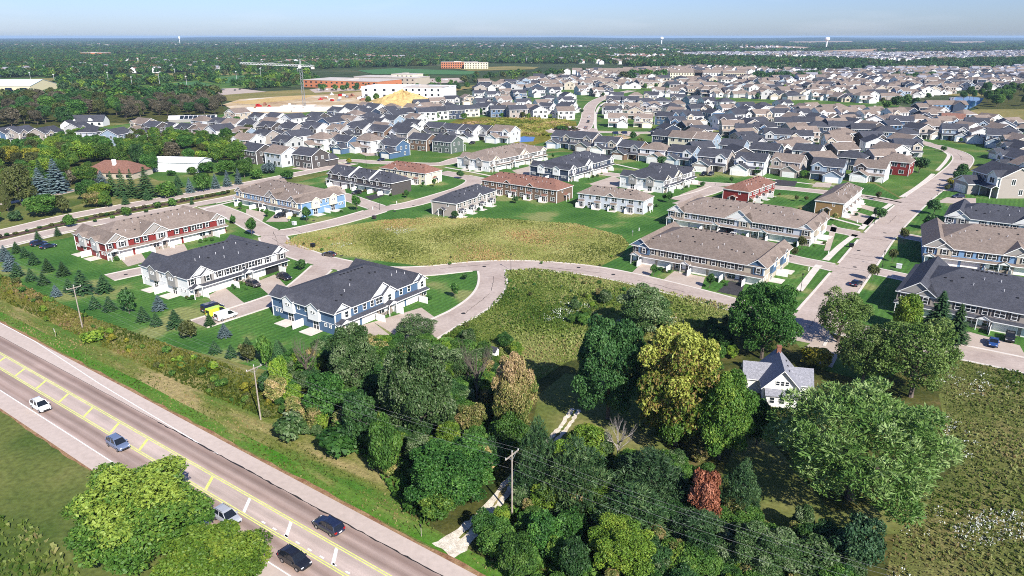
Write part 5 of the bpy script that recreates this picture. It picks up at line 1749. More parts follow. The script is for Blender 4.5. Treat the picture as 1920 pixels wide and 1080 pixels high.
def crown(name, seed, lobes, n, size, cards=3, out=0.75, aspect=0.55, inner=0.12, tint_top=0.0, droop=0.0, mat='leaf_green', jitter=0.35):
    rg = np.random.default_rng(seed)
    w = lobes[:, 3] ** 2
    k = rg.choice(len(lobes), n * 3, p=w / w.sum())
    d = rg.normal(size=(n * 3, 3))
    d /= np.linalg.norm(d, axis=1)[:, None]
    d[:, 2] = np.where(d[:, 2] < -0.35, np.abs(d[:, 2]) * rg.choice([1, -1], n * 3, p=[0.6, 0.4]), d[:, 2])
    r = rg.uniform(0.82, 1.06, n * 3)
    r = np.where(rg.random(n * 3) < inner, rg.uniform(0.3, 0.8, n * 3), r)
    p = lobes[k, :3] + d * lobes[k, 3:6] * r[:, None]
    q = (p[:, None, :] - lobes[None, :, :3]) / lobes[None, :, 3:6]
    dist = np.linalg.norm(q, axis=2)
    dist[np.arange(len(p)), k] = 9
    ok = (dist.min(1) > 0.8) | (rg.random(len(p)) < inner)
    p, d, k = p[ok][:n], d[ok][:n], k[ok][:n]
    n = len(p)
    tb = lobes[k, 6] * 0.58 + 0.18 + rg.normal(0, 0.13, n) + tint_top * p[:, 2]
    # sprigs of a few leaf cards
    P = np.repeat(p, cards, 0) + rg.normal(0, size * 0.55, (n * cards, 3))
    D = np.repeat(d, cards, 0) * out + rg.normal(0, 1 - out * 0.6, (n * cards, 3))
    D[:, 2] += 0.25 - droop
    D /= np.linalg.norm(D, axis=1)[:, None] + 1e-9
    T = np.repeat(tb, cards) + rg.normal(0, 0.09, n * cards)
    a = np.cross(D, rg.normal(size=D.shape))
    a /= np.linalg.norm(a, axis=1)[:, None] + 1e-9
    b = np.cross(D, a)
    s = size * rg.uniform(1 - jitter, 1 + jitter, (len(P), 1))
    if aspect < 0:                          # long shoots that point outward
        a_, b_ = D, a
        v0, v2 = P - a_ * s * 1.0, P + a_ * s * 1.5
        v1, v3 = P + b_ * s * (-aspect) + b * s * 0.15, P - b_ * s * (-aspect) - b * s * 0.15
    else:
        v0, v2 = P - a * s, P + a * s
        v1, v3 = P - b * s * aspect + D * s * 0.25, P + b * s * aspect + D * s * 0.25
    V = np.stack([v0, v1, v2, v3], 1).reshape(-1, 3)
    F = np.arange(len(V)).reshape(-1, 4)
    return np_mesh(name, V, F, mat, np.clip(np.repeat(T, 4), 0, 1))


def conifer(name, seed, whorls, per, cards, size, mat, width=1.0, pw=0.85):
    """unit spruce: height 1, base radius 1"""
    rg = np.random.default_rng(seed)
    V, T = [], []
    for i in range(whorls):
        h = 0.04 + 0.94 * i / (whorls - 1)
        R = (1 - h) ** pw * rg.uniform(0.86, 1.1) + 0.03
        m = max(3, int(per * (0.35 + R)))
        ph = rg.uniform(0, 6.28)
        for j in range(m):
            a = ph + 2 * math.pi * j / m + rg.uniform(-0.25, 0.25)
            Rb = R * rg.uniform(0.75, 1.12)
            tb = rg.uniform(0.25, 0.75)
            for c in range(cards):
                f = (c + 0.6) / cards
                rad = Rb * f
                z = h - 0.06 * f * Rb + 0.05 * f * f + rg.normal(0, 0.008)
                p = np.array([math.cos(a) * rad, math.sin(a) * rad, z])
                u = np.array([math.cos(a), math.sin(a), -0.12])
                t = np.array([-math.sin(a), math.cos(a), 0.0])
                s = size * (0.6 + 0.6 * R) * rg.uniform(0.8, 1.2)
                w = s * 0.85 * (1.15 - 0.5 * f)
                zz = np.array([0, 0, 0.25 * s])
                sc = np.array([1, 1, 0.35])
                V += [p - u * s * sc, p + t * w - zz * 0.6, p + u * s * 1.3 * sc - zz * 0.4, p - t * w - zz * 0.6]
                T += [np.clip(tb + 0.3 * (f - 0.5) + rg.normal(0, 0.1), 0, 1)] * 4
    V = np.array(V)
    return np_mesh(name, V, np.arange(len(V)).reshape(-1, 4), mat, np.array(T))


def pine_crown(name, seed, whorls, mat, size, n):
    """open conifer of layered plumes: unit radius 1, z from -1 to 1"""
    rg = np.random.default_rng(seed)
    L = []
    for i in range(whorls):
        h = -0.95 + 1.9 * i / (whorls - 1)
        R = (1 - ((h + 0.55) / 1.6) ** 2 if h > -0.55 else 1.0) * rg.uniform(0.8, 1.05)
        R = max(R, 0.12)
        m = int(3 + 6 * R)
        ph = rg.uniform(0, 6.28)
        for j in range(m):
            a = ph + 6.283 * j / m + rg.uniform(-0.3, 0.3)
            rr_ = R * rg.uniform(0.55, 0.95)
            L.append((math.cos(a) * rr_, math.sin(a) * rr_, h + rg.uniform(-0.05, 0.05), 0.3 * R + 0.06, 0.3 * R + 0.06, 0.09, rg.uniform(0, 1)))
        L.append((0, 0, h, 0.3 * R, 0.3 * R, 0.14, 0.1))
    return crown(name, seed, np.array(L), n, size, 3, out=0.9, aspect=-0.22, inner=0.05, mat=mat)


def tube(V, F, pts, r0, r1, sides=6):
    base = len(V)
    n = len(pts)
    for i, p in enumerate(pts):
        d = (pts[min(i + 1, n - 1)] - pts[max(i - 1, 0)])
        d = d.normalized() if d.length > 1e-6 else Vector((0, 0, 1))
        u = d.cross(Vector((0.3, 1, 0.2))).normalized()
        w = d.cross(u)
        r = r0 + (r1 - r0) * i / (n - 1)
        for k in range(sides):
            t = 6.283 * k / sides
            V.append(tuple(p + (u * math.cos(t) + w * math.sin(t)) * r))
    for i in range(n - 1):
        for k in range(sides):
            j = (k + 1) % sides
            F.append((base + i * sides + k, base + i * sides + j, base + (i + 1) * sides + j, base + (i + 1) * sides + k))


def trunk_mesh(name, seed, limbs=7, mat='bark', r=0.035, twig=0):
    """unit trunk (height 1) with limbs; horizontal reach is also 1"""
    rr_ = random.Random(seed)
    V, F = [], []
    top = Vector((rr_.uniform(-0.06, 0.06), rr_.uniform(-0.06, 0.06), 0.95))
    mid = Vector((rr_.uniform(-0.05, 0.05), rr_.uniform(-0.05, 0.05), 0.45))
    tube(V, F, [Vector((0, 0, -0.02)), Vector((0, 0, 0.18)), mid, top], r * 2, r * 0.5)
    for i in range(limbs):
        a = 6.283 * i / limbs + rr_.uniform(-0.4, 0.4)
        h = rr_.uniform(0.22, 0.6)
        reach = rr_.uniform(0.45, 0.8)
        p0 = Vector((0, 0, h))
        p1 = Vector((math.cos(a) * reach * 0.45, math.sin(a) * reach * 0.45, h + 0.16))
        p2 = Vector((math.cos(a + 0.2) * reach, math.sin(a + 0.2) * reach, h + rr_.uniform(0.2, 0.4)))
        tube(V, F, [p0, p1, p2], r * 0.9, r * 0.25, 5)
        for j in range(twig):
            b = a + rr_.uniform(-0.9, 0.9)
            q0 = p1.lerp(p2, rr_.uniform(0, 0.9))
            q1 = q0 + Vector((math.cos(b) * 0.2, math.sin(b) * 0.2, rr_.uniform(0.08, 0.26)))
            q2 = q1 + Vector((math.cos(b) * 0.12, math.sin(b) * 0.12, rr_.uniform(0.03, 0.16)))
            tube(V, F, [q0, q1, q2], r * 0.25, r * 0.06, 4)
            for g in range(2):
                c = b + rr_.uniform(-1.2, 1.2)
                e1 = q1 + Vector((math.cos(c) * 0.12, math.sin(c) * 0.12, rr_.uniform(0.04, 0.16)))
                tube(V, F, [q1, e1], r * 0.13, r * 0.05, 3)
    me = bpy.data.meshes.new(name)
    me.from_pydata(V, [], F)
    me.materials.append(MATS[mat])
    me.update()
    return me


rgL = np.random.default_rng(5)
BIG = [crown('crown', 10 + i, make_lobes(rgL, 80, 0.13, 0.26, 0.82), 13000, 0.023, 3, out=0.5, jitter=0.55) for i in range(3)]
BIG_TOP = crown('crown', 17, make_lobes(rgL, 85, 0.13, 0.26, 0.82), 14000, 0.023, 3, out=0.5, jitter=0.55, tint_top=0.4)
SILVER = crown('crown', 15, make_lobes(rgL, 110, 0.1, 0.2, 0.88), 10000, 0.026, 3, out=0.75, aspect=-0.3, mat='leaf_silver')
FEATH = [crown('crown', 30 + i, make_lobes(rgL, 60, 0.1, 0.2, 0.82), 6000, 0.024, 3, out=0.6, inner=0.3, mat='leaf_feather') for i in range(2)]
MID = [crown('crown', 40 + i, make_lobes(rgL, 36, 0.18, 0.34, 0.74), 3000, 0.046, 3, out=0.55, jitter=0.5) for i in range(4)]
SMALL = [crown('crown', 50 + i, make_lobes(rgL, 10, 0.3, 0.5, 0.58), 420, 0.13, 3) for i in range(3)]
TALLS = [crown('crown', 60 + i, make_lobes(rgL, 12, 0.28, 0.5, 0.6, 0.9), 520, 0.11, 3) for i in range(2)]
FAR = [crown('crown', 70 + i, make_lobes(rgL, 11, 0.3, 0.5, 0.6), 170, 0.2, 2) for i in range(4)]
PINE = [pine_crown('crown', 80 + i, 13, 'needle_pine', 0.05, 5200) for i in range(2)]
SPR_BIG = [conifer('crown', 90 + i, 26, 15, 7, 0.12, 'needle_green') for i in range(2)]
SPR = [conifer('crown', 95 + i, 15, 11, 5, 0.17, 'needle_green') for i in range(3)]
TRUNK = [trunk_mesh('trunk', 5 + i) for i in range(3)]
TRUNK_S = [trunk_mesh('trunk', 9 + i, 4) for i in range(2)]
BARE = [trunk_mesh('branches', 15 + i, 13, 'bark_pale', 0.022, 7) for i in range(2)]


def clear_of_buildings(x, y, m=0.5):
    for c, X, Y, h, w in BUILT:
        d = Vector((x - c.x, y - c.y))
        if abs(d.dot(X)) < h + m and abs(d.dot(Y)) < w + m:
            return False
    return True


tr = random.Random(77)


def solve(box, lift=0.93):
    """world centre, radius and half height of the crown that fills a patch of the photograph"""
    x0, x1, y0, y1 = box
    cx_, cy_, hw, hh = (x0 + x1) / 2, (y0 + y1) / 2, (x1 - x0) / 2, (y1 - y0) / 2
    z = 5.0
    for _ in range(6):
        x, y = G(cx_, cy_, z)
        dp = depth_of(x, y, z)
        ar = hw * dp / FPX
        R = math.hypot(y, CAM_H - z)
        sd_, cd_ = (CAM_H - z) / R, y / R
        hm = hh * dp / FPX
        az = math.sqrt(max(hm * hm - (ar * sd_) ** 2, (0.5 * ar) ** 2)) / cd_
        z = az * lift
    return x, y, z, ar, az


def tree(box, kind, mat, label, cat='tree', group=None, name='tree', meshes=None, trunk=True):
    x, y, z, ar, az = solve(box, 1.35 if name == 'young_tree' else 0.95)
    T = thing(name, label, cat, (x, y, 0), tr.uniform(0, 6.28), group)
    if kind == 'spruce':
        put('crown', tr.choice(meshes or SPR_BIG), T, (0, 0, 0.3), 0, (ar, ar, z + az - 0.3), mat)
        if trunk:
            put('trunk', TRUNK_S[0], T, (0, 0, 0), 0, (0.5, 0.5, (z + az) * 0.5), 'bark')
    elif kind == 'bare':
        put('branches', tr.choice(BARE), T, (0, 0, 0), 0, (ar * 1.2, ar * 1.2, z + az), mat)
    else:
        src = meshes or {'big': BIG, 'top': [BIG_TOP], 'silver': [SILVER], 'feather': FEATH, 'mid': MID, 'small': SMALL, 'pine': PINE, 'tall': TALLS}[kind]
        put('crown', tr.choice(src), T, (0, 0, z), 0, (ar, ar, az), mat)
        if trunk:
            put('trunk', tr.choice(TRUNK if kind not in ('small', 'tall') else TRUNK_S), T, (0, 0, 0), 0, (ar * 0.8, ar * 0.8, z + az * 0.45), 'bark')
    return T


WOOD = 'trees of the wood beside the highway'
FG = [
    ((118, 398, 845, 1085), 'top', 'leaf_maple', 'large bright green maple on the near side of the highway, yellowing below'),
    ((285, 515, 985, 1130), 'big', 'leaf_lime', 'pale lime green tree in front of the large maple beside the highway'),
    ((605, 712, 600, 745), 'big', 'leaf_greygreen', 'dark tree with pale tufts against the corner of the blue townhouse'),
    ((705, 862, 625, 838), 'big', 'leaf_greygreen', 'broad grey-green tree in the middle of the wood, right of the blue townhouse'),
    ((560, 660, 690, 800), 'mid', 'leaf_emerald', 'low dense green tree at the wood edge behind the utility pole'),
    ((630, 715, 720, 845), 'mid', 'leaf_dark', 'dark tree under the broad grey-green tree'),
    ((548, 600, 645, 725), 'bare', 'bark', 'leafless pale tree between the blue townhouse and the highway'),
    ((500, 545, 660, 745), 'mid', 'leaf_lime', 'yellow-green sapling next to the leafless pale tree'),
    ((745, 940, 805, 962), 'big', 'leaf_emerald', 'wide dark green tree overhanging the gravel drive mouth'),
    ((915, 1010, 655, 825), 'top', 'leaf_pink', 'maple turning pinkish yellow left of the gravel track'),
    ((925, 1005, 770, 860), 'mid', 'leaf_green', 'plain green tree below the pinkish maple'),
    ((845, 915, 748, 820), 'mid', 'leaf_pink', 'small tree turned dusty orange in the middle of the wood'),
    ((862, 925, 655, 765), 'bare', 'bark', 'leafless grey tree left of the pinkish maple'),
    ((962, 1052, 785, 940), 'pine', 'needle_dark', 'dark pine behind the utility pole at the gravel drive'),
    ((1066, 1222, 580, 798), 'big', 'leaf_dark', 'big dark green maple casting its shadow on the gravel track'),
    ((1150, 1268, 530, 632), 'big', 'leaf_greygreen', 'dark grey-green tree beside the curving street'),
    ((1180, 1372, 598, 850), 'top', 'leaf_yellow', 'big maple turned yellow and orange left of the white farmhouse'),
    ((1290, 1425, 680, 872), 'big', 'leaf_maple', 'bright green maple touching the left wall of the white farmhouse'),
    ((1365, 1508, 520, 682), 'big', 'leaf_emerald', 'deep green tree behind the chimney of the white farmhouse'),
    ((1520, 1640, 530, 650), 'feather', 'leaf_feather', 'airy pale green tree at the end of the wide right-hand street'),
    ((1555, 1700, 590, 730), 'feather', 'leaf_feather', 'airy pale green tree right of the farmhouse court'),
    ((1635, 1812, 575, 758), 'feather', 'leaf_feather', 'broad airy tree in front of the taupe townhouse'),
    ((1670, 1740, 545, 625), 'mid', 'leaf_lime', 'bright green bushy tree at the corner of the taupe townhouse'),
    ((1438, 1785, 690, 975), 'silver', 'leaf_silver', 'huge silvery green tree in front of the white farmhouse'),
    ((1392, 1456, 742, 840), 'mid', 'leaf_emerald', 'deep green small tree added for the shade before the porch of the white farmhouse'),  # added tree standing in for the dark shade below the farmhouse
    ((1140, 1292, 830, 965), 'pine', 'needle_dark', 'wide dark pine right of the small grey leafless tree'),
    ((1010, 1146, 815, 968), 'pine', 'needle_pine', 'green pine right of the gravel drive'),
    ((1060, 1146, 785, 870), 'mid', 'leaf_lime', 'light green tree behind the green pine'),
    ((1132, 1186, 800, 872), 'bare', 'bark_pale', 'small grey leafless tree between the pines'),
    ((1288, 1360, 872, 992), 'mid', 'leaf_red', 'small tree turned russet red among the pines'),
    ((1352, 1430, 862, 978), 'pine', 'needle_dark', 'dense dark evergreen right of the russet tree'),
    ((1095, 1240, 962, 1088), 'big', 'leaf_lime', 'light yellow-green tree at the bottom of the wood under the power lines'),
    ((1108, 1262, 895, 1020), 'pine', 'needle_pine', 'pine with dull green plumes under the power lines'),
    ((975, 1062, 955, 1050), 'mid', 'leaf_emerald', 'round green bush right of the gravel drive mouth'),
    ((895, 972, 970, 1026), 'mid', 'leaf_green', 'low green bush at the edge of the gravel drive mouth'),
    ((1040, 1112, 1005, 1098), 'mid', 'leaf_dark', 'dark bush at the bottom edge below the round green bush'),
    ((1355, 1500, 968, 1094), 'big', 'leaf_greygreen', 'grey-green tree at the bottom right of the wood'),
    ((1556, 1662, 958, 1086), 'mid', 'needle_green', 'dark green round tree at the edge of the weed field'),
    ((1440, 1572, 1000, 1092), 'mid', 'leaf_greygreen', 'silver-leaved shrub left of the dark round tree'),
    ((1236, 1336, 1012, 1094), 'mid', 'leaf_maple', 'yellow-green bush at the bottom edge among the pines'),
    ((1256, 1372, 945, 1042), 'pine', 'needle_dark', 'dark spreading pine below the russet tree'),
    ((1735, 1792, 546, 622), 'spruce', 'needle_green', 'taller of two spruces before the taupe townhouse'),
    ((1772, 1822, 570, 645), 'spruce', 'needle_dark', 'shorter darker spruce before the taupe townhouse'),
    ((1325, 1385, 600, 660), 'mid', 'leaf_emerald', 'low green tree between the yellow maple and the deep green tree'),
    ((690, 760, 770, 900), 'mid', 'leaf_green', 'green tree at the left fringe of the wide dark tree'),
    ((820, 905, 640, 720), 'feather', 'leaf_greygreen', 'thin grey-green tree on the meadow edge of the wood'),
    ((1500, 1560, 640, 690), 'small', 'leaf_gold', 'small golden bush beside the farmhouse court'),
    ((1630, 1690, 740, 790), 'feather', 'leaf_feather', 'open branched small tree at the edge of the weed field'),
    ((150, 192, 614, 644), 'small', 'leaf_lime', 'round lime bush on the highway bank below a utility pole'),
    ((222, 254, 538, 590), 'tall', 'leaf_dark', 'dark slender tree among the young spruces'),
    ((336, 372, 598, 636), 'small', 'leaf_olive', 'olive round tree at the end of the young spruces'),
    ((445, 478, 640, 682), 'small', 'leaf_olive', 'olive bush close behind the utility pole on the bank'),
    ((480, 512, 625, 690), 'tall', 'leaf_green', 'green narrow tree between lawn and wood'),
    ((506, 534, 638, 680), 'spruce', 'needle_green', 'green spruce at the corner of lawn and wood'),
    ((730, 830, 590, 640), 'feather', 'leaf_greygreen', 'low grey-green thicket below the blue townhouse driveway'),
    ((590, 690, 790, 850), 'small', 'leaf_emerald', 'low emerald thicket on the highway side of the wood'),
    ((510, 575, 770, 830), 'small', 'leaf_greygreen', 'low grey-green thicket beside the foot of the utility pole')]
for f in FG:
    tree(f[0], f[1], f[2], f[3], group=WOOD if f[0][0] > 480 else None, name='bush' if 'bush' in f[3] or 'thicket' in f[3] else ('pine_tree' if f[1] == 'pine' else 'tree'), cat='bush' if 'bush' in f[3] or 'thicket' in f[3] else 'tree')

# young spruces on the lawn bank (base, top)
YS = [(8, 490, 462), (18, 508, 478), (30, 520, 494), (46, 484, 464), (62, 497, 474), (57, 528, 505), (88, 510, 486), (80, 535, 512), (117, 518, 492), (128, 548, 524), (152, 552, 508), (193, 550, 517), (204, 584, 557),
      (238, 565, 540), (267, 604, 576), (297, 583, 555), (292, 612, 588), (327, 616, 582), (402, 664, 640), (433, 672, 648), (462, 672, 645), (420, 634, 608), (463, 650, 633), (176, 580, 556), (30, 475, 455), (104, 557, 536), (524, 668, 640), (392, 612, 590)]
YS.sort()
for i, (bx, by, ty) in enumerate(YS):
    hw = (by - ty) * 0.5
    tree((bx - hw, bx + hw, ty - 2, by), 'spruce', tr.choice(['needle_green', 'needle_green', 'needle_dark', 'needle_blue']), 'young spruce on the lawn bank left of the townhouses, %s from left' % nth(i + 1), group='young spruces on the lawn bank', name='spruce', meshes=SPR)

# street and garden trees (base x, base y, top y, kind)
ST = [(1638, 528, 491, 'f'), (1697, 454, 425, 'f'), (1675, 492, 465, 'f'), (1754, 404, 372, 's'), (1744, 432, 400, 's'), (1726, 326, 292, 's'), (1739, 308, 298, 's'), (1770, 285, 272, 's'), (1808, 332, 306, 's'), (1799, 343, 318, 's'), (1788, 352, 330, 'g'),
      (1776, 361, 344, 'f'), (1650, 413, 385, 's'), (1648, 376, 358, 'f'), (1494, 378, 365, 'f'), (1512, 379, 366, 'f'), (1505, 470, 440, 'f'), (1490, 484, 462, 'f'), (1226, 520, 494, 't'), (1332, 542, 511, 't'), (1255, 382, 357, 't'), (1246, 378, 362, 't'), (1037, 298, 287, 't'),
      (853, 561, 529, 't'), (870, 526, 512, 's'), (563, 508, 483, 's'), (854, 412, 394, 's'), (966, 382, 366, 's'), (864, 336, 318, 's'), (814, 351, 334, 't'), (793, 351, 340, 't'), (762, 372, 355, 't'), (668, 397, 363, 't'), (574, 417, 386, 't'), (450, 394, 377, 't'), (500, 408, 391, 't'),
      (470, 444, 406, 't'), (437, 422, 403, 't'), (1407, 387, 372, 'f'), (1500, 400, 388, 'o'), (1568, 415, 398, 'o'), (1372, 344, 330, 't'), (1318, 352, 340, 's'), (990, 306, 296, 's'), (896, 392, 380, 's'), (655, 308, 296, 'g'), (590, 395, 380, 's')]
ST.sort()
SMAT = {'f': 'leaf_olive', 's': 'leaf_dark', 't': 'leaf_emerald', 'g': 'leaf_gold', 'o': 'leaf_pink'}
SNAME = {'f': 'thin olive', 's': 'round dark green', 't': 'slender green', 'g': 'yellowing', 'o': 'orange-leaved'}
cnt = {k: sum(1 for s in ST if s[3] == k) for k in SMAT}
seen = dict.fromkeys(SMAT, 0)
for bx, by, ty, k in ST:
    seen[k] += 1
    hh = (by - ty)
    hw = hh * {'f': 0.34, 's': 0.46, 't': 0.3, 'g': 0.5, 'o': 0.4}[k]
    tree((bx - hw, bx + hw, ty, by - hh * 0.18), 'tall' if k in 'tf' else 'small', SMAT[k], '%s young tree on the townhouse lawns, %s such from left' % (SNAME[k], nth(seen[k])), group='young trees on the townhouse lawns', name='young_tree')

# boulevard trees and median shrubs
BT_ = sorted([(131, 429, 400, 't'), (236, 408, 384, 't'), (210, 413, 402, 's'), (177, 420, 410, 's'), (296, 394, 377, 't'), (321, 391, 370, 't'), (359, 384, 372, 'c'), (107, 443, 424, 'c'), (435, 418, 402, 'c'), (70, 452, 432, 'c'), (28, 470, 455, 'c'), (273, 402, 391, 's')])
for i, (bx, by, ty, k) in enumerate(BT_):
    hw = (by - ty) * (0.42 if k != 'c' else 0.38)
    if k == 'c':
        tree((bx - hw, bx + hw, ty, by), 'spruce', 'needle_green', 'small dark spruce along the boulevard, number %s tree from left' % nth(i + 1), name='spruce', meshes=SPR, group='boulevard trees')
    else:
        tree((bx - hw, bx + hw, ty, by - 3), 'small', 'leaf_green', 'small green tree along the boulevard, %s tree from left' % nth(i + 1), group='boulevard trees')
ms_ = smooth(GP([(-20, 451), (0, 447), (140, 416), (270, 391), (370, 373), (425, 363)]), 14)
for i, p in enumerate(ms_[2:]):
    if i % 2 and i < 30:
        continue
    s = tr.uniform(0.5, 1.0)
    k = tr.choice(['leaf_olive', 'leaf_dusty', 'leaf_dark'])
    T = put('shrub', tr.choice(SMALL), None, (p.x + tr.uniform(-0.7, 0.7), p.y + tr.uniform(-0.7, 0.7), s * 0.75 + 0.1), tr.uniform(0, 6), (s * 1.2, s * 1.2, s * 0.8), k)
    tag(T, 'low rounded shrub in the dark mulched strip between the boulevard lanes', 'shrub', 'shrubs in the boulevard median')

# clipped shrubs by the townhouse doors
SH = [(217, 488), (221, 489), (350, 560), (356, 563), (342, 556), (425, 534), (440, 541), (448, 532), (462, 544), (377, 455), (386, 453), (398, 452), (406, 460), (215, 486), (515, 592), (523, 597), (611, 622), (1238, 507), (1246, 511), (1255, 512), (1195, 490), (1202, 492), (1356, 530), (1362, 536), (1296, 429), (1303, 431), (1383, 441), (1393, 444),
      (1496, 456), (1526, 462), (1545, 458), (735, 640), (725, 648), (806, 562), (1103, 336), (1112, 333), (1120, 331), (1128, 327), (985, 330), (978, 333), (1280, 356), (1287, 352), (560, 405), (487, 396), (492, 397), (640, 398), (1810, 508), (1822, 512), (1612, 395), (1606, 405), (1560, 398), (1574, 402), (1225, 392), (1232, 388),
      (1160, 388), (1112, 384), (1090, 378), (1022, 364), (1008, 362), (986, 362), (955, 357), (930, 372), (905, 384), (892, 390), (880, 392), (822, 402), (1060, 366), (1072, 362), (686, 352), (700, 356), (716, 360), (740, 366), (756, 366), (1425, 378), (1452, 372), (1462, 366)]
for bx, by in sorted(SH):
    x, y = G(bx, by)
    if not clear_of_buildings(x, y, 0.3):
        for c, X, Y, h, w in BUILT:
            d = Vector((x - c.x, y - c.y))
            if abs(d.dot(X)) < h + 0.8 and abs(d.dot(Y)) < w + 0.8:
                q = c + X * d.dot(X) + Y * (-(w + 0.9))
                x, y = q.x, q.y
    s = tr.uniform(0.45, 0.85)
    T = put('shrub', tr.choice(SMALL), None, (x, y, s * 0.8), tr.uniform(0, 6), (s, s, s * 0.85), tr.choice(['leaf_dark', 'leaf_green', 'leaf_olive', 'leaf_emerald']))
    tag(T, 'small rounded shrub planted against a townhouse front', 'shrub', 'foundation shrubs by the townhouses')

# trees and spruces north-west of the boulevard
NW_ = [((0, 62, 300, 388), 'mid', 'leaf_olive'), ((54, 92, 316, 364), 'spruce', 'needle_blue'), ((80, 126, 300, 362), 'spruce', 'needle_blue'), ((60, 90, 300, 350), 'spruce', 'needle_dark'), ((0, 40, 270, 310), 'mid', 'leaf_gold'), ((36, 80, 274, 312), 'mid', 'leaf_gold'), ((72, 120, 272, 316), 'mid', 'leaf_lime'), ((110, 152, 264, 308), 'mid', 'leaf_maple'),
       ((140, 190, 262, 306), 'mid', 'leaf_lime'), ((172, 220, 262, 304), 'mid', 'leaf_maple'), ((205, 240, 270, 312), 'mid', 'leaf_maple'), ((135, 188, 305, 345), 'mid', 'leaf_maple'), ((140, 182, 330, 376), 'mid', 'leaf_emerald'), ((160, 208, 336, 376), 'mid', 'leaf_lime'), ((155, 200, 352, 390), 'mid', 'leaf_pink'), ((180, 212, 355, 390), 'mid', 'leaf_maple'),
       ((40, 112, 356, 406), 'mid', 'leaf_green'), ((98, 130, 362, 402), 'small', 'leaf_olive'), ((14, 40, 392, 416), 'small', 'needle_dark'), ((196, 222, 322, 368), 'spruce', 'needle_dark'), ((214, 242, 318, 372), 'spruce', 'needle_dark'), ((234, 258, 318, 372), 'spruce', 'needle_dark'), ((252, 292, 314, 372), 'spruce', 'needle_dark'), ((178, 200, 320, 345), 'spruce', 'needle_blue'),
       ((290, 330, 334, 372), 'small', 'leaf_green'), ((322, 344, 328, 352), 'spruce', 'needle_green'), ((346, 364, 334, 362), 'spruce', 'needle_blue'), ((364, 394, 320, 360), 'small', 'leaf_green'), ((394, 412, 326, 354), 'spruce', 'needle_blue'), ((416, 434, 320, 350), 'spruce', 'needle_blue'), ((438, 454, 316, 346), 'spruce', 'needle_blue'), ((226, 242, 362, 384), 'spruce', 'needle_green'),
       ((268, 284, 352, 376), 'spruce', 'needle_green'), ((326, 342, 344, 366), 'spruce', 'needle_green'), ((240, 272, 266, 312), 'mid', 'leaf_dark'), ((262, 300, 282, 326), 'mid', 'leaf_emerald'), ((278, 308, 266, 296), 'small', 'leaf_maple'), ((300, 342, 262, 298), 'mid', 'leaf_dusty'), ((340, 366, 272, 306), 'mid', 'leaf_emerald'), ((366, 388, 280, 302), 'small', 'leaf_lime'),
       ((388, 422, 260, 306), 'mid', 'leaf_maple'), ((420, 468, 258, 306), 'feather', 'leaf_maple'), ((400, 440, 295, 330), 'mid', 'leaf_green'), ((436, 476, 292, 334), 'mid', 'leaf_green'), ((370, 402, 300, 326), 'small', 'leaf_emerald'), ((490, 518, 302, 326), 'small', 'needle_blue'), ((466, 492, 316, 336), 'small', 'leaf_green'), ((524, 552, 318, 336), 'small', 'leaf_emerald'),
       ((0, 18, 340, 400), 'mid', 'leaf_olive'), ((-30, 10, 270, 320), 'mid', 'leaf_olive'), ((150, 178, 300, 330), 'mid', 'leaf_maple'), ((-40, 0, 380, 420), 'mid', 'leaf_green'), ((118, 142, 318, 348), 'small', 'leaf_dusty'), ((350, 372, 312, 328), 'small', 'leaf_green'), ((310, 330, 318, 330), 'small', 'leaf_emerald'), ((444, 462, 300, 318), 'small', 'leaf_lime')]
NWN = {'leaf_olive': 'dark olive tree', 'needle_blue': 'blue spruce', 'needle_dark': 'dark spruce', 'leaf_gold': 'golden green tree', 'leaf_lime': 'lime green tree', 'leaf_maple': 'bright green tree', 'leaf_emerald': 'deep green tree', 'leaf_pink': 'dusty orange tree', 'leaf_green': 'mid green tree',
       'needle_green': 'small green spruce', 'leaf_dark': 'very dark tree', 'leaf_dusty': 'greyish half bare tree'}
NW_.sort(key=lambda t: t[0][0] + t[0][1])
seen = {}
for b_, k, m_ in NW_:
    seen[m_] = seen.get(m_, 0) + 1
    tree(b_, k, m_, '%s beyond the boulevard near the brown-roofed house, %s such from left' % (NWN[m_], nth(seen[m_])), group='trees beyond the boulevard', name='spruce' if 'spruce' in NWN[m_] else 'tree', meshes=SPR if k == 'spruce' else None)

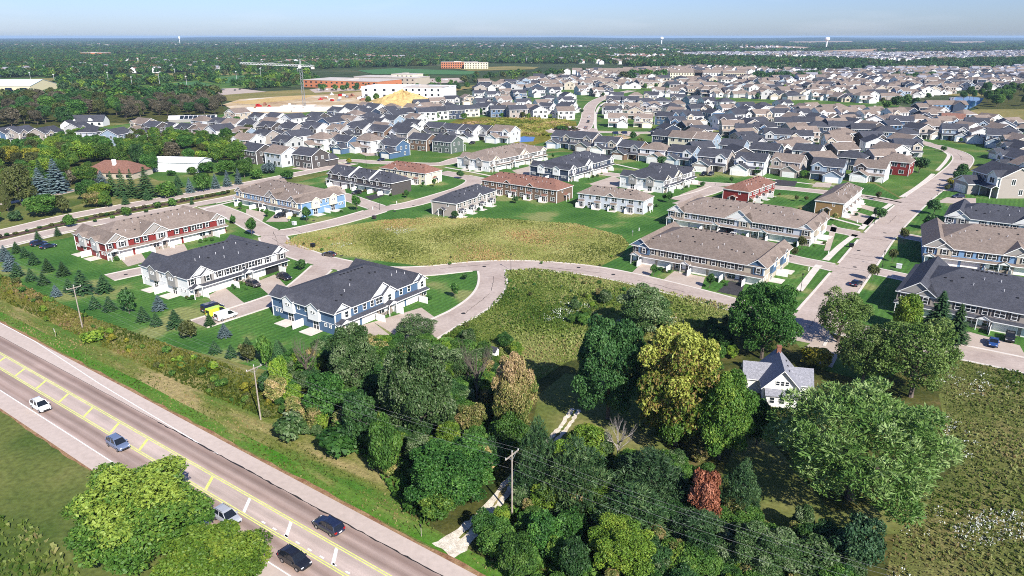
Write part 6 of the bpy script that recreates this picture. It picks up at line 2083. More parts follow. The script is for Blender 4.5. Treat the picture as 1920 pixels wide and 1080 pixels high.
# garden trees among the houses
GT_ = [(1240, 312, 14), (1418, 330, 12), (1380, 326, 13), (1300, 258, 10), (1330, 240, 8), (1290, 240, 9), (1520, 256, 12), (1655, 300, 14), (1618, 300, 12), (1600, 330, 9), (1505, 335, 12), (1000, 296, 8), (1170, 238, 7), (1198, 238, 7), (1186, 264, 12), (1200, 274, 12), (1225, 248, 8), (1146, 222, 6), (1090, 214, 7), (1080, 206, 8), (1048, 224, 10), (990, 224, 9),
       (940, 222, 8), (980, 222, 9), (900, 216, 9), (870, 226, 10), (820, 226, 11), (800, 228, 8), (640, 228, 9), (556, 232, 8), (470, 240, 8), (445, 232, 10), (450, 240, 10), (706, 192, 12), (690, 196, 11), (736, 198, 12), (724, 204, 11), (745, 206, 9), (830, 172, 10), (845, 170, 11), (860, 172, 11), (876, 168, 10), (832, 184, 9), (1340, 212, 8), (1420, 208, 8),
       (1466, 258, 9), (1520, 216, 9), (1790, 222, 9), (1820, 222, 9), (1680, 205, 18), (1700, 203, 18), (1716, 206, 16), (1660, 208, 14), (1735, 206, 12), (1740, 186, 9), (1420, 186, 8), (1510, 180, 9), (1580, 184, 9), (1350, 174, 8), (1470, 170, 8), (1230, 166, 7), (1210, 168, 8), (1085, 176, 7), (1340, 160, 7), (1560, 166, 8), (1620, 182, 9), (1130, 182, 6), (1250, 172, 7),
       (1310, 196, 7), (1655, 196, 9), (1240, 220, 8), (1560, 262, 9), (1490, 250, 8), (1730, 250, 8), (1800, 268, 7)]
for bx, by, hp_ in sorted(GT_):
    x, y = G(bx, by)
    dp = depth_of(x, y)
    r = hp_ * dp / FPX * 0.62
    T = thing('garden_tree', 'small garden tree standing between the detached houses', 'tree', (x, y, 0), tr.uniform(0, 6), 'garden trees between the houses')
    put('crown', tr.choice(SMALL), T, (0, 0, r * 1.35), 0, (r, r, r * 1.05), tr.choice(['leaf_dark', 'leaf_green', 'leaf_emerald', 'leaf_olive', 'leaf_dark', 'leaf_maple']))
    put('trunk', TRUNK_S[0], T, (0, 0, 0), 0, (0.5, 0.5, r * 1.2), 'bark')

# woods behind the far left houses: single trees
WL = []


def wood_trees(poly, n, hmin, hmax, mats, label, group, seed, meshes=MID, lim=9.0):
    rg = np.random.default_rng(seed)
    x, y = scatter(poly, n * 60, rg)
    done = []
    for X_, Y_ in zip(x, y):
        if len(done) >= n:
            break
        if any((X_ - a) ** 2 + (Y_ - b) ** 2 < lim ** 2 for a, b in done) or not clear_of_buildings(X_, Y_, 4):
            continue
        done.append((X_, Y_))
        h = rg.uniform(hmin, hmax)
        r = h * rg.uniform(0.36, 0.52)
        T = thing('tree', label, 'tree', (X_, Y_, 0), rg.uniform(0, 6), group)
        put('crown', meshes[int(rg.integers(len(meshes)))], T, (0, 0, h * 0.56), 0, (r, r, h * 0.45), mats[int(rg.integers(len(mats)))])
        put('trunk', TRUNK[0], T, (0, 0, 0), 0, (r * 0.7, r * 0.7, h * 0.7), 'bark')


wood_trees([(-60, 206), (60, 200), (140, 196), (240, 208), (262, 226), (200, 226), (120, 240), (60, 236), (-60, 262)], 85, 12, 18, ['leaf_dark', 'leaf_olive', 'leaf_green', 'leaf_dusty', 'leaf_olive', 'leaf_emerald'], 'leafy tree in the wood above the far left houses', 'wood above the far left houses', 31)
wood_trees([(225, 206), (330, 196), (415, 198), (420, 212), (360, 222), (270, 230), (240, 226)], 50, 11, 16, ['leaf_dusty', 'leaf_dusty', 'leaf_dark', 'leaf_olive', 'leaf_dusty'], 'thinning greyish tree in the wood left of the building site', 'greyish wood left of the building site', 32)
wood_trees([(1800, 186), (1850, 172), (1920, 168), (2040, 176), (2040, 200), (1920, 202), (1840, 204)], 50, 9, 13, ['leaf_emerald', 'leaf_green', 'leaf_maple', 'leaf_dark', 'leaf_green'], 'leafy tree in the grove at the right end of the blue pond', 'grove beside the blue pond', 34)
wood_trees([(560, 172), (620, 166), (800, 164), (860, 158), (860, 164), (700, 172)], 24, 6, 9, ['leaf_green', 'leaf_dark'], 'small tree planted near the orange school', 'trees near the orange school', 35, FAR)


# ------------------------------------------------------------------ far woods, each one mass
def woods(name, polys, spacing, hmin, hmax, seed, mats, flat=1.0, holes=(), src_meshes=None, clear=-0.95):
    rg = np.random.default_rng(seed)
    PX, PY = [], []
    for poly in polys:
        P = np.array(GP(poly))
        lo, hi = P.min(0), P.max(0)
        n = int((hi - lo).prod() / spacing ** 2)
        x, y = rg.uniform(lo[0], hi[0], n), rg.uniform(lo[1], hi[1], n)
        k = pip(P, x, y)
        for h_ in holes:
            k &= ~pip(np.array(GP(h_)), x, y)
        # clearings
        k &= (np.sin(x / 61.0 + 1.7 * np.sin(y / 90.0)) + np.sin(y / 73.0 + 1.3 * np.sin(x / 57.0)) + rg.normal(0, 0.5, n)) > clear
        PX.append(x[k])
        PY.append(y[k])
    x, y = np.concatenate(PX), np.concatenate(PY)
    me = bpy.data.meshes.new(name)
    me.vertices.add(len(x))
    me.vertices.foreach_set('co', np.stack([x, y, np.zeros(len(x))], 1).astype(np.float32).ravel())
    h = rg.uniform(hmin, hmax, len(x))
    at = me.attributes.new('h', 'FLOAT_VECTOR', 'POINT')
    r = h * rg.uniform(0.42, 0.62, len(x)) * flat
    at.data.foreach_set('vector', np.stack([r, r, h * 0.5], 1).astype(np.float32).ravel())
    me.update()
    o = put(name, me)
    o['kind'] = 'stuff'
    src = bpy.data.collections.new('leaf_clumps')
    for i, m_ in enumerate(mats):
        sm_ = src_meshes or FAR
        c = bpy.data.objects.new('clump', sm_[i % len(sm_)])
        src.objects.link(c)
        c.material_slots[0].link = 'OBJECT'
        c.material_slots[0].material = MATS[m_]
        c.location = (0, 0, 0)
    ng = bpy.data.node_groups.new(name, 'GeometryNodeTree')
    ng.interface.new_socket('Geometry', in_out='INPUT', socket_type='NodeSocketGeometry')
    ng.interface.new_socket('Geometry', in_out='OUTPUT', socket_type='NodeSocketGeometry')
    N, Lk = ng.nodes, ng.links
    gi, go = N.new('NodeGroupInput'), N.new('NodeGroupOutput')
    iop = N.new('GeometryNodeInstanceOnPoints')
    ci = N.new('GeometryNodeCollectionInfo')
    ci.inputs['Collection'].default_value = src
    ci.inputs['Separate Children'].default_value = True
    ci.inputs['Reset Children'].default_value = True
    na = N.new('GeometryNodeInputNamedAttribute')
    na.data_type = 'FLOAT_VECTOR'
    na.inputs['Name'].default_value = 'h'
    rv = N.new('FunctionNodeRandomValue')
    rv.data_type = 'FLOAT_VECTOR'
    rv.inputs[0].default_value = (0, 0, 0)
    rv.inputs[1].default_value = (0, 0, 6.28)
    tl = N.new('GeometryNodeTranslateInstances')
    sep = N.new('ShaderNodeSeparateXYZ')
    cmb = N.new('ShaderNodeCombineXYZ')
    Lk.new(gi.outputs[0], iop.inputs['Points'])
    Lk.new(ci.outputs[0], iop.inputs['Instance'])
    iop.inputs['Pick Instance'].default_value = True
    Lk.new(na.outputs['Attribute'], iop.inputs['Scale'])
    Lk.new(rv.outputs[0], iop.inputs['Rotation'])
    sp = N.new('GeometryNodeSetPosition')
    Lk.new(na.outputs['Attribute'], sep.inputs[0])
    Lk.new(sep.outputs['Z'], cmb.inputs['Z'])
    Lk.new(gi.outputs[0], sp.inputs['Geometry'])
    Lk.new(cmb.outputs[0], sp.inputs['Offset'])
    Lk.new(sp.outputs[0], iop.inputs['Points'])
    Lk.new(iop.outputs[0], go.inputs[0])
    md = o.modifiers.new('trees', 'NODES')
    md.node_group = ng
    return o


HOLES = [[(400, 146), (480, 140), (500, 150), (420, 156)], [(300, 158), (370, 152), (400, 162), (330, 166)], [(670, 132), (740, 128), (900, 134), (880, 140), (700, 139)], [(0, 150), (300, 138), (500, 135), (500, 139), (300, 143), (90, 152)],
         [(140, 104), (250, 100), (350, 99), (350, 103), (240, 106), (150, 107)], [(850, 128), (960, 124), (1010, 126), (1000, 130), (880, 133)], [(350, 170), (440, 165), (500, 172), (420, 178)], [(780, 148), (860, 146), (870, 154), (790, 158)],
         [(1370, 90), (1460, 86), (1560, 90), (1500, 94), (1400, 94)], [(1470, 78), (1600, 77), (1600, 81), (1490, 82)], [(1670, 77), (1760, 76.5), (1740, 79), (1690, 80)], [(1760, 78), (1850, 77.5), (1845, 82), (1790, 83)], [(1530, 96), (1680, 90), (1700, 94), (1560, 100)],
         [(1000, 90), (1100, 88), (1110, 90), (1010, 92)], [(590, 172), (780, 170), (800, 146), (600, 136)], [(-60, 194), (100, 190), (100, 146), (-60, 146)], [(1140, 112), (1260, 110), (1260, 106), (1150, 106)]]
WM = ['leaf_dark', 'leaf_emerald', 'leaf_olive', 'leaf_green', 'needle_dark', 'leaf_dark', 'leaf_olive', 'leaf_maple']
woods('woodland', [[(-200, 150), (100, 144), (300, 138), (420, 134), (560, 132), (640, 128), (800, 124), (900, 118), (1100, 120), (1250, 128), (1420, 122), (1650, 122), (1920, 118), (2200, 122), (2200, 112), (1900, 114), (1640, 118), (1480, 110), (1300, 108), (1200, 96), (900, 96), (-300, 96)]], 12.0, 8, 14, 41, WM, holes=HOLES)
woods('woodland', [[(90, 190), (230, 180), (400, 178), (420, 194), (240, 202), (60, 200), (-80, 206), (-80, 194)], [(1150, 150), (1240, 147), (1250, 150), (1160, 153)]], 11.0, 10, 16, 46, WM, holes=HOLES, clear=-1.6)
woods('woodland', [[(-100, 192), (90, 190), (230, 180), (400, 178), (520, 164), (600, 150), (560, 134), (420, 136), (200, 142), (-100, 152)]], 13.0, 7, 13, 61, WM + ['leaf_lime', 'leaf_maple'], holes=HOLES, clear=-0.1)
woods('woodland', [[(380, 176), (560, 164), (600, 160), (600, 150), (420, 152), (330, 165)], [(700, 162), (900, 156), (1000, 150), (1180, 142), (1180, 136), (1000, 136), (900, 142), (800, 146)]], 26.0, 6, 10, 42, WM, holes=HOLES)
woods('woodland', [[(1640, 150), (1700, 146), (1760, 148), (1740, 152)], [(1330, 132), (1500, 136), (1660, 131), (1900, 126), (2050, 130), (2050, 124), (1900, 121), (1500, 126), (1300, 124)], [(1840, 124), (1920, 112), (2080, 112), (2080, 126), (1920, 128)], [(1400, 148), (1480, 142), (1560, 146), (1500, 152), (1420, 153)]], 12.0, 8, 13, 43, ['leaf_dark', 'leaf_emerald', 'leaf_dark', 'needle_dark'])
woods('woodland', [[(-700, 96), (900, 96), (1200, 96), (1300, 100), (1500, 98), (1700, 96), (2600, 96), (3200, 80), (3200, 77.5), (-1400, 77.5)]], 46.0, 9, 15, 44, WM, flat=2.3, holes=HOLES)
woods('woodland', [[(1250, 98), (1700, 97), (2000, 93), (2300, 93), (2300, 84), (1900, 86), (1700, 84), (1400, 88), (1250, 92)]], 24.0, 7, 12, 45, WM, holes=HOLES)


PATHGAP = [[(760, 1050), (810, 985), (890, 905), (975, 845), (1030, 815), (1060, 760), (1100, 755), (1050, 845), (980, 900), (900, 1000), (870, 1060)], [(1380, 640), (1540, 640), (1540, 800), (1380, 800)], [(1380, 830), (1440, 820), (1560, 960), (1700, 940), (1690, 1000), (1560, 1010), (1420, 985), (1350, 900)]]
UG = ['leaf_green', 'leaf_emerald', 'leaf_maple', 'leaf_greygreen', 'leaf_lime', 'leaf_dark', 'leaf_green', 'leaf_pink']
woods('undergrowth', [[(500, 730), (545, 690), (640, 660), (800, 650), (860, 660), (960, 700), (1000, 740), (985, 850), (930, 905), (800, 985), (760, 950), (690, 850), (590, 830), (520, 800)]], 2.6, 2.0, 5.5, 47, UG, holes=PATHGAP, src_meshes=MID, clear=-9)
woods('undergrowth', [[(900, 1030), (985, 905), (1050, 840), (1150, 870), (1300, 880), (1430, 985), (1560, 1015), (1630, 1120), (1000, 1130)]], 2.8, 2.0, 5.5, 48, UG, holes=PATHGAP, src_meshes=MID, clear=-9)
woods('undergrowth', [[(880, 610), (950, 640), (1000, 720), (930, 700), (860, 650)], [(1060, 560), (1160, 540), (1130, 600), (1070, 620)], [(1170, 620), (1380, 600), (1420, 640), (1380, 800), (1300, 880), (1200, 840), (1180, 700)]], 4.5, 1.2, 4.0, 49, UG, holes=PATHGAP, src_meshes=MID, clear=-9)
woods('undergrowth', [[(-40, 262), (240, 258), (470, 256), (480, 300), (400, 300), (300, 312), (160, 352), (0, 384), (-60, 390)]], 8.0, 4.0, 9.5, 63, ['leaf_maple', 'leaf_green', 'leaf_lime', 'leaf_emerald', 'leaf_olive', 'leaf_maple'], holes=[[(160, 300), (275, 300), (275, 350), (160, 350)], [(292, 285), (400, 285), (400, 335), (292, 335)], [(130, 345), (200, 340), (200, 380), (120, 385)], [(0, 372), (170, 348), (170, 384), (0, 400)]], src_meshes=MID, clear=-1.0)
woods('undergrowth', [M2], 8.0, 0.5, 1.5, 64, ['leaf_green', 'leaf_emerald', 'leaf_olive', 'leaf_lime', 'leaf_greygreen'], src_meshes=SMALL, clear=-0.3)
woods('undergrowth', [[(532, 457), (560, 440), (640, 426), (660, 440), (620, 462), (700, 484), (900, 484), (1125, 490), (1165, 470), (1175, 452), (1180, 458), (1165, 480), (1125, 500), (900, 492), (800, 500), (640, 478)]], 6.5, 0.5, 1.3, 65, ['leaf_green', 'leaf_olive', 'leaf_lime'], src_meshes=SMALL, clear=-0.6)
woods('undergrowth', [M3], 4.4, 0.8, 2.0, 50, ['leaf_olive', 'leaf_lime', 'leaf_green', 'leaf_maple', 'leaf_gold'], src_meshes=SMALL, clear=-0.4)

# ------------------------------------------------------------------ tall grass, weeds and flowers
def tufts(name, poly, per_m2, hmin, hmax, mat, seed, cards=2, wide=0.34, tint_scale=24.0, tint_bias=0.0, avoid=()):
    rg = np.random.default_rng(seed)
    P = np.array(GP(poly))
    lo, hi = P.min(0), P.max(0)
    n = int((hi - lo).prod() * per_m2)
    x, y = rg.uniform(lo[0], hi[0], n), rg.uniform(lo[1], hi[1], n)
    k = pip(P, x, y)
    for a in avoid:
        k &= ~pip(np.array(GP(a)), x, y)
    x, y = x[k], y[k]
    n = len(x)
    t = 0.5 + 0.26 * np.sin(x / tint_scale * 2.1 + 2 * np.sin(y / tint_scale * 1.6)) + 0.2 * np.sin(y / tint_scale * 3.4 + x / tint_scale * 1.1 + 1.5 * np.sin(x / 7.0)) + rg.normal(0, 0.17, n) + tint_bias
    h = rg.uniform(hmin, hmax, n) * (0.75 + 0.5 * np.abs(np.sin(x / 9.0 + np.cos(y / 6.0))))
    V, T = [], []
    for c in range(cards):
        a = rg.uniform(0, 2 * math.pi, n)
        w = wide * h * rg.uniform(0.6, 1.2, n)
        dx, dy = np.cos(a) * w, np.sin(a) * w
        lx, ly = rg.normal(0, 0.25, n) * h, rg.normal(0, 0.25, n) * h
        z0 = np.full(n, -0.02)
        V.append(np.stack([np.stack([x - dx * 0.5, y - dy * 0.5, z0], 1), np.stack([x + dx * 0.5, y + dy * 0.5, z0], 1),
                           np.stack([x + dx + lx, y + dy + ly, h * rg.uniform(0.7, 1.1, n)], 1), np.stack([x - dx + lx, y - dy + ly, h * rg.uniform(0.6, 1.1, n)], 1)], 1).reshape(-1, 3))
        T.append(np.repeat(t, 4))
    V, T = np.concatenate(V), np.concatenate(T)
    o = put(name, np_mesh(name, V, np.arange(len(V)).reshape(-1, 4), mat, np.clip(T, 0, 1)))
    o['kind'] = 'stuff'
    return o


tufts('tall_grass', M1, 6, 0.16, 0.42, 'tuft_meadow', 51, tint_bias=0.05)
tufts('tall_grass', M2, 7, 0.2, 0.55, 'tuft_green', 52, tint_bias=-0.12)
tufts('tall_grass', M3, 8, 0.15, 0.6, 'tuft_strip', 53, tint_scale=14, tint_bias=-0.17)
tufts('weeds', M4, 4.5, 0.2, 0.5, 'tuft_green', 54, tint_bias=0.0)
tufts('undergrowth', [(540, 800), (600, 720), (700, 640), (860, 640), (1000, 715), (960, 850), (915, 905), (800, 990), (760, 962), (690, 860)], 6, 0.25, 1.0, 'leaf_green', 55, tint_scale=9, wide=0.4)
tufts('undergrowth', [(905, 1030), (960, 950), (1000, 890), (1050, 835), (1140, 860), (1300, 880), (1430, 990), (1560, 1020), (1640, 1120), (1000, 1130)], 6, 0.25, 1.0, 'leaf_green', 56, tint_scale=9, wide=0.4)
tufts('wetland_grass', [(845, 236), (960, 220), (1060, 226), (1070, 236), (1020, 245), (1035, 256), (1000, 254), (985, 252), (955, 256), (930, 250), (880, 247)], 0.5, 0.6, 1.4, 'tuft_strip', 57, wide=0.9)
tufts('dry_grass', [(0, 570), (150, 640), (330, 722), (470, 784), (690, 900), (790, 962), (830, 1000), (770, 1010), (640, 938), (420, 820), (220, 712), (0, 600)], 3.4, 0.1, 0.3, 'tuft_meadow', 58, tint_scale=8, wide=0.4, tint_bias=-0.1)
tufts('dry_grass', [(880, 1040), (960, 1020), (1030, 1060), (1060, 1130), (960, 1130)], 3.4, 0.1, 0.35, 'tuft_meadow', 59, tint_scale=8, wide=0.4)
tufts('weeds', [(-40, 960), (60, 985), (150, 1080), (150, 1200), (-200, 1200), (-200, 950)], 3, 0.3, 0.9, 'tuft_green', 60, tint_scale=9)


def flowers(poly, n, seed, thr, rad=0.35):
    rg = np.random.default_rng(seed)
    x, y = scatter(poly, n * 6, rg)
    f = np.sin(x / 5.3 + 2 * np.sin(y / 7.1)) + np.sin(y / 4.1 + x / 9.0)
    k = f > thr
    x, y = x[k][:n], y[k][:n]
    V, m = [], 7
    for i in range(m):
        ox, oy = rg.normal(0, rad, len(x)), rg.normal(0, rad, len(x))
        z = rg.uniform(0.35, 0.75, len(x))
        s = rg.uniform(0.05, 0.11, len(x))
        a = rg.uniform(0, 6.28, len(x))
        c, s_ = np.cos(a) * s, np.sin(a) * s
        zz = rg.normal(0, 0.06, len(x))
        V.append(np.stack([np.stack([x + ox - c, y + oy - s_, z - zz], 1), np.stack([x + ox + s_, y + oy - c, z + zz], 1), np.stack([x + ox + c, y + oy + s_, z + zz], 1), np.stack([x + ox - s_, y + oy + c, z - zz], 1)], 1).reshape(-1, 3))
    V = np.concatenate(V)
    o = put('white_flowers', np_mesh('white_flowers', V, np.arange(len(V)).reshape(-1, 4), 'flower_white', rg.random(len(V))))
    o['kind'] = 'stuff'


flowers([(1700, 700), (1800, 690), (1920, 710), (2050, 740), (2050, 1200), (1640, 1200), (1690, 960), (1800, 870)], 200, 61, 0.4, 0.3)
flowers([(1790, 980), (1900, 940), (2000, 1000), (2000, 1200), (1760, 1200)], 170, 62, -0.4, 0.35)
flowers([(1060, 560), (1250, 560), (1300, 600), (1130, 640), (1020, 600)], 120, 63, 0.3, 0.5)
flowers([(560, 450), (760, 420), (800, 430), (620, 470)], 120, 64, 1.0, 0.5)

# ------------------------------------------------------------------ vehicles
for nm, c in {'white': (0.75, 0.75, 0.75), 'silver': (0.36, 0.38, 0.42), 'steelblue': (0.13, 0.17, 0.27), 'black': (0.012, 0.013, 0.017), 'navy': (0.012, 0.018, 0.045), 'brown': (0.06, 0.05, 0.045), 'blue': (0.02, 0.06, 0.2), 'grey': (0.08, 0.08, 0.09), 'lime': (0.5, 0.68, 0.05), 'maroon': (0.09, 0.01, 0.012)}.items():
    m_ = nmat('paint_' + nm, [(0, c)], rough=0.28, spec=0.5)
    m_.node_tree.nodes['Principled BSDF'].inputs['Coat Weight'].default_value = 0.6
nmat('tyre', [(0, (0.018, 0.018, 0.019))], rough=0.9)
nmat('alloy', [(0, (0.45, 0.45, 0.47))], rough=0.35, metallic=0.7)
nmat('car_glass', [(0, (0.012, 0.015, 0.02))], rough=0.05, spec=0.6)
nmat('lamp_red', [(0, (0.35, 0.012, 0.01))], rough=0.3)
nmat('lamp_clear', [(0, (0.7, 0.72, 0.75))], rough=0.2)
nmat('plastic_dark', [(0, (0.02, 0.02, 0.021))], rough=0.7)
nmat('plate', [(0, (0.7, 0.7, 0.72))], rough=0.5)

CAR = {
    # length, half width, stations of the lower body (x, z low, z shoulder, width factor), roof line (x, z, width factor)
    'suv': (4.65, 0.93, [(-2.32, 0.42, 0.95, 0.86), (-2.1, 0.3, 1.04, 0.96), (-1.3, 0.26, 1.07, 1.0), (0.3, 0.26, 1.05, 1.0), (1.05, 0.26, 1.02, 1.0), (1.9, 0.28, 0.93, 0.95), (2.2, 0.34, 0.82, 0.88), (2.32, 0.42, 0.7, 0.8)],
            [(-2.2, 1.04, 0.9), (-1.75, 1.6, 0.74), (-1.2, 1.68, 0.76), (0.05, 1.68, 0.76), (0.4, 1.62, 0.75), (1.2, 1.02, 0.88)]),
    'sedan': (4.7, 0.9, [(-2.35, 0.45, 0.88, 0.82), (-2.1, 0.3, 0.98, 0.93), (-1.3, 0.24, 0.99, 1.0), (0.3, 0.24, 0.95, 1.0), (1.0, 0.24, 0.92, 1.0), (1.9, 0.26, 0.82, 0.94), (2.2, 0.32, 0.74, 0.86), (2.35, 0.42, 0.62, 0.78)],
              [(-1.75, 0.98, 0.88), (-1.0, 1.38, 0.74), (-0.5, 1.44, 0.75), (0.0, 1.44, 0.75), (0.25, 1.4, 0.74), (1.1, 0.93, 0.88)]),
    'van': (5.2, 0.98, [(-2.6, 0.42, 1.0, 0.95), (-2.5, 0.3, 1.1, 0.98), (-1.4, 0.28, 1.12, 1.0), (0.4, 0.28, 1.12, 1.0), (1.2, 0.28, 1.1, 1.0), (2.0, 0.3, 1.0, 0.95), (2.4, 0.36, 0.85, 0.86), (2.6, 0.42, 0.7, 0.8)],
            [(-2.55, 1.1, 0.95), (-2.45, 1.95, 0.84), (-2.0, 2.05, 0.85), (0.5, 2.05, 0.85), (0.85, 1.95, 0.84), (1.75, 1.08, 0.9)]),
}


def loft(mb, secs, mi=0):
    n = len(secs[0])
    o = len(mb.v)
    for s in secs:
        mb.v += s
    for i in range(len(secs) - 1):
        for k in range(n):
            j = (k + 1) % n
            mb.f.append((o + i * n + k, o + (i + 1) * n + k, o + (i + 1) * n + j, o + i * n + j))
            mb.m.append(mi)
    mb.f.append(tuple(o + k for k in range(n)))
    mb.m.append(mi)
    mb.f.append(tuple(o + (len(secs) - 1) * n + k for k in reversed(range(n))))
    mb.m.append(mi)


def wheel_meshes():
    t, r = MB(), MB()
    for mb, R, w in ((t, 0.35, 0.24), (r, 0.22, 0.25)):
        n = 14
        a = [(R * math.cos(6.283 * k / n), -w / 2, R * math.sin(6.283 * k / n)) for k in range(n)]
        b = [(x, w / 2, z) for x, y, z in a]
        for k in range(n):
            j = (k + 1) % n
            mb.poly([a[k], a[j], b[j], b[k]])
        mb.poly(a[::-1])
        mb.poly(b)
    return t.mesh('wheel', ['tyre']), r.mesh('rim', ['alloy'])


WHEEL, RIM = wheel_meshes()


def car_parts(kind):
    Lc, hw, st, rl = CAR[kind]
    out = []
    mb = MB()
    secs = []
    for x, z0, z1, k in st:
        w = hw * k
        zm = z0 + (z1 - z0) * 0.6
        secs.append([(x, -w * 0.86, z0), (x, -w, z0 + 0.12), (x, -w * 1.0, zm), (x, -w * 0.93, z1), (x, w * 0.93, z1), (x, w, zm), (x, w, z0 + 0.12), (x, w * 0.86, z0)])
    loft(mb, secs)
    out.append(('body', mb, 'paint'))
    # cabin: pillars and roof skin, glass set just inside it
    g = MB()
    secs = []
    for x, z, k in rl:
        zb = 0.9 if kind != 'van' else 1.0
        wb = hw * 0.92
        wt = hw * k
        secs.append([(x, -wb, zb), (x, -wt if z > zb + 0.2 else -wb * 0.97, z), (x, wt if z > zb + 0.2 else wb * 0.97, z), (x, wb, zb)])
    loft(g, secs)
    out.append(('window', g, 'car_glass'))
    r = MB()
    rs = rl[1:-1]
    secs = [[(x - (0.12 if i == 0 else 0), -hw * k - 0.015, z - 0.07), (x, -hw * k * 0.96, z + 0.03), (x, hw * k * 0.96, z + 0.03), (x - (0.12 if i == 0 else 0), hw * k + 0.015, z - 0.07)] for i, (x, z, k) in enumerate(rs)]
    loft(r, secs)
    zb = 0.9 if kind != 'van' else 1.0
    for s in (-1, 1):
        def P(x, f, k):
            return (x, s * (hw * 0.925 * (1 - f) + hw * k * f + 0.015), zb + f * (rs[1][1] - zb))
        xs = [(rl[0][0] + 0.05, rs[0][0]), (-0.45, -0.5), (rs[-1][0] + (rl[-1][0] - rs[-1][0]) * 0.98, rs[-1][0] + 0.02)]
        if kind == 'van':
            xs = [(rl[0][0], rs[0][0]), (0.0, 0.0), (rl[-1][0], rs[-1][0])]
        for xb, xt in xs:
            r.bar(P(xb, 0.02, rs[0][2]), P(xt, 0.97, rs[0][2]), 0.06)
        if kind == 'van':
            r.poly([P(rl[0][0], 0.0, 0.85), P(-0.1, 0.0, 0.85), P(-0.1, 1.0, 0.85), P(rs[0][0], 1.0, 0.85)][::s])
    out.append(('roof', r, 'paint'))
    for s in (-1, 1):
        h = MB()
        x, z0, z1, k = st[-2]
        h.box(x - 0.18, x + 0.07, min(s * hw * 0.5, s * hw * 0.84), max(s * hw * 0.5, s * hw * 0.84), z1 - 0.14, z1 + 0.01)
        out.append(('headlight', h, 'lamp_clear'))
        h = MB()
        x, z0, z1, k = st[0]
        h.box(x - 0.02, x + 0.2, min(s * hw * 0.6, s * hw * 0.93), max(s * hw * 0.6, s * hw * 0.93), z1 - 0.22, z1 + 0.02)
        out.append(('tail_light', h, 'lamp_red'))
        h = MB()
        h.box(0.75, 0.95, min(s * hw * 0.95, s * (hw + 0.2)), max(s * hw * 0.95, s * (hw + 0.2)), 1.0, 1.15)
        out.append(('mirror', h, 'paint'))
    b = MB()
    x = st[-1][0]
    b.box(x - 0.08, x + 0.03, -hw * 0.6, hw * 0.6, 0.42, 0.62)
    out.append(('grille', b, 'plastic_dark'))
    b = MB()
    x = st[0][0]
    b.box(x - 0.04, x + 0.02, -0.26, 0.26, 0.62, 0.76)
    out.append(('number_plate', b, 'plate'))
    if kind == 'suv':
        b = MB()
        for s in (-1, 1):
            b.bar((-1.5, s * hw * 0.68, 1.76), (0.1, s * hw * 0.68, 1.76), 0.025)
        out.append(('roof_rail', b, 'plastic_dark'))
    return [(n_, mb_.mesh('car_' + n_, ['paint_white' if r_ == 'paint' else r_]), r_) for n_, mb_, r_ in out], Lc


CARP = {k: car_parts(k) for k in CAR}


def car(px, py, bearing, kind, paint, label, group=None, cat='car', xy=None):
    x, y = xy or G(px, py, 0.7)
    T = thing('parked_car' if group and 'parked' in group else 'car', label, cat, (x, y, 0.05), math.radians(90 - bearing), group)
    parts, Lc = CARP[kind]
    for n_, me, r_ in parts:
        put(n_, me, T, mat=['paint_' + paint] if r_ == 'paint' else None)
    hw = CAR[kind][1]
    wb = 1.4 if kind != 'van' else 1.55
    for sx in (-wb, wb):
        for s in (-1, 1):
            w = put('wheel', WHEEL, T, (sx, s * (hw - 0.1), 0.35))
            put('rim', RIM, w)
    return T


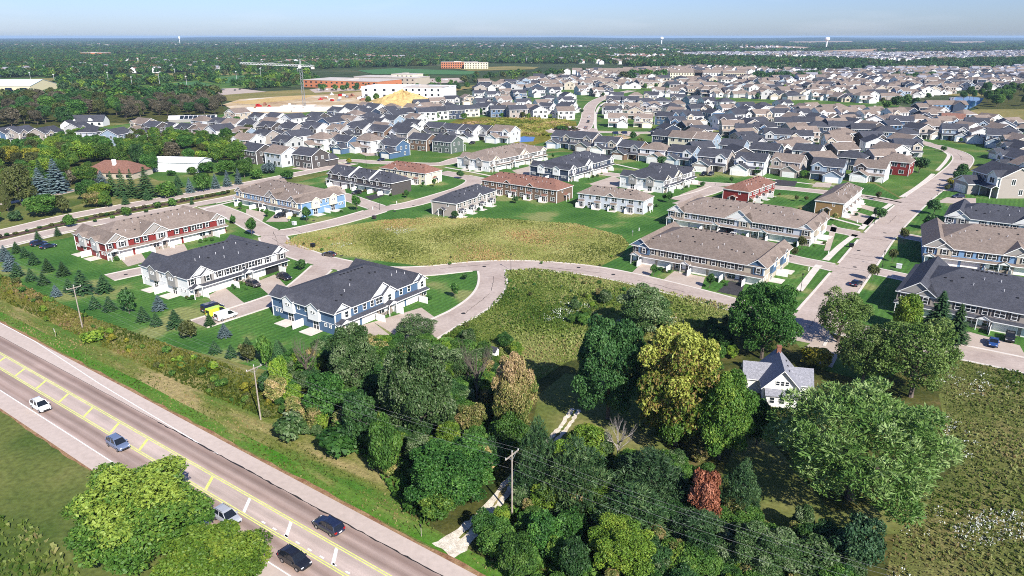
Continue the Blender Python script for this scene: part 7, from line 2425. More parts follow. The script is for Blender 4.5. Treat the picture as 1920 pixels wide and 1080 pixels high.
HB_ = math.degrees(math.atan2(HD.x, HD.y))
HWY, PK = 'cars driving on the highway', 'cars parked among the townhouses'
car(76, 760, HB_, 'suv', 'white', 'white SUV driving on the highway, farthest from the big maple', HWY)
car(221, 831, HB_, 'suv', 'steelblue', 'blue-grey SUV driving on the highway beside the yellow median line', HWY)
car(425, 968, HB_, 'suv', 'silver', 'silver SUV coming out of the shadow of the big maple on the highway', HWY)
car(553, 1048, HB_, 'suv', 'black', 'black SUV on the near lane of the highway beside the white dashes', HWY)
car(616, 985, HB_ + 180, 'suv', 'navy', 'dark navy SUV on the far lane of the highway, heading away from the gravel drive', HWY)
PKC = [(72, 456, 35, 'suv', 'navy', 'dark navy SUV parked at the alley end beyond the red townhouse, farther of two'), (90, 461, 35, 'sedan', 'navy', 'dark navy car parked at the alley end beyond the red townhouse, nearer of two'), (399, 577, 38, 'van', 'navy', 'dark van parked behind the lime van at the alley end'),
       (408, 585, 38, 'van', 'lime', 'lime green van parked between a dark and a white van'), (424, 592, 38, 'van', 'white', 'white van parked at the edge of the lawn next to the lime van'), (475, 532, 125, 'suv', 'brown', 'dark brown SUV on the driveway of the white townhouse'), (533, 519, 125, 'suv', 'black', 'black pickup-sized SUV at the far end of the white townhouse'),
       (617, 476, 295, 'sedan', 'brown', 'brown saloon parked along the kerb of the tall meadow'), (525, 404, 215, 'suv', 'black', 'black SUV on the driveway of the light blue townhouse'), (669, 361, 215, 'suv', 'black', 'black SUV on the driveway of the charcoal townhouse'), (1606, 530, 48, 'sedan', 'navy', 'dark blue car parked on the wide right-hand street near the airy tree'),
       (1863, 641, 215, 'sedan', 'blue', 'bright blue car on the driveway of the taupe townhouse'), (1894, 632, 215, 'suv', 'black', 'black SUV on the driveway of the taupe townhouse'), (1787, 509, 215, 'suv', 'white', 'white SUV on the shaded driveway of the blue and tan townhouse, nearer the street'), (1856, 517, 215, 'suv', 'white', 'white SUV on the driveway of the blue and tan townhouse, farther from the street'),
       (1353, 437, 215, 'suv', 'black', 'black SUV backed against the long pale grey townhouse'), (1374, 440, 215, 'sedan', 'white', 'white car beside the black SUV at the long pale grey townhouse'), (1797, 368, 270, 'suv', 'navy', 'dark blue SUV on a driveway right of the curved street'), (1812, 356, 270, 'suv', 'black', 'black car in the shade on a driveway right of the curved street'),
       (1834, 330, 270, 'suv', 'maroon', 'dark red car on a driveway right of the curved street'), (1801, 316, 20, 'suv', 'white', 'white car parked under the trees of the curved street'), (1105, 219, 10, 'sedan', 'white', 'white car on the climbing road above the roundabout'), (1103, 228, 190, 'suv', 'black', 'black car on the climbing road above the roundabout'),
       (1098, 239, 10, 'sedan', 'grey', 'grey car leaving the roundabout'), (1320, 326, 215, 'suv', 'black', 'black SUV on the driveway of the taupe house behind the cream townhouse'), (1333, 326, 215, 'suv', 'grey', 'grey SUV beside the black one behind the cream townhouse'), (715, 299, 215, 'sedan', 'navy', 'navy car beside the blue house on the back street'), (885, 268, 215, 'suv', 'black', 'black car before the twin gabled house by the wetland'),
       (1332, 236, 165, 'suv', 'white', 'white car on a driveway of the white gabled row'), (1298, 436, 125, 'sedan', 'maroon', 'dark red car half inside a garage of the long pale grey townhouse')]
for c_ in PKC:
    car(*c_[:5], c_[5], PK, 'van' if c_[3] == 'van' else 'car')
rv = random.Random(4)
for i in range(46):
    a_ = rv.choice([((360, 172), (490, 168)), ((590, 170), (800, 165)), ((785, 152), (862, 149))])
    t = rv.random()
    p = Vector(G(*a_[0])).lerp(Vector(G(*a_[1])), t)
    mb = MB()
    mb.box(-2.2, 2.2, -0.9, 0.9, 0.3, 0.95)
    mb.box(-1.3, 1.1, -0.8, 0.8, 0.95, 1.5)
    o = put('parked_car', mb.mesh('parked_car', ['paint_' + rv.choice(['white', 'silver', 'black', 'grey', 'navy', 'maroon'])]), None, (p.x, p.y + rv.uniform(-12, 12), 0.12), rv.choice((0.1, 1.6)))
    tag(o, 'tiny car in the car parks around the orange school', 'car', 'cars in the school car parks')

# ------------------------------------------------------------------ power line along the highway
POLES = [((147, 551), (155, 616)), ((475, 680), (489, 787)), ((960, 865), (960, 968))]
tops = []
for i, (t_, b_) in enumerate(POLES):
    x, y = G(*b_)
    H_ = 10.2
    lab = ['weathered wooden utility pole on the bank near the highway sign', 'weathered wooden utility pole at the left edge of the wood', 'pale wooden utility pole beside the gravel drive'][i]
    T = thing('utility_pole', lab, 'utility pole', (x, y, 0), math.atan2(HD.y, HD.x), 'utility poles along the highway')
    mb = MB()
    mb.bar((0, 0, -0.2), (0, 0, H_), 0.14, 0, 8, 0.09)
    put('pole', mb.mesh('pole', ['wood_pole']), T)
    mb = MB()
    mb.box(-0.06, 0.06, -1.5, 1.5, H_ - 0.55, H_ - 0.4)
    put('crossarm', mb.mesh('crossarm', ['wood_pole']), T)
    mb = MB()
    mb.bar((0.08, -0.8, H_ - 0.48), (0.08, 0, H_ - 1.2), 0.03)
    mb.bar((0.08, 0.8, H_ - 0.48), (0.08, 0, H_ - 1.2), 0.03)
    put('brace', mb.mesh('brace', ['steel_grey']), T)
    for yy in (-1.4, 0.0, 1.4):
        mb = MB()
        z = H_ - 0.4 if yy else H_
        mb.bar((0, yy, z), (0, yy, z + 0.24), 0.06, 0, 6, 0.04)
        put('insulator', mb.mesh('insulator', ['trim_white']), T)
    tops.append((Vector((x, y)), H_))
ends = [tops[0][0] - (tops[1][0] - tops[0][0]) * 1.0] + [t[0] for t in tops] + [tops[2][0] + (tops[2][0] - tops[1][0]) * 0.9]
wl_ = [(-1.4, 10.05), (0.0, 10.45), (1.4, 10.05), (0.25, 7.4)]
nrm = Vector((-HD.y, HD.x))
for i in range(4):
    for wi, (off, z) in enumerate(wl_):
        V, F = [], []
        a, b = ends[i] + nrm * off, ends[i + 1] + nrm * off
        pts = [Vector((*(a.lerp(b, t)), z - 4 * 0.9 * t * (1 - t))) for t in np.linspace(0, 1, 13)]
        tube(V, F, pts, 0.009, 0.009, 4)
        me = bpy.data.meshes.new('wire')
        me.from_pydata(V, [], F)
        me.materials.append(MATS['wire'])
        o = put('power_line', me)
        tag(o, '%s power line wire %s' % (['near side upper', 'topmost', 'far side upper', 'lowest'][wi], ['leaving the road sign pole to the left', 'between the road sign pole and the wood edge pole', 'between the wood edge pole and the gravel drive pole', 'leaving the gravel drive pole to the right'][i]), 'power line', 'power lines along the highway')

# ------------------------------------------------------------------ street lamps
LAMPS = [(1654, 501, 'at the mouth of the upper right alley'), (958, 507, 'where the short curving street leaves the loop'), (712, 393, 'at the corner of the light blue townhouse lawn'), (1639, 420, 'on the pavement of the gold-brown row'), (1501, 547, 'by the pavement behind the deep green tree'), (1758, 366, 'beside the curved street'), (687, 312, 'on the back street behind the charcoal townhouse'), (1101, 250, 'on the roundabout edge'),
         (1200, 298, 'before the detached houses above the cream townhouse'), (1041, 246, 'on the wetland side of the roundabout')]
for px_, py_, ph in LAMPS:
    x, y = G(px_, py_)
    T = thing('street_lamp', 'slim black street lamp %s' % ph, 'street lamp', (x, y, 0), 0, 'street lamps')
    mb = MB()
    mb.bar((0, 0, 0), (0, 0, 0.5), 0.14, 0, 8, 0.1)
    mb.bar((0, 0, 0.5), (0, 0, 4.4), 0.065, 0, 8, 0.05)
    put('post', mb.mesh('post', ['iron_black']), T)
    mb = MB()
    mb.bar((0, 0, 4.4), (0, 0, 4.85), 0.12, 0, 8, 0.2)
    mb.bar((0, 0, 4.85), (0, 0, 5.05), 0.24, 0, 8, 0.05)
    put('lamp_head', mb.mesh('lamp_head', ['iron_black']), T)

# small street things
for px_, py_, ph in [(1520, 454, 'by the garden of the long pale grey townhouse'), (1553, 477, 'at the edge of the pavement lawn'), (1516, 508, 'near the tan and blue townhouse alley'), (1607, 418, 'before the gold-brown row'), (699, 393, 'at the light blue townhouse corner'), (1198, 433, 'on the mown lawn beside the tall meadow'), (744, 382, 'before the charcoal townhouse'), (1672, 522, 'near the taupe townhouse alley')]:
    x, y = G(px_, py_)
    T = thing('hydrant_post', 'short white marker post %s' % ph, 'post', (x, y, 0), 0, 'white marker posts on the lawns')
    mb = MB()
    mb.bar((0, 0, 0), (0, 0, 1.0), 0.13, 0, 8, 0.12)
    put('post', mb.mesh('post', ['trim_white']), T)
    mb = MB()
    mb.bar((0, 0, 1.0), (0, 0, 1.12), 0.16, 0, 8, 0.06)
    put('cap', mb.mesh('cap', ['trim_white']), T)
for px_, py_, m_, ph in [(1685, 503, 'vent_metal', 'pale grey utility box on the lawn by the blue and tan townhouse'), (702, 411, 'door_dark', 'brown mailbox cluster beside the tall meadow'), (1596, 464, 'iron_black', 'dark mailbox cluster on the grass strip of the wide street'), (587, 464, 'iron_black', 'dark mailbox cluster at the meadow corner'), (552, 422, 'vent_metal', 'grey utility box on the lawn of the light blue townhouse')]:
    x, y = G(px_, py_)
    T = thing('utility_box' if 'utility' in ph else 'mailbox', ph, 'utility box' if 'utility' in ph else 'mailbox', (x, y, 0), math.radians(-35))
    mb = MB()
    mb.box(-0.65, 0.65, -0.5, 0.5, 0.1 if 'utility' in ph else 0.5, 1.2)
    put('cabinet', mb.mesh('cabinet', [m_]), T)
    mb = MB()
    mb.box(-0.72, 0.72, -0.57, 0.57, 1.2, 1.3)
    put('lid', mb.mesh('lid', [m_]), T)
    mb = MB()
    mb.box(-0.4, 0.4, -0.3, 0.3, 0, 0.1 if 'utility' in ph else 0.5)
    put('base', mb.mesh('base', ['concrete' if 'utility' in ph else m_]), T)
for px_, py_, lab, w_, h_ in [(105, 632, 'small white road sign seen from its edge on the highway bank', 0.75, 0.6), (790, 1006, 'mailbox-sized dark sign beside the gravel drive mouth', 0.5, 0.35), (1186, 443, 'small white sign on the mown lawn', 0.4, 0.5)]:
    x, y = G(px_, py_)
    T = thing('sign', lab, 'sign', (x, y, 0), math.radians(-55))
    mb = MB()
    mb.bar((0, 0, 0), (0, 0, 1.9), 0.05)
    put('post', mb.mesh('post', ['wood_pole']), T)
    mb = MB()
    mb.box(-w_ / 2, w_ / 2, -0.1, -0.05, 1.9 - h_, 1.95)
    put('panel', mb.mesh('panel', ['trim_white' if 'white' in lab else 'plastic_dark']), T)
x, y = G(543, 414)
T = thing('banner', 'yellow lawn banner before the light blue townhouse', 'banner', (x, y, 0), math.radians(30))
mb = MB()
mb.bar((0, 0, 0), (0, 0, 1.6), 0.04)
put('post', mb.mesh('post', ['trim_white']), T)
mb = MB()
mb.box(-0.6, 0.6, -0.05, 0, 0.7, 1.7)
put('panel', mb.mesh('panel', ['paint_yellow']), T)
x, y = G(925, 668)
T = thing('garden_hut', 'tiny white bird house hut with dark roof at the wood edge of the meadow', 'hut', (x, y, 0), math.radians(-30))
mb = MB()
mb.gable_box(-0.9, 0.9, -0.7, 0.7, 0, 1.5, 0.6)
put('wall', mb.mesh('wall', ['trim_white']), T)
mb = MB()
mb.gable_roof(-0.9, 0.9, -0.7, 0.7, 1.5, 0.6, o=0.2, t=0.1)
put('roof', mb.mesh('roof', ['roof_dark']), T)

# ------------------------------------------------------------------ white farmhouse
p = Vector(G(1462, 694, 4.5))
T = thing('farmhouse', 'white farmhouse with steep grey cross gabled roof and brick chimney among the big trees', 'house', (p.x, p.y, 0), math.radians(-13))
T.scale = (0.82, 0.82, 0.82)
nmat('farm_wall', [(0.3, (0.68, 0.67, 0.62)), (0.7, (0.74, 0.73, 0.69))], scale=1, fine=(6, 0.05), rough=0.6)
mb = MB()
mb.gable_box(-3.6, 3.6, -5.6, 5.6, 0, 4.1, 3.9, 'y')
put('wall', mb.mesh('wall', ['farm_wall']), T)
mb = MB()
mb.gable_roof(-3.6, 3.6, -5.6, 5.6, 4.1, 3.9, 'y', o=0.7, t=0.2, mi=0, fi=1)
R = put('roof', mb.mesh('roof', ['roof_grey', 'trim_white']), T)
for sg, l_, yy in ((-1, 7.4, 1.2), (1, 6.6, 0.2)):
    mb = MB()
    mb.gable_box(min(sg * 2.6, sg * l_), max(sg * 2.6, sg * l_), yy - 2.6, yy + 2.6, 0, 3.7, 2.6, 'x')
    put('wing_wall', mb.mesh('wing_wall', ['farm_wall']), T)
    mb = MB()
    mb.gable_roof(min(sg * 0.9, sg * l_), max(sg * 0.9, sg * l_), yy - 2.6, yy + 2.6, 3.7, 2.6, 'x', o=0.45, t=0.18, mi=0, fi=1)
    put('wing_roof', mb.mesh('wing_roof', ['roof_grey', 'trim_white']), T)
mb = MB()
mb.box(-0.45, 0.45, 4.0, 4.9, 6.2, 9.3)
mb.box(-0.52, 0.52, 3.93, 4.97, 9.3, 9.5)
put('chimney', mb.mesh('chimney', ['brick']), R)
for xx in (-0.95, 0.0, 0.95):
    add_window(T, 'a', xx, -5.602, 4.9)
mb = MB()
a = [(-3.5, -5.6, 3.5), (3.5, -5.6, 3.5), (3.5, -7.6, 2.75), (-3.5, -7.6, 2.75)]
mb.poly([a[3], a[2], a[1], a[0]])
mb.poly([(q[0], q[1], q[2] - 0.2) for q in a])
mb.poly([(a[3][0], a[3][1], 2.55), (a[2][0], a[2][1], 2.55), a[2], a[3]])
mb.poly([(-3.5, -5.6, 3.3), (-3.5, -7.6, 2.55), (-3.5, -7.6, 2.75), (-3.5, -5.6, 3.5)])
mb.poly([(3.5, -7.6, 2.55), (3.5, -5.6, 3.3), (3.5, -5.6, 3.5), (3.5, -7.6, 2.75)])
put('porch_roof', mb.mesh('porch_roof', ['roof_grey']), T)
mb = MB()
mb.box(-3.2, 3.2, -7.3, -5.61, 0, 2.5)
put('porch_wall', mb.mesh('porch_wall', ['farm_wall']), T)
for xx in (-2, 0, 2):
    add_window(T, 's', xx, -7.302, 1.6)
for yy in (-2.5, 0.2, 3):
    put('roof_vent', BOXV, R, (1.5, yy, 6.5))
BUILT.append((p, Vector((1, 0)), Vector((0, 1)), 8, 8))


# ------------------------------------------------------------------ other buildings
def simple_building(name, label, cat, px_, py_, rot, size, h, wall, roof, rise, win=None, z=0, hip=False, group=None, gaxis='x', winmat=None):
    x, y = G(px_, py_, h / 2)
    T = thing(name, label, cat, (x, y, 0), math.radians(rot), group)
    a, b = size[0] / 2, size[1] / 2
    mb = MB()
    if rise and not hip:
        mb.gable_box(-a, a, -b, b, 0, h, rise, gaxis)
    else:
        mb.box(-a, a, -b, b, 0, h)
    put('wall', mb.mesh('wall', [wall]), T)
    mb = MB()
    if not rise:
        mb.box(-a - 0.3, a + 0.3, -b - 0.3, b + 0.3, h + 0.003, h + 0.5)
        mb.box(-a * 0.3, a * 0.1, -b * 0.4, b * 0.2, h + 0.5, h + 1.8)
    elif hip:
        mb.hip_roof(-a, a, -b, b, h, rise)
    else:
        mb.gable_roof(-a, a, -b, b, h, rise, gaxis)
    put('roof', mb.mesh('roof', [roof]), T)
    if win:
        n, rows, w_, hh_ = win
        for r_ in range(rows):
            for i in range(n):
                mb = MB()
                xx = -a + (i + 0.5) * 2 * a / n
                zc = h * (r_ + 0.5) / rows
                mb.box(xx - w_ / 2, xx + w_ / 2, -b - 0.12, -b - 0.004, zc - hh_ / 2, zc + hh_ / 2)
                put('window', mb.mesh('window', [winmat or 'glass']), T)
    return T


nmat('metal_white', [(0.3, (0.68, 0.69, 0.7)), (0.7, (0.76, 0.77, 0.78))], scale=0.5, fine=(2, 0.05), rough=0.5)
nmat('metal_bluewhite', [(0, (0.6, 0.67, 0.75))], rough=0.4)
nmat('wall_yellow', [(0, (0.62, 0.55, 0.36))], rough=0.7)
nmat('flat_roof', [(0.3, (0.42, 0.38, 0.35)), (0.7, (0.52, 0.48, 0.44))], scale=0.1, rough=0.9)
nmat('wrap_white', [(0, (0.75, 0.75, 0.77))], rough=0.6)
T = simple_building('shed', 'long white metal shed with low gable roof on the lawn beyond the boulevard', 'shed', 342, 310, -8, (24, 12), 4.6, 'metal_white', 'metal_white', 1.7)
mb = MB()
mb.box(-12.06, -12.004, -2.2, 2.2, 0, 3.9)
put('door', mb.mesh('door', ['vent_metal']), T)
T = simple_building('brown_roof_house', 'single storey house with big brown hip roof and white chimney behind dark spruces', 'house', 222, 324, -8, (25, 15), 3.0, 'siding_tan', 'roof_brown', 4.2, (5, 1, 1.6, 1.3), hip=True)
mb = MB()
mb.box(0.2, 1.6, -3.4, -2.2, 3, 8.3)
put('chimney', mb.mesh('chimney', ['trim_white']), T)
mb = MB()
mb.gable_roof(-10, -3, -13, -3, 3.0, 2.6, 'y')
put('wing_roof', mb.mesh('wing_roof', ['roof_brown']), T)
mb = MB()
mb.gable_box(-9.6, -3.4, -12.6, -4, 0, 3, 2.4, 'y')
put('wing_wall', mb.mesh('wing_wall', ['siding_tan']), T)
T = simple_building('farm_villa', 'white villa with long dark dormered roof beside the bright lawn at far left', 'house', 166, 231, 5, (25, 11), 3.6, 'siding_white', 'roof_dark', 4.0, (5, 1, 1.8, 2.0))
for xx in (-8, 4):
    mb = MB()
    mb.gable_box(xx - 1.5, xx + 1.5, -5.2, -1.6, 4, 5.5, 0.9, 'y')
    put('dormer', mb.mesh('dormer', ['siding_white']), T)
    mb = MB()
    mb.gable_roof(xx - 1.5, xx + 1.5, -5.2, -1.2, 5.5, 0.9, 'y', o=0.3)
    put('dormer_roof', mb.mesh('dormer_roof', ['roof_dark']), T)
T = simple_building('garage', 'small white gabled garage left of the white villa', 'garage', 129, 237, 5, (8, 7), 3, 'siding_white', 'roof_dark', 2.8, gaxis='y')
T = simple_building('sports_hall', 'yellow sports hall with pale blue curved metal roof at the left edge', 'hall', 16, 166, 0, (84, 50), 8.5, 'wall_yellow', 'metal_bluewhite', 6, (5, 1, 8, 5), winmat='paint_navy')
T = simple_building('school', 'large orange brick school with flat grey roof beyond the building site', 'school', 662, 156, -22, (110, 60), 9, 'siding_orange', 'flat_roof', 0, (14, 2, 2.6, 1.8))
T = simple_building('school_wing', 'cream block of the school with orange band and flat roof', 'school', 735, 151, -22, (95, 40), 10, 'siding_tan', 'flat_roof', 0, (12, 2, 2.4, 1.8))
T = simple_building('school_wing', 'tall square cream stair block at the right end of the school', 'school', 764, 148, -22, (34, 28), 13, 'siding_cream', 'flat_roof', 0, (5, 3, 2.2, 1.8))
T = simple_building('unfinished_building', 'unfinished white wrapped hall with flat roof behind the sand heap', 'building', 768, 172, -12, (92, 42), 11.5, 'wrap_white', 'wrap_white', 0, (9, 2, 3.0, 2.4))
T = simple_building('unfinished_building', 'unfinished white three storey end block next to the sand heap', 'building', 800, 176, -12, (40, 26), 14, 'wrap_white', 'flat_roof', 0, (6, 3, 2.0, 2.2))
T = simple_building('apartment_block', 'long three storey brown and cream apartment block before the far wood', 'apartment', 862, 122, 0, (75, 22), 12, 'siding_orange', 'flat_roof', 0, (16, 3, 2.4, 2.0))
T = simple_building('apartment_block', 'cream end of the long apartment block before the far wood', 'apartment', 893, 123, 0, (48, 22), 12, 'siding_cream', 'flat_roof', 0, (9, 3, 2.4, 2.0))
T = simple_building('greenhouse', 'long barn with shiny solar panel roof below the greyish wood', 'barn', 363, 225, 12, (34, 9), 2.4, 'siding_stonegrey', 'vent_metal', 2.2)
for i in range(8):
    mb = MB()
    x0 = -9 + i * 3.2
    mb.poly([(x0, -4.7, 2.62), (x0 + 2.8, -4.7, 2.62), (x0 + 2.8, -0.5, 4.68), (x0, -0.5, 4.68)])
    put('solar_panel', mb.mesh('solar_panel', ['glass']), T)
T = simple_building('terrace', 'blue and white three storey terrace with tan roofs beside the blue pond', 'house', 1770, 205, -6, (31, 12), 8.6, 'siding_sky', 'roof_tan', 2.8, (9, 3, 1.4, 1.4))
mb = MB()
mb.gable_box(3, 12, -8.5, -6.1, 0, 8.6, 2.9, 'y')
put('wing_wall', mb.mesh('wing_wall', ['siding_navy']), T)
mb = MB()
mb.gable_roof(3, 12, -8.5, 2, 8.6, 2.9, 'y')
put('wing_roof', mb.mesh('wing_roof', ['roof_tan']), T)
for i, (px_, py_, L_, nm_) in enumerate([(1150, 137, 60, 'first'), (1190, 139, 60, 'second'), (1240, 140, 60, 'third'), (1285, 141, 60, 'fourth'), (1330, 141, 60, 'fifth'), (1374, 142, 40, 'sixth')]):
    simple_building('row_house', 'long three storey cream row house with tan roof, %s from left before the far wood' % nm_, 'row house', px_, py_, 0, (L_ * 0.85, 14), 8.5, 'siding_cream' if i % 2 else 'siding_white', 'roof_tan', 3.4, (12, 2, 2.0, 2.0), group='row houses before the far wood')
for i, (px_, py_, w_) in enumerate([(1432, 93, 120), (1506, 92, 60), (60, 103, 50), (180, 101, 90), (1640, 206, 10)]):
    simple_building('far_hall', ['long white warehouse on the bare ground at far right', 'short white warehouse right of the long one', 'white hall far left near the horizon', 'reddish low hall in the far left clearing', 'low white garden building by the white fence', 'low pale hall left of the building site', 'pale pavilion by the playing fields'][i], 'hall', px_, py_, 0, (w_, w_ * 0.4), 8 if w_ > 30 else 3.5, 'metal_white' if i != 3 else 'siding_orange', 'flat_roof', 0)

# white garden fences
for A_, B_, lab in [((1462, 203), (1650, 209), 'long white garden fence along the green strip'), ((1735, 214), (1830, 222), 'white fence below the blue terrace'), ((1275, 195), (1400, 200), 'white fence at the back of the tan-roofed row')]:
    a, b = Vector(G(*A_)), Vector(G(*B_))
    T = thing('garden_fence', lab, 'fence', (a.x, a.y, 0), math.atan2((b - a).y, (b - a).x), 'white garden fences')
    L_ = (b - a).length
    n = int(L_ / 2.6)
    for i in range(n):
        if i == 0:
            mb = MB()
            mb.box(0.06, 2.54, -0.04, 0.04, 0.05, 1.75)
            pm = mb.mesh('panel', ['trim_white'])
            mb = MB()
            mb.box(-0.06, 0.06, -0.06, 0.06, 0, 1.9)
            qm = mb.mesh('post', ['trim_white'])
        put('panel', pm, T, (i * 2.6, 0, 0))
        put('post', qm, T, (i * 2.6, 0, 0))

# sand heap
x, y = G(757, 203)
V, F = [], []
rgS = np.random.default_rng(9)
nr, na_ = 12, 40
for i in range(nr + 1):
    f = i / nr
    for k in range(na_):
        a = 6.283 * k / na_
        R_ = 44 * f * (1 + 0.12 * math.sin(2 * a + 1) + 0.05 * math.sin(5 * a))
        z = 15.5 * (1 - f) ** 0.95 * (1 + 0.05 * rgS.normal()) + 0.8 * math.sin(3 * a + f * 9) * f * (1 - f)
        V.append((R_ * math.cos(a), R_ * 0.75 * math.sin(a), max(z, -0.3)))
for i in range(nr):
    for k in range(na_):
        j = (k + 1) % na_
        F.append((i * na_ + k, (i + 1) * na_ + k, (i + 1) * na_ + j, i * na_ + j))
me = bpy.data.meshes.new('sand_heap')
me.from_pydata(V, [], F)
me.materials.append(MATS['dirt_gold'])
tag(put('sand_heap', me, None, (x, y, 0)), 'big golden sand heap in front of the unfinished white hall', 'sand heap')

# construction crane
x, y = G(571, 203)
T = thing('tower_crane', 'grey lattice tower crane with long jib standing on the building site', 'crane', (x, y, 0), math.radians(8))
mb = MB()
Hc = 36
for sx in (-1, 1):
    for sy in (-1, 1):
        mb.bar((sx, sy, 0), (sx, sy, Hc), 0.16)
for i in range(18):
    z0, z1 = i * 2, i * 2 + 2
    s = 1 if i % 2 else -1
    for q in (-1, 1):
        mb.bar((-s, q, z0), (s, q, z1), 0.09)
        mb.bar((q, -s, z0), (q, s, z1), 0.09)
put('mast', mb.mesh('mast', ['steel_grey']), T)
mb = MB()
for yy, zz in ((-0.7, 0), (0.7, 0), (0, 1.4)):
    mb.bar((-52, yy, Hc + zz + 3), (12, yy, Hc + zz), 0.14)
for i in range(26):
    xa, xb = -52 + i * 2.4, -52 + i * 2.4 + 2.4
    za, zb = Hc + 3 - (xa + 52) * 3 / 64, Hc + 3 - (xb + 52) * 3 / 64
    for yy in (-0.7, 0.7):
        mb.bar((xa, yy, za), ((xa + xb) / 2, 0, za + 1.4), 0.08)
        mb.bar(((xa + xb) / 2, 0, za + 1.4), (xb, yy, zb), 0.08)
put('jib', mb.mesh('jib', ['vent_metal']), T)
mb = MB()
for sx in (-0.7, 0.7):
    mb.bar((sx, 0, Hc), (0, 0, Hc + 7), 0.15)
mb.bar((0, 0, Hc + 7), (-30, 0, Hc + 3.4), 0.06)
mb.bar((0, 0, Hc + 7), (11, 0, Hc + 1), 0.06)
put('tower_top', mb.mesh('tower_top', ['vent_metal']), T)
mb = MB()
mb.box(9, 12, -1, 1, Hc - 1.8, Hc + 0.2)
put('counterweight', mb.mesh('counterweight', ['concrete']), T)
mb = MB()
mb.box(-1.6, 0.4, -2.6, -1.1, Hc - 1.0, Hc + 1.4)
put('cab', mb.mesh('cab', ['metal_white']), T)
# machines and stacks on the site
rs_ = random.Random(8)
for i in range(40):
    px_, py_ = (rs_.uniform(600, 700), rs_.uniform(178, 190)) if i < 24 else (rs_.uniform(460, 690), rs_.uniform(194, 208))
    x, y = G(px_, py_)
    mb = MB()
    w_ = rs_.uniform(1.5, 4)
    mb.box(-w_, w_, -1.2, 1.2, 0.1, rs_.uniform(0.8, 2.2))
    mb.box(-w_ * 0.4, w_ * 0.3, -0.9, 0.9, 0.1, rs_.uniform(1.8, 3))
    o = put('material_stack', mb.mesh('stack', [rs_.choice(['brick', 'lamp_red', 'wrap_white', 'wrap_white', 'steel_grey', 'concrete'])]), None, (x, y, 0.1), rs_.uniform(0, 3))
    tag(o, 'stack of building material lying on the bare ground of the building site', 'stack', 'stacks on the building site')
# unfinished walls on the site
for i, (px_, py_, w_) in enumerate([(600, 208, 46), (515, 208, 50), (560, 204, 30), (650, 205, 26)]):
    x, y = G(px_, py_)
    mb = MB()
    mb.box(-w_ / 2, w_ / 2, -7, -6.6, 0, 3)
    mb.box(-w_ / 2, w_ / 2, 6.6, 7, 0, 3)
    mb.box(-w_ / 2, -w_ / 2 + 0.4, -6.6, 6.6, 0, 3)
    mb.box(w_ / 2 - 0.4, w_ / 2, -6.6, 6.6, 0, 3)
    o = put('foundation_wall', mb.mesh('foundation', ['concrete']), None, (x, y, 0.06), 0.1)
    tag(o, 'open concrete foundation walls on the building site, %s from left' % ['third', 'first', 'second', 'fourth'][i], 'foundation', 'foundations on the building site')

# water towers
for px_, py_, py1, lab in [(1240, 77, 68, 'white water tower on the horizon above the wood'), (1549, 81, 68.5, 'white mushroom shaped water tower beside the far brown fields'), (338, 77, 69.5, 'tiny white water tower on the left horizon')]:
    x, y = G(px_, 80 if px_ != 1549 else 84)
    x *= 0.72
    y *= 0.72
    x = (px_ - CX) / FPX * depth_of(x, y)
    T = thing('water_tower', lab, 'water tower', (x, y, 0), 0, 'water towers on the horizon')
    if px_ == 338:
        T.scale = (0.5, 0.5, 1.05)
    mb = MB()
    mb.bar((0, 0, 0), (0, 0, 38), 4.0, 0, 12, 3.4)
    put('stem', mb.mesh('stem', ['trim_white']), T)
    V, F = [], []
    prof = [(3.4, 36), (9, 40), (13, 45), (13.4, 50), (11, 55), (5, 58), (0.2, 58.6)]
    for r_, z_ in prof:
        for k in range(16):
            V.append((r_ * math.cos(6.283 * k / 16), r_ * math.sin(6.283 * k / 16), z_))
    for i in range(len(prof) - 1):
        for k in range(16):
            j = (k + 1) % 16
            F.append((i * 16 + k, i * 16 + j, (i + 1) * 16 + j, (i + 1) * 16 + k))
    me = bpy.data.meshes.new('tank')
    me.from_pydata(V, [], F)
    me.materials.append(MATS['trim_white'])
    put('tank', me, T)

# floodlight poles of the playing fields
for i, (px_, py_) in enumerate([(105, 166), (205, 160), (300, 160), (330, 152), (352, 170), (445, 158), (490, 150), (560, 150), (60, 160), (250, 172)]):
    x, y = G(px_, py_)
    T = thing('floodlight', 'tall grey floodlight pole of the playing fields, %s from left' % nth([105, 205, 300, 330, 352, 445, 490, 560, 60, 250].index(px_) + 1 and sorted([105, 205, 300, 330, 352, 445, 490, 560, 60, 250]).index(px_) + 1), 'floodlight', (x, y, 0), 0, 'floodlights of the playing fields')
    mb = MB()
    mb.bar((0, 0, 0), (0, 0, 17), 0.18, 0, 6, 0.12)
    put('pole', mb.mesh('pole', ['vent_metal']), T)
    mb = MB()
    mb.box(-0.9, 0.9, -0.15, 0.15, 16.4, 17.2)
    put('lamp', mb.mesh('lamp', ['vent_metal']), T)

# playground by the roundabout
x, y = G(1160, 259)
T = thing('playground', 'small wooden playground frame on a sand patch beside the roundabout', 'playground', (x, y, 0), 0.2)
mb = MB()
for sx in (-4, -1, 2, 5):
    for sy in (-1.5, 1.5):
        mb.bar((sx, sy, 0), (sx, sy, 3), 0.15)
put('frame', mb.mesh('frame', ['steel_grey']), T)
mb = MB()
mb.gable_roof(-4, -1, -1.6, 1.6, 3, 1.2, o=0.2, t=0.1)
mb.gable_roof(2, 5, -1.6, 1.6, 3, 1.2, o=0.2, t=0.1)
put('roof', mb.mesh('roof', ['paint_navy']), T)
px_sheet('sand_patch', [(1140, 258), (1165, 253), (1185, 258), (1165, 264), (1145, 263)], 0.07, 'dirt')
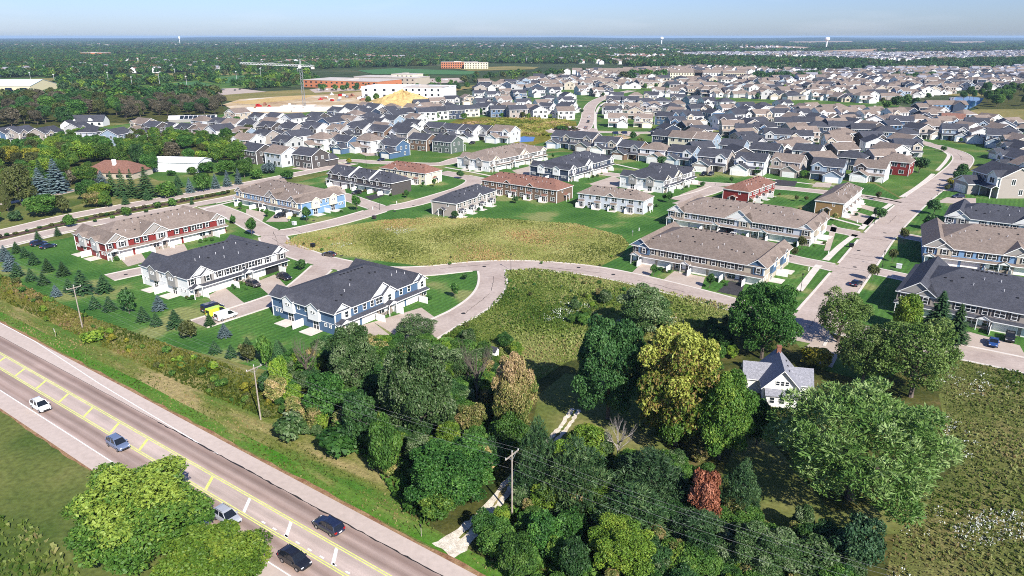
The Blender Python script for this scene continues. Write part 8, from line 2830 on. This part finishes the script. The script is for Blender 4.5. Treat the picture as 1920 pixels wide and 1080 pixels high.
# planting on the roundabout
cx_, cy_ = G(1062, 243)
for i in range(16):
    a = rs_.uniform(0, 6.28)
    r_ = rs_.uniform(0, 8)
    s = rs_.uniform(0.7, 1.6)
    o = put('shrub', tr.choice(SMALL), None, (cx_ + r_ * math.cos(a), cy_ + r_ * math.sin(a), s), 0, (s, s, s), tr.choice(['leaf_dark', 'leaf_olive', 'leaf_emerald']))
    tag(o, 'dark shrub planted on the round island of the roundabout', 'shrub', 'shrubs on the roundabout')

# ------------------------------------------------------------------ hills on the horizon
rgh = np.random.default_rng(3)
for dist, hh, nm in ((15000, 48, 1), (21000, 66, 2)):
    V, F = [], []
    n = 160
    ph = rgh.uniform(0, 6, 6)
    for i in range(n + 1):
        a = -1.1 + 2.2 * i / n
        z = hh * (0.5 + 0.18 * math.sin(a * 7 + ph[0]) + 0.14 * math.sin(a * 17 + ph[1]) + 0.08 * math.sin(a * 41 + ph[2]) + 0.04 * math.sin(a * 97 + ph[3]))
        for r_, zz in ((dist - 2500, -0.3), (dist, z), (dist + 2500, -0.3)):
            V.append((r_ * math.sin(a), r_ * math.cos(a), zz))
    for i in range(n):
        for k in range(2):
            F.append((i * 3 + k, (i + 1) * 3 + k, (i + 1) * 3 + k + 1, i * 3 + k + 1))
    me = bpy.data.meshes.new('hills')
    me.from_pydata(V, [], F)
    me.materials.append(MATS['hill'])
    structure(put('hills', me))

# ------------------------------------------------------------------ air
hz = bpy.data.materials.new('haze')
hz.use_nodes = True
hn = hz.node_tree
for n_ in list(hn.nodes):
    if n_.type == 'BSDF_PRINCIPLED':
        hn.nodes.remove(n_)
pv = hn.nodes.new('ShaderNodeVolumePrincipled')
pv.inputs['Color'].default_value = (0.5, 0.72, 1.0, 1)
pv.inputs['Density'].default_value = HAZE
pv.inputs['Anisotropy'].default_value = 0.0
hn.links.new(pv.outputs[0], hn.nodes['Material Output'].inputs['Volume'])
mb = MB()
mb.box(-33000, 33000, -33000, 33000, -1.6, 71)
me = mb.mesh('haze', [])
me.materials.append(hz)
o = put('haze', me)
o['kind'] = 'stuff'

NUMBERED = {'cars in the school car parks', 'stacks on the building site', 'wood above the far left houses', 'greyish wood left of the building site', 'garden trees between the houses', 'foundation shrubs by the townhouses', 'shrubs in the boulevard median', 'grove beside the blue pond', 'trees near the orange school', 'shrubs on the roundabout'}
# ------------------------------------------------------------------ say which one of a row of look-alikes
TENS = {6: 'sixty', 7: 'seventy', 8: 'eighty', 9: 'ninety'}
same = {}
for o in COL.objects:
    if o.parent is None and o.get('label') and o.get('group') in NUMBERED:
        same.setdefault((o['group'], o['label']), []).append(o)
for (g_, l_), os_ in same.items():
    os_.sort(key=lambda o: o.location.x / max(depth_of(o.location.x, o.location.y), 1))
    for i, o in enumerate(os_):
        k = i + 1
        if k >= 60:
            t, r = divmod(k, 10)
            w_ = TENS[t] + '-' + ORD[r] if r else TENS[t][:-1] + 'ieth'
        else:
            w_ = nth(k)
        o['label'] = l_ + ', ' + w_ + ' from left'
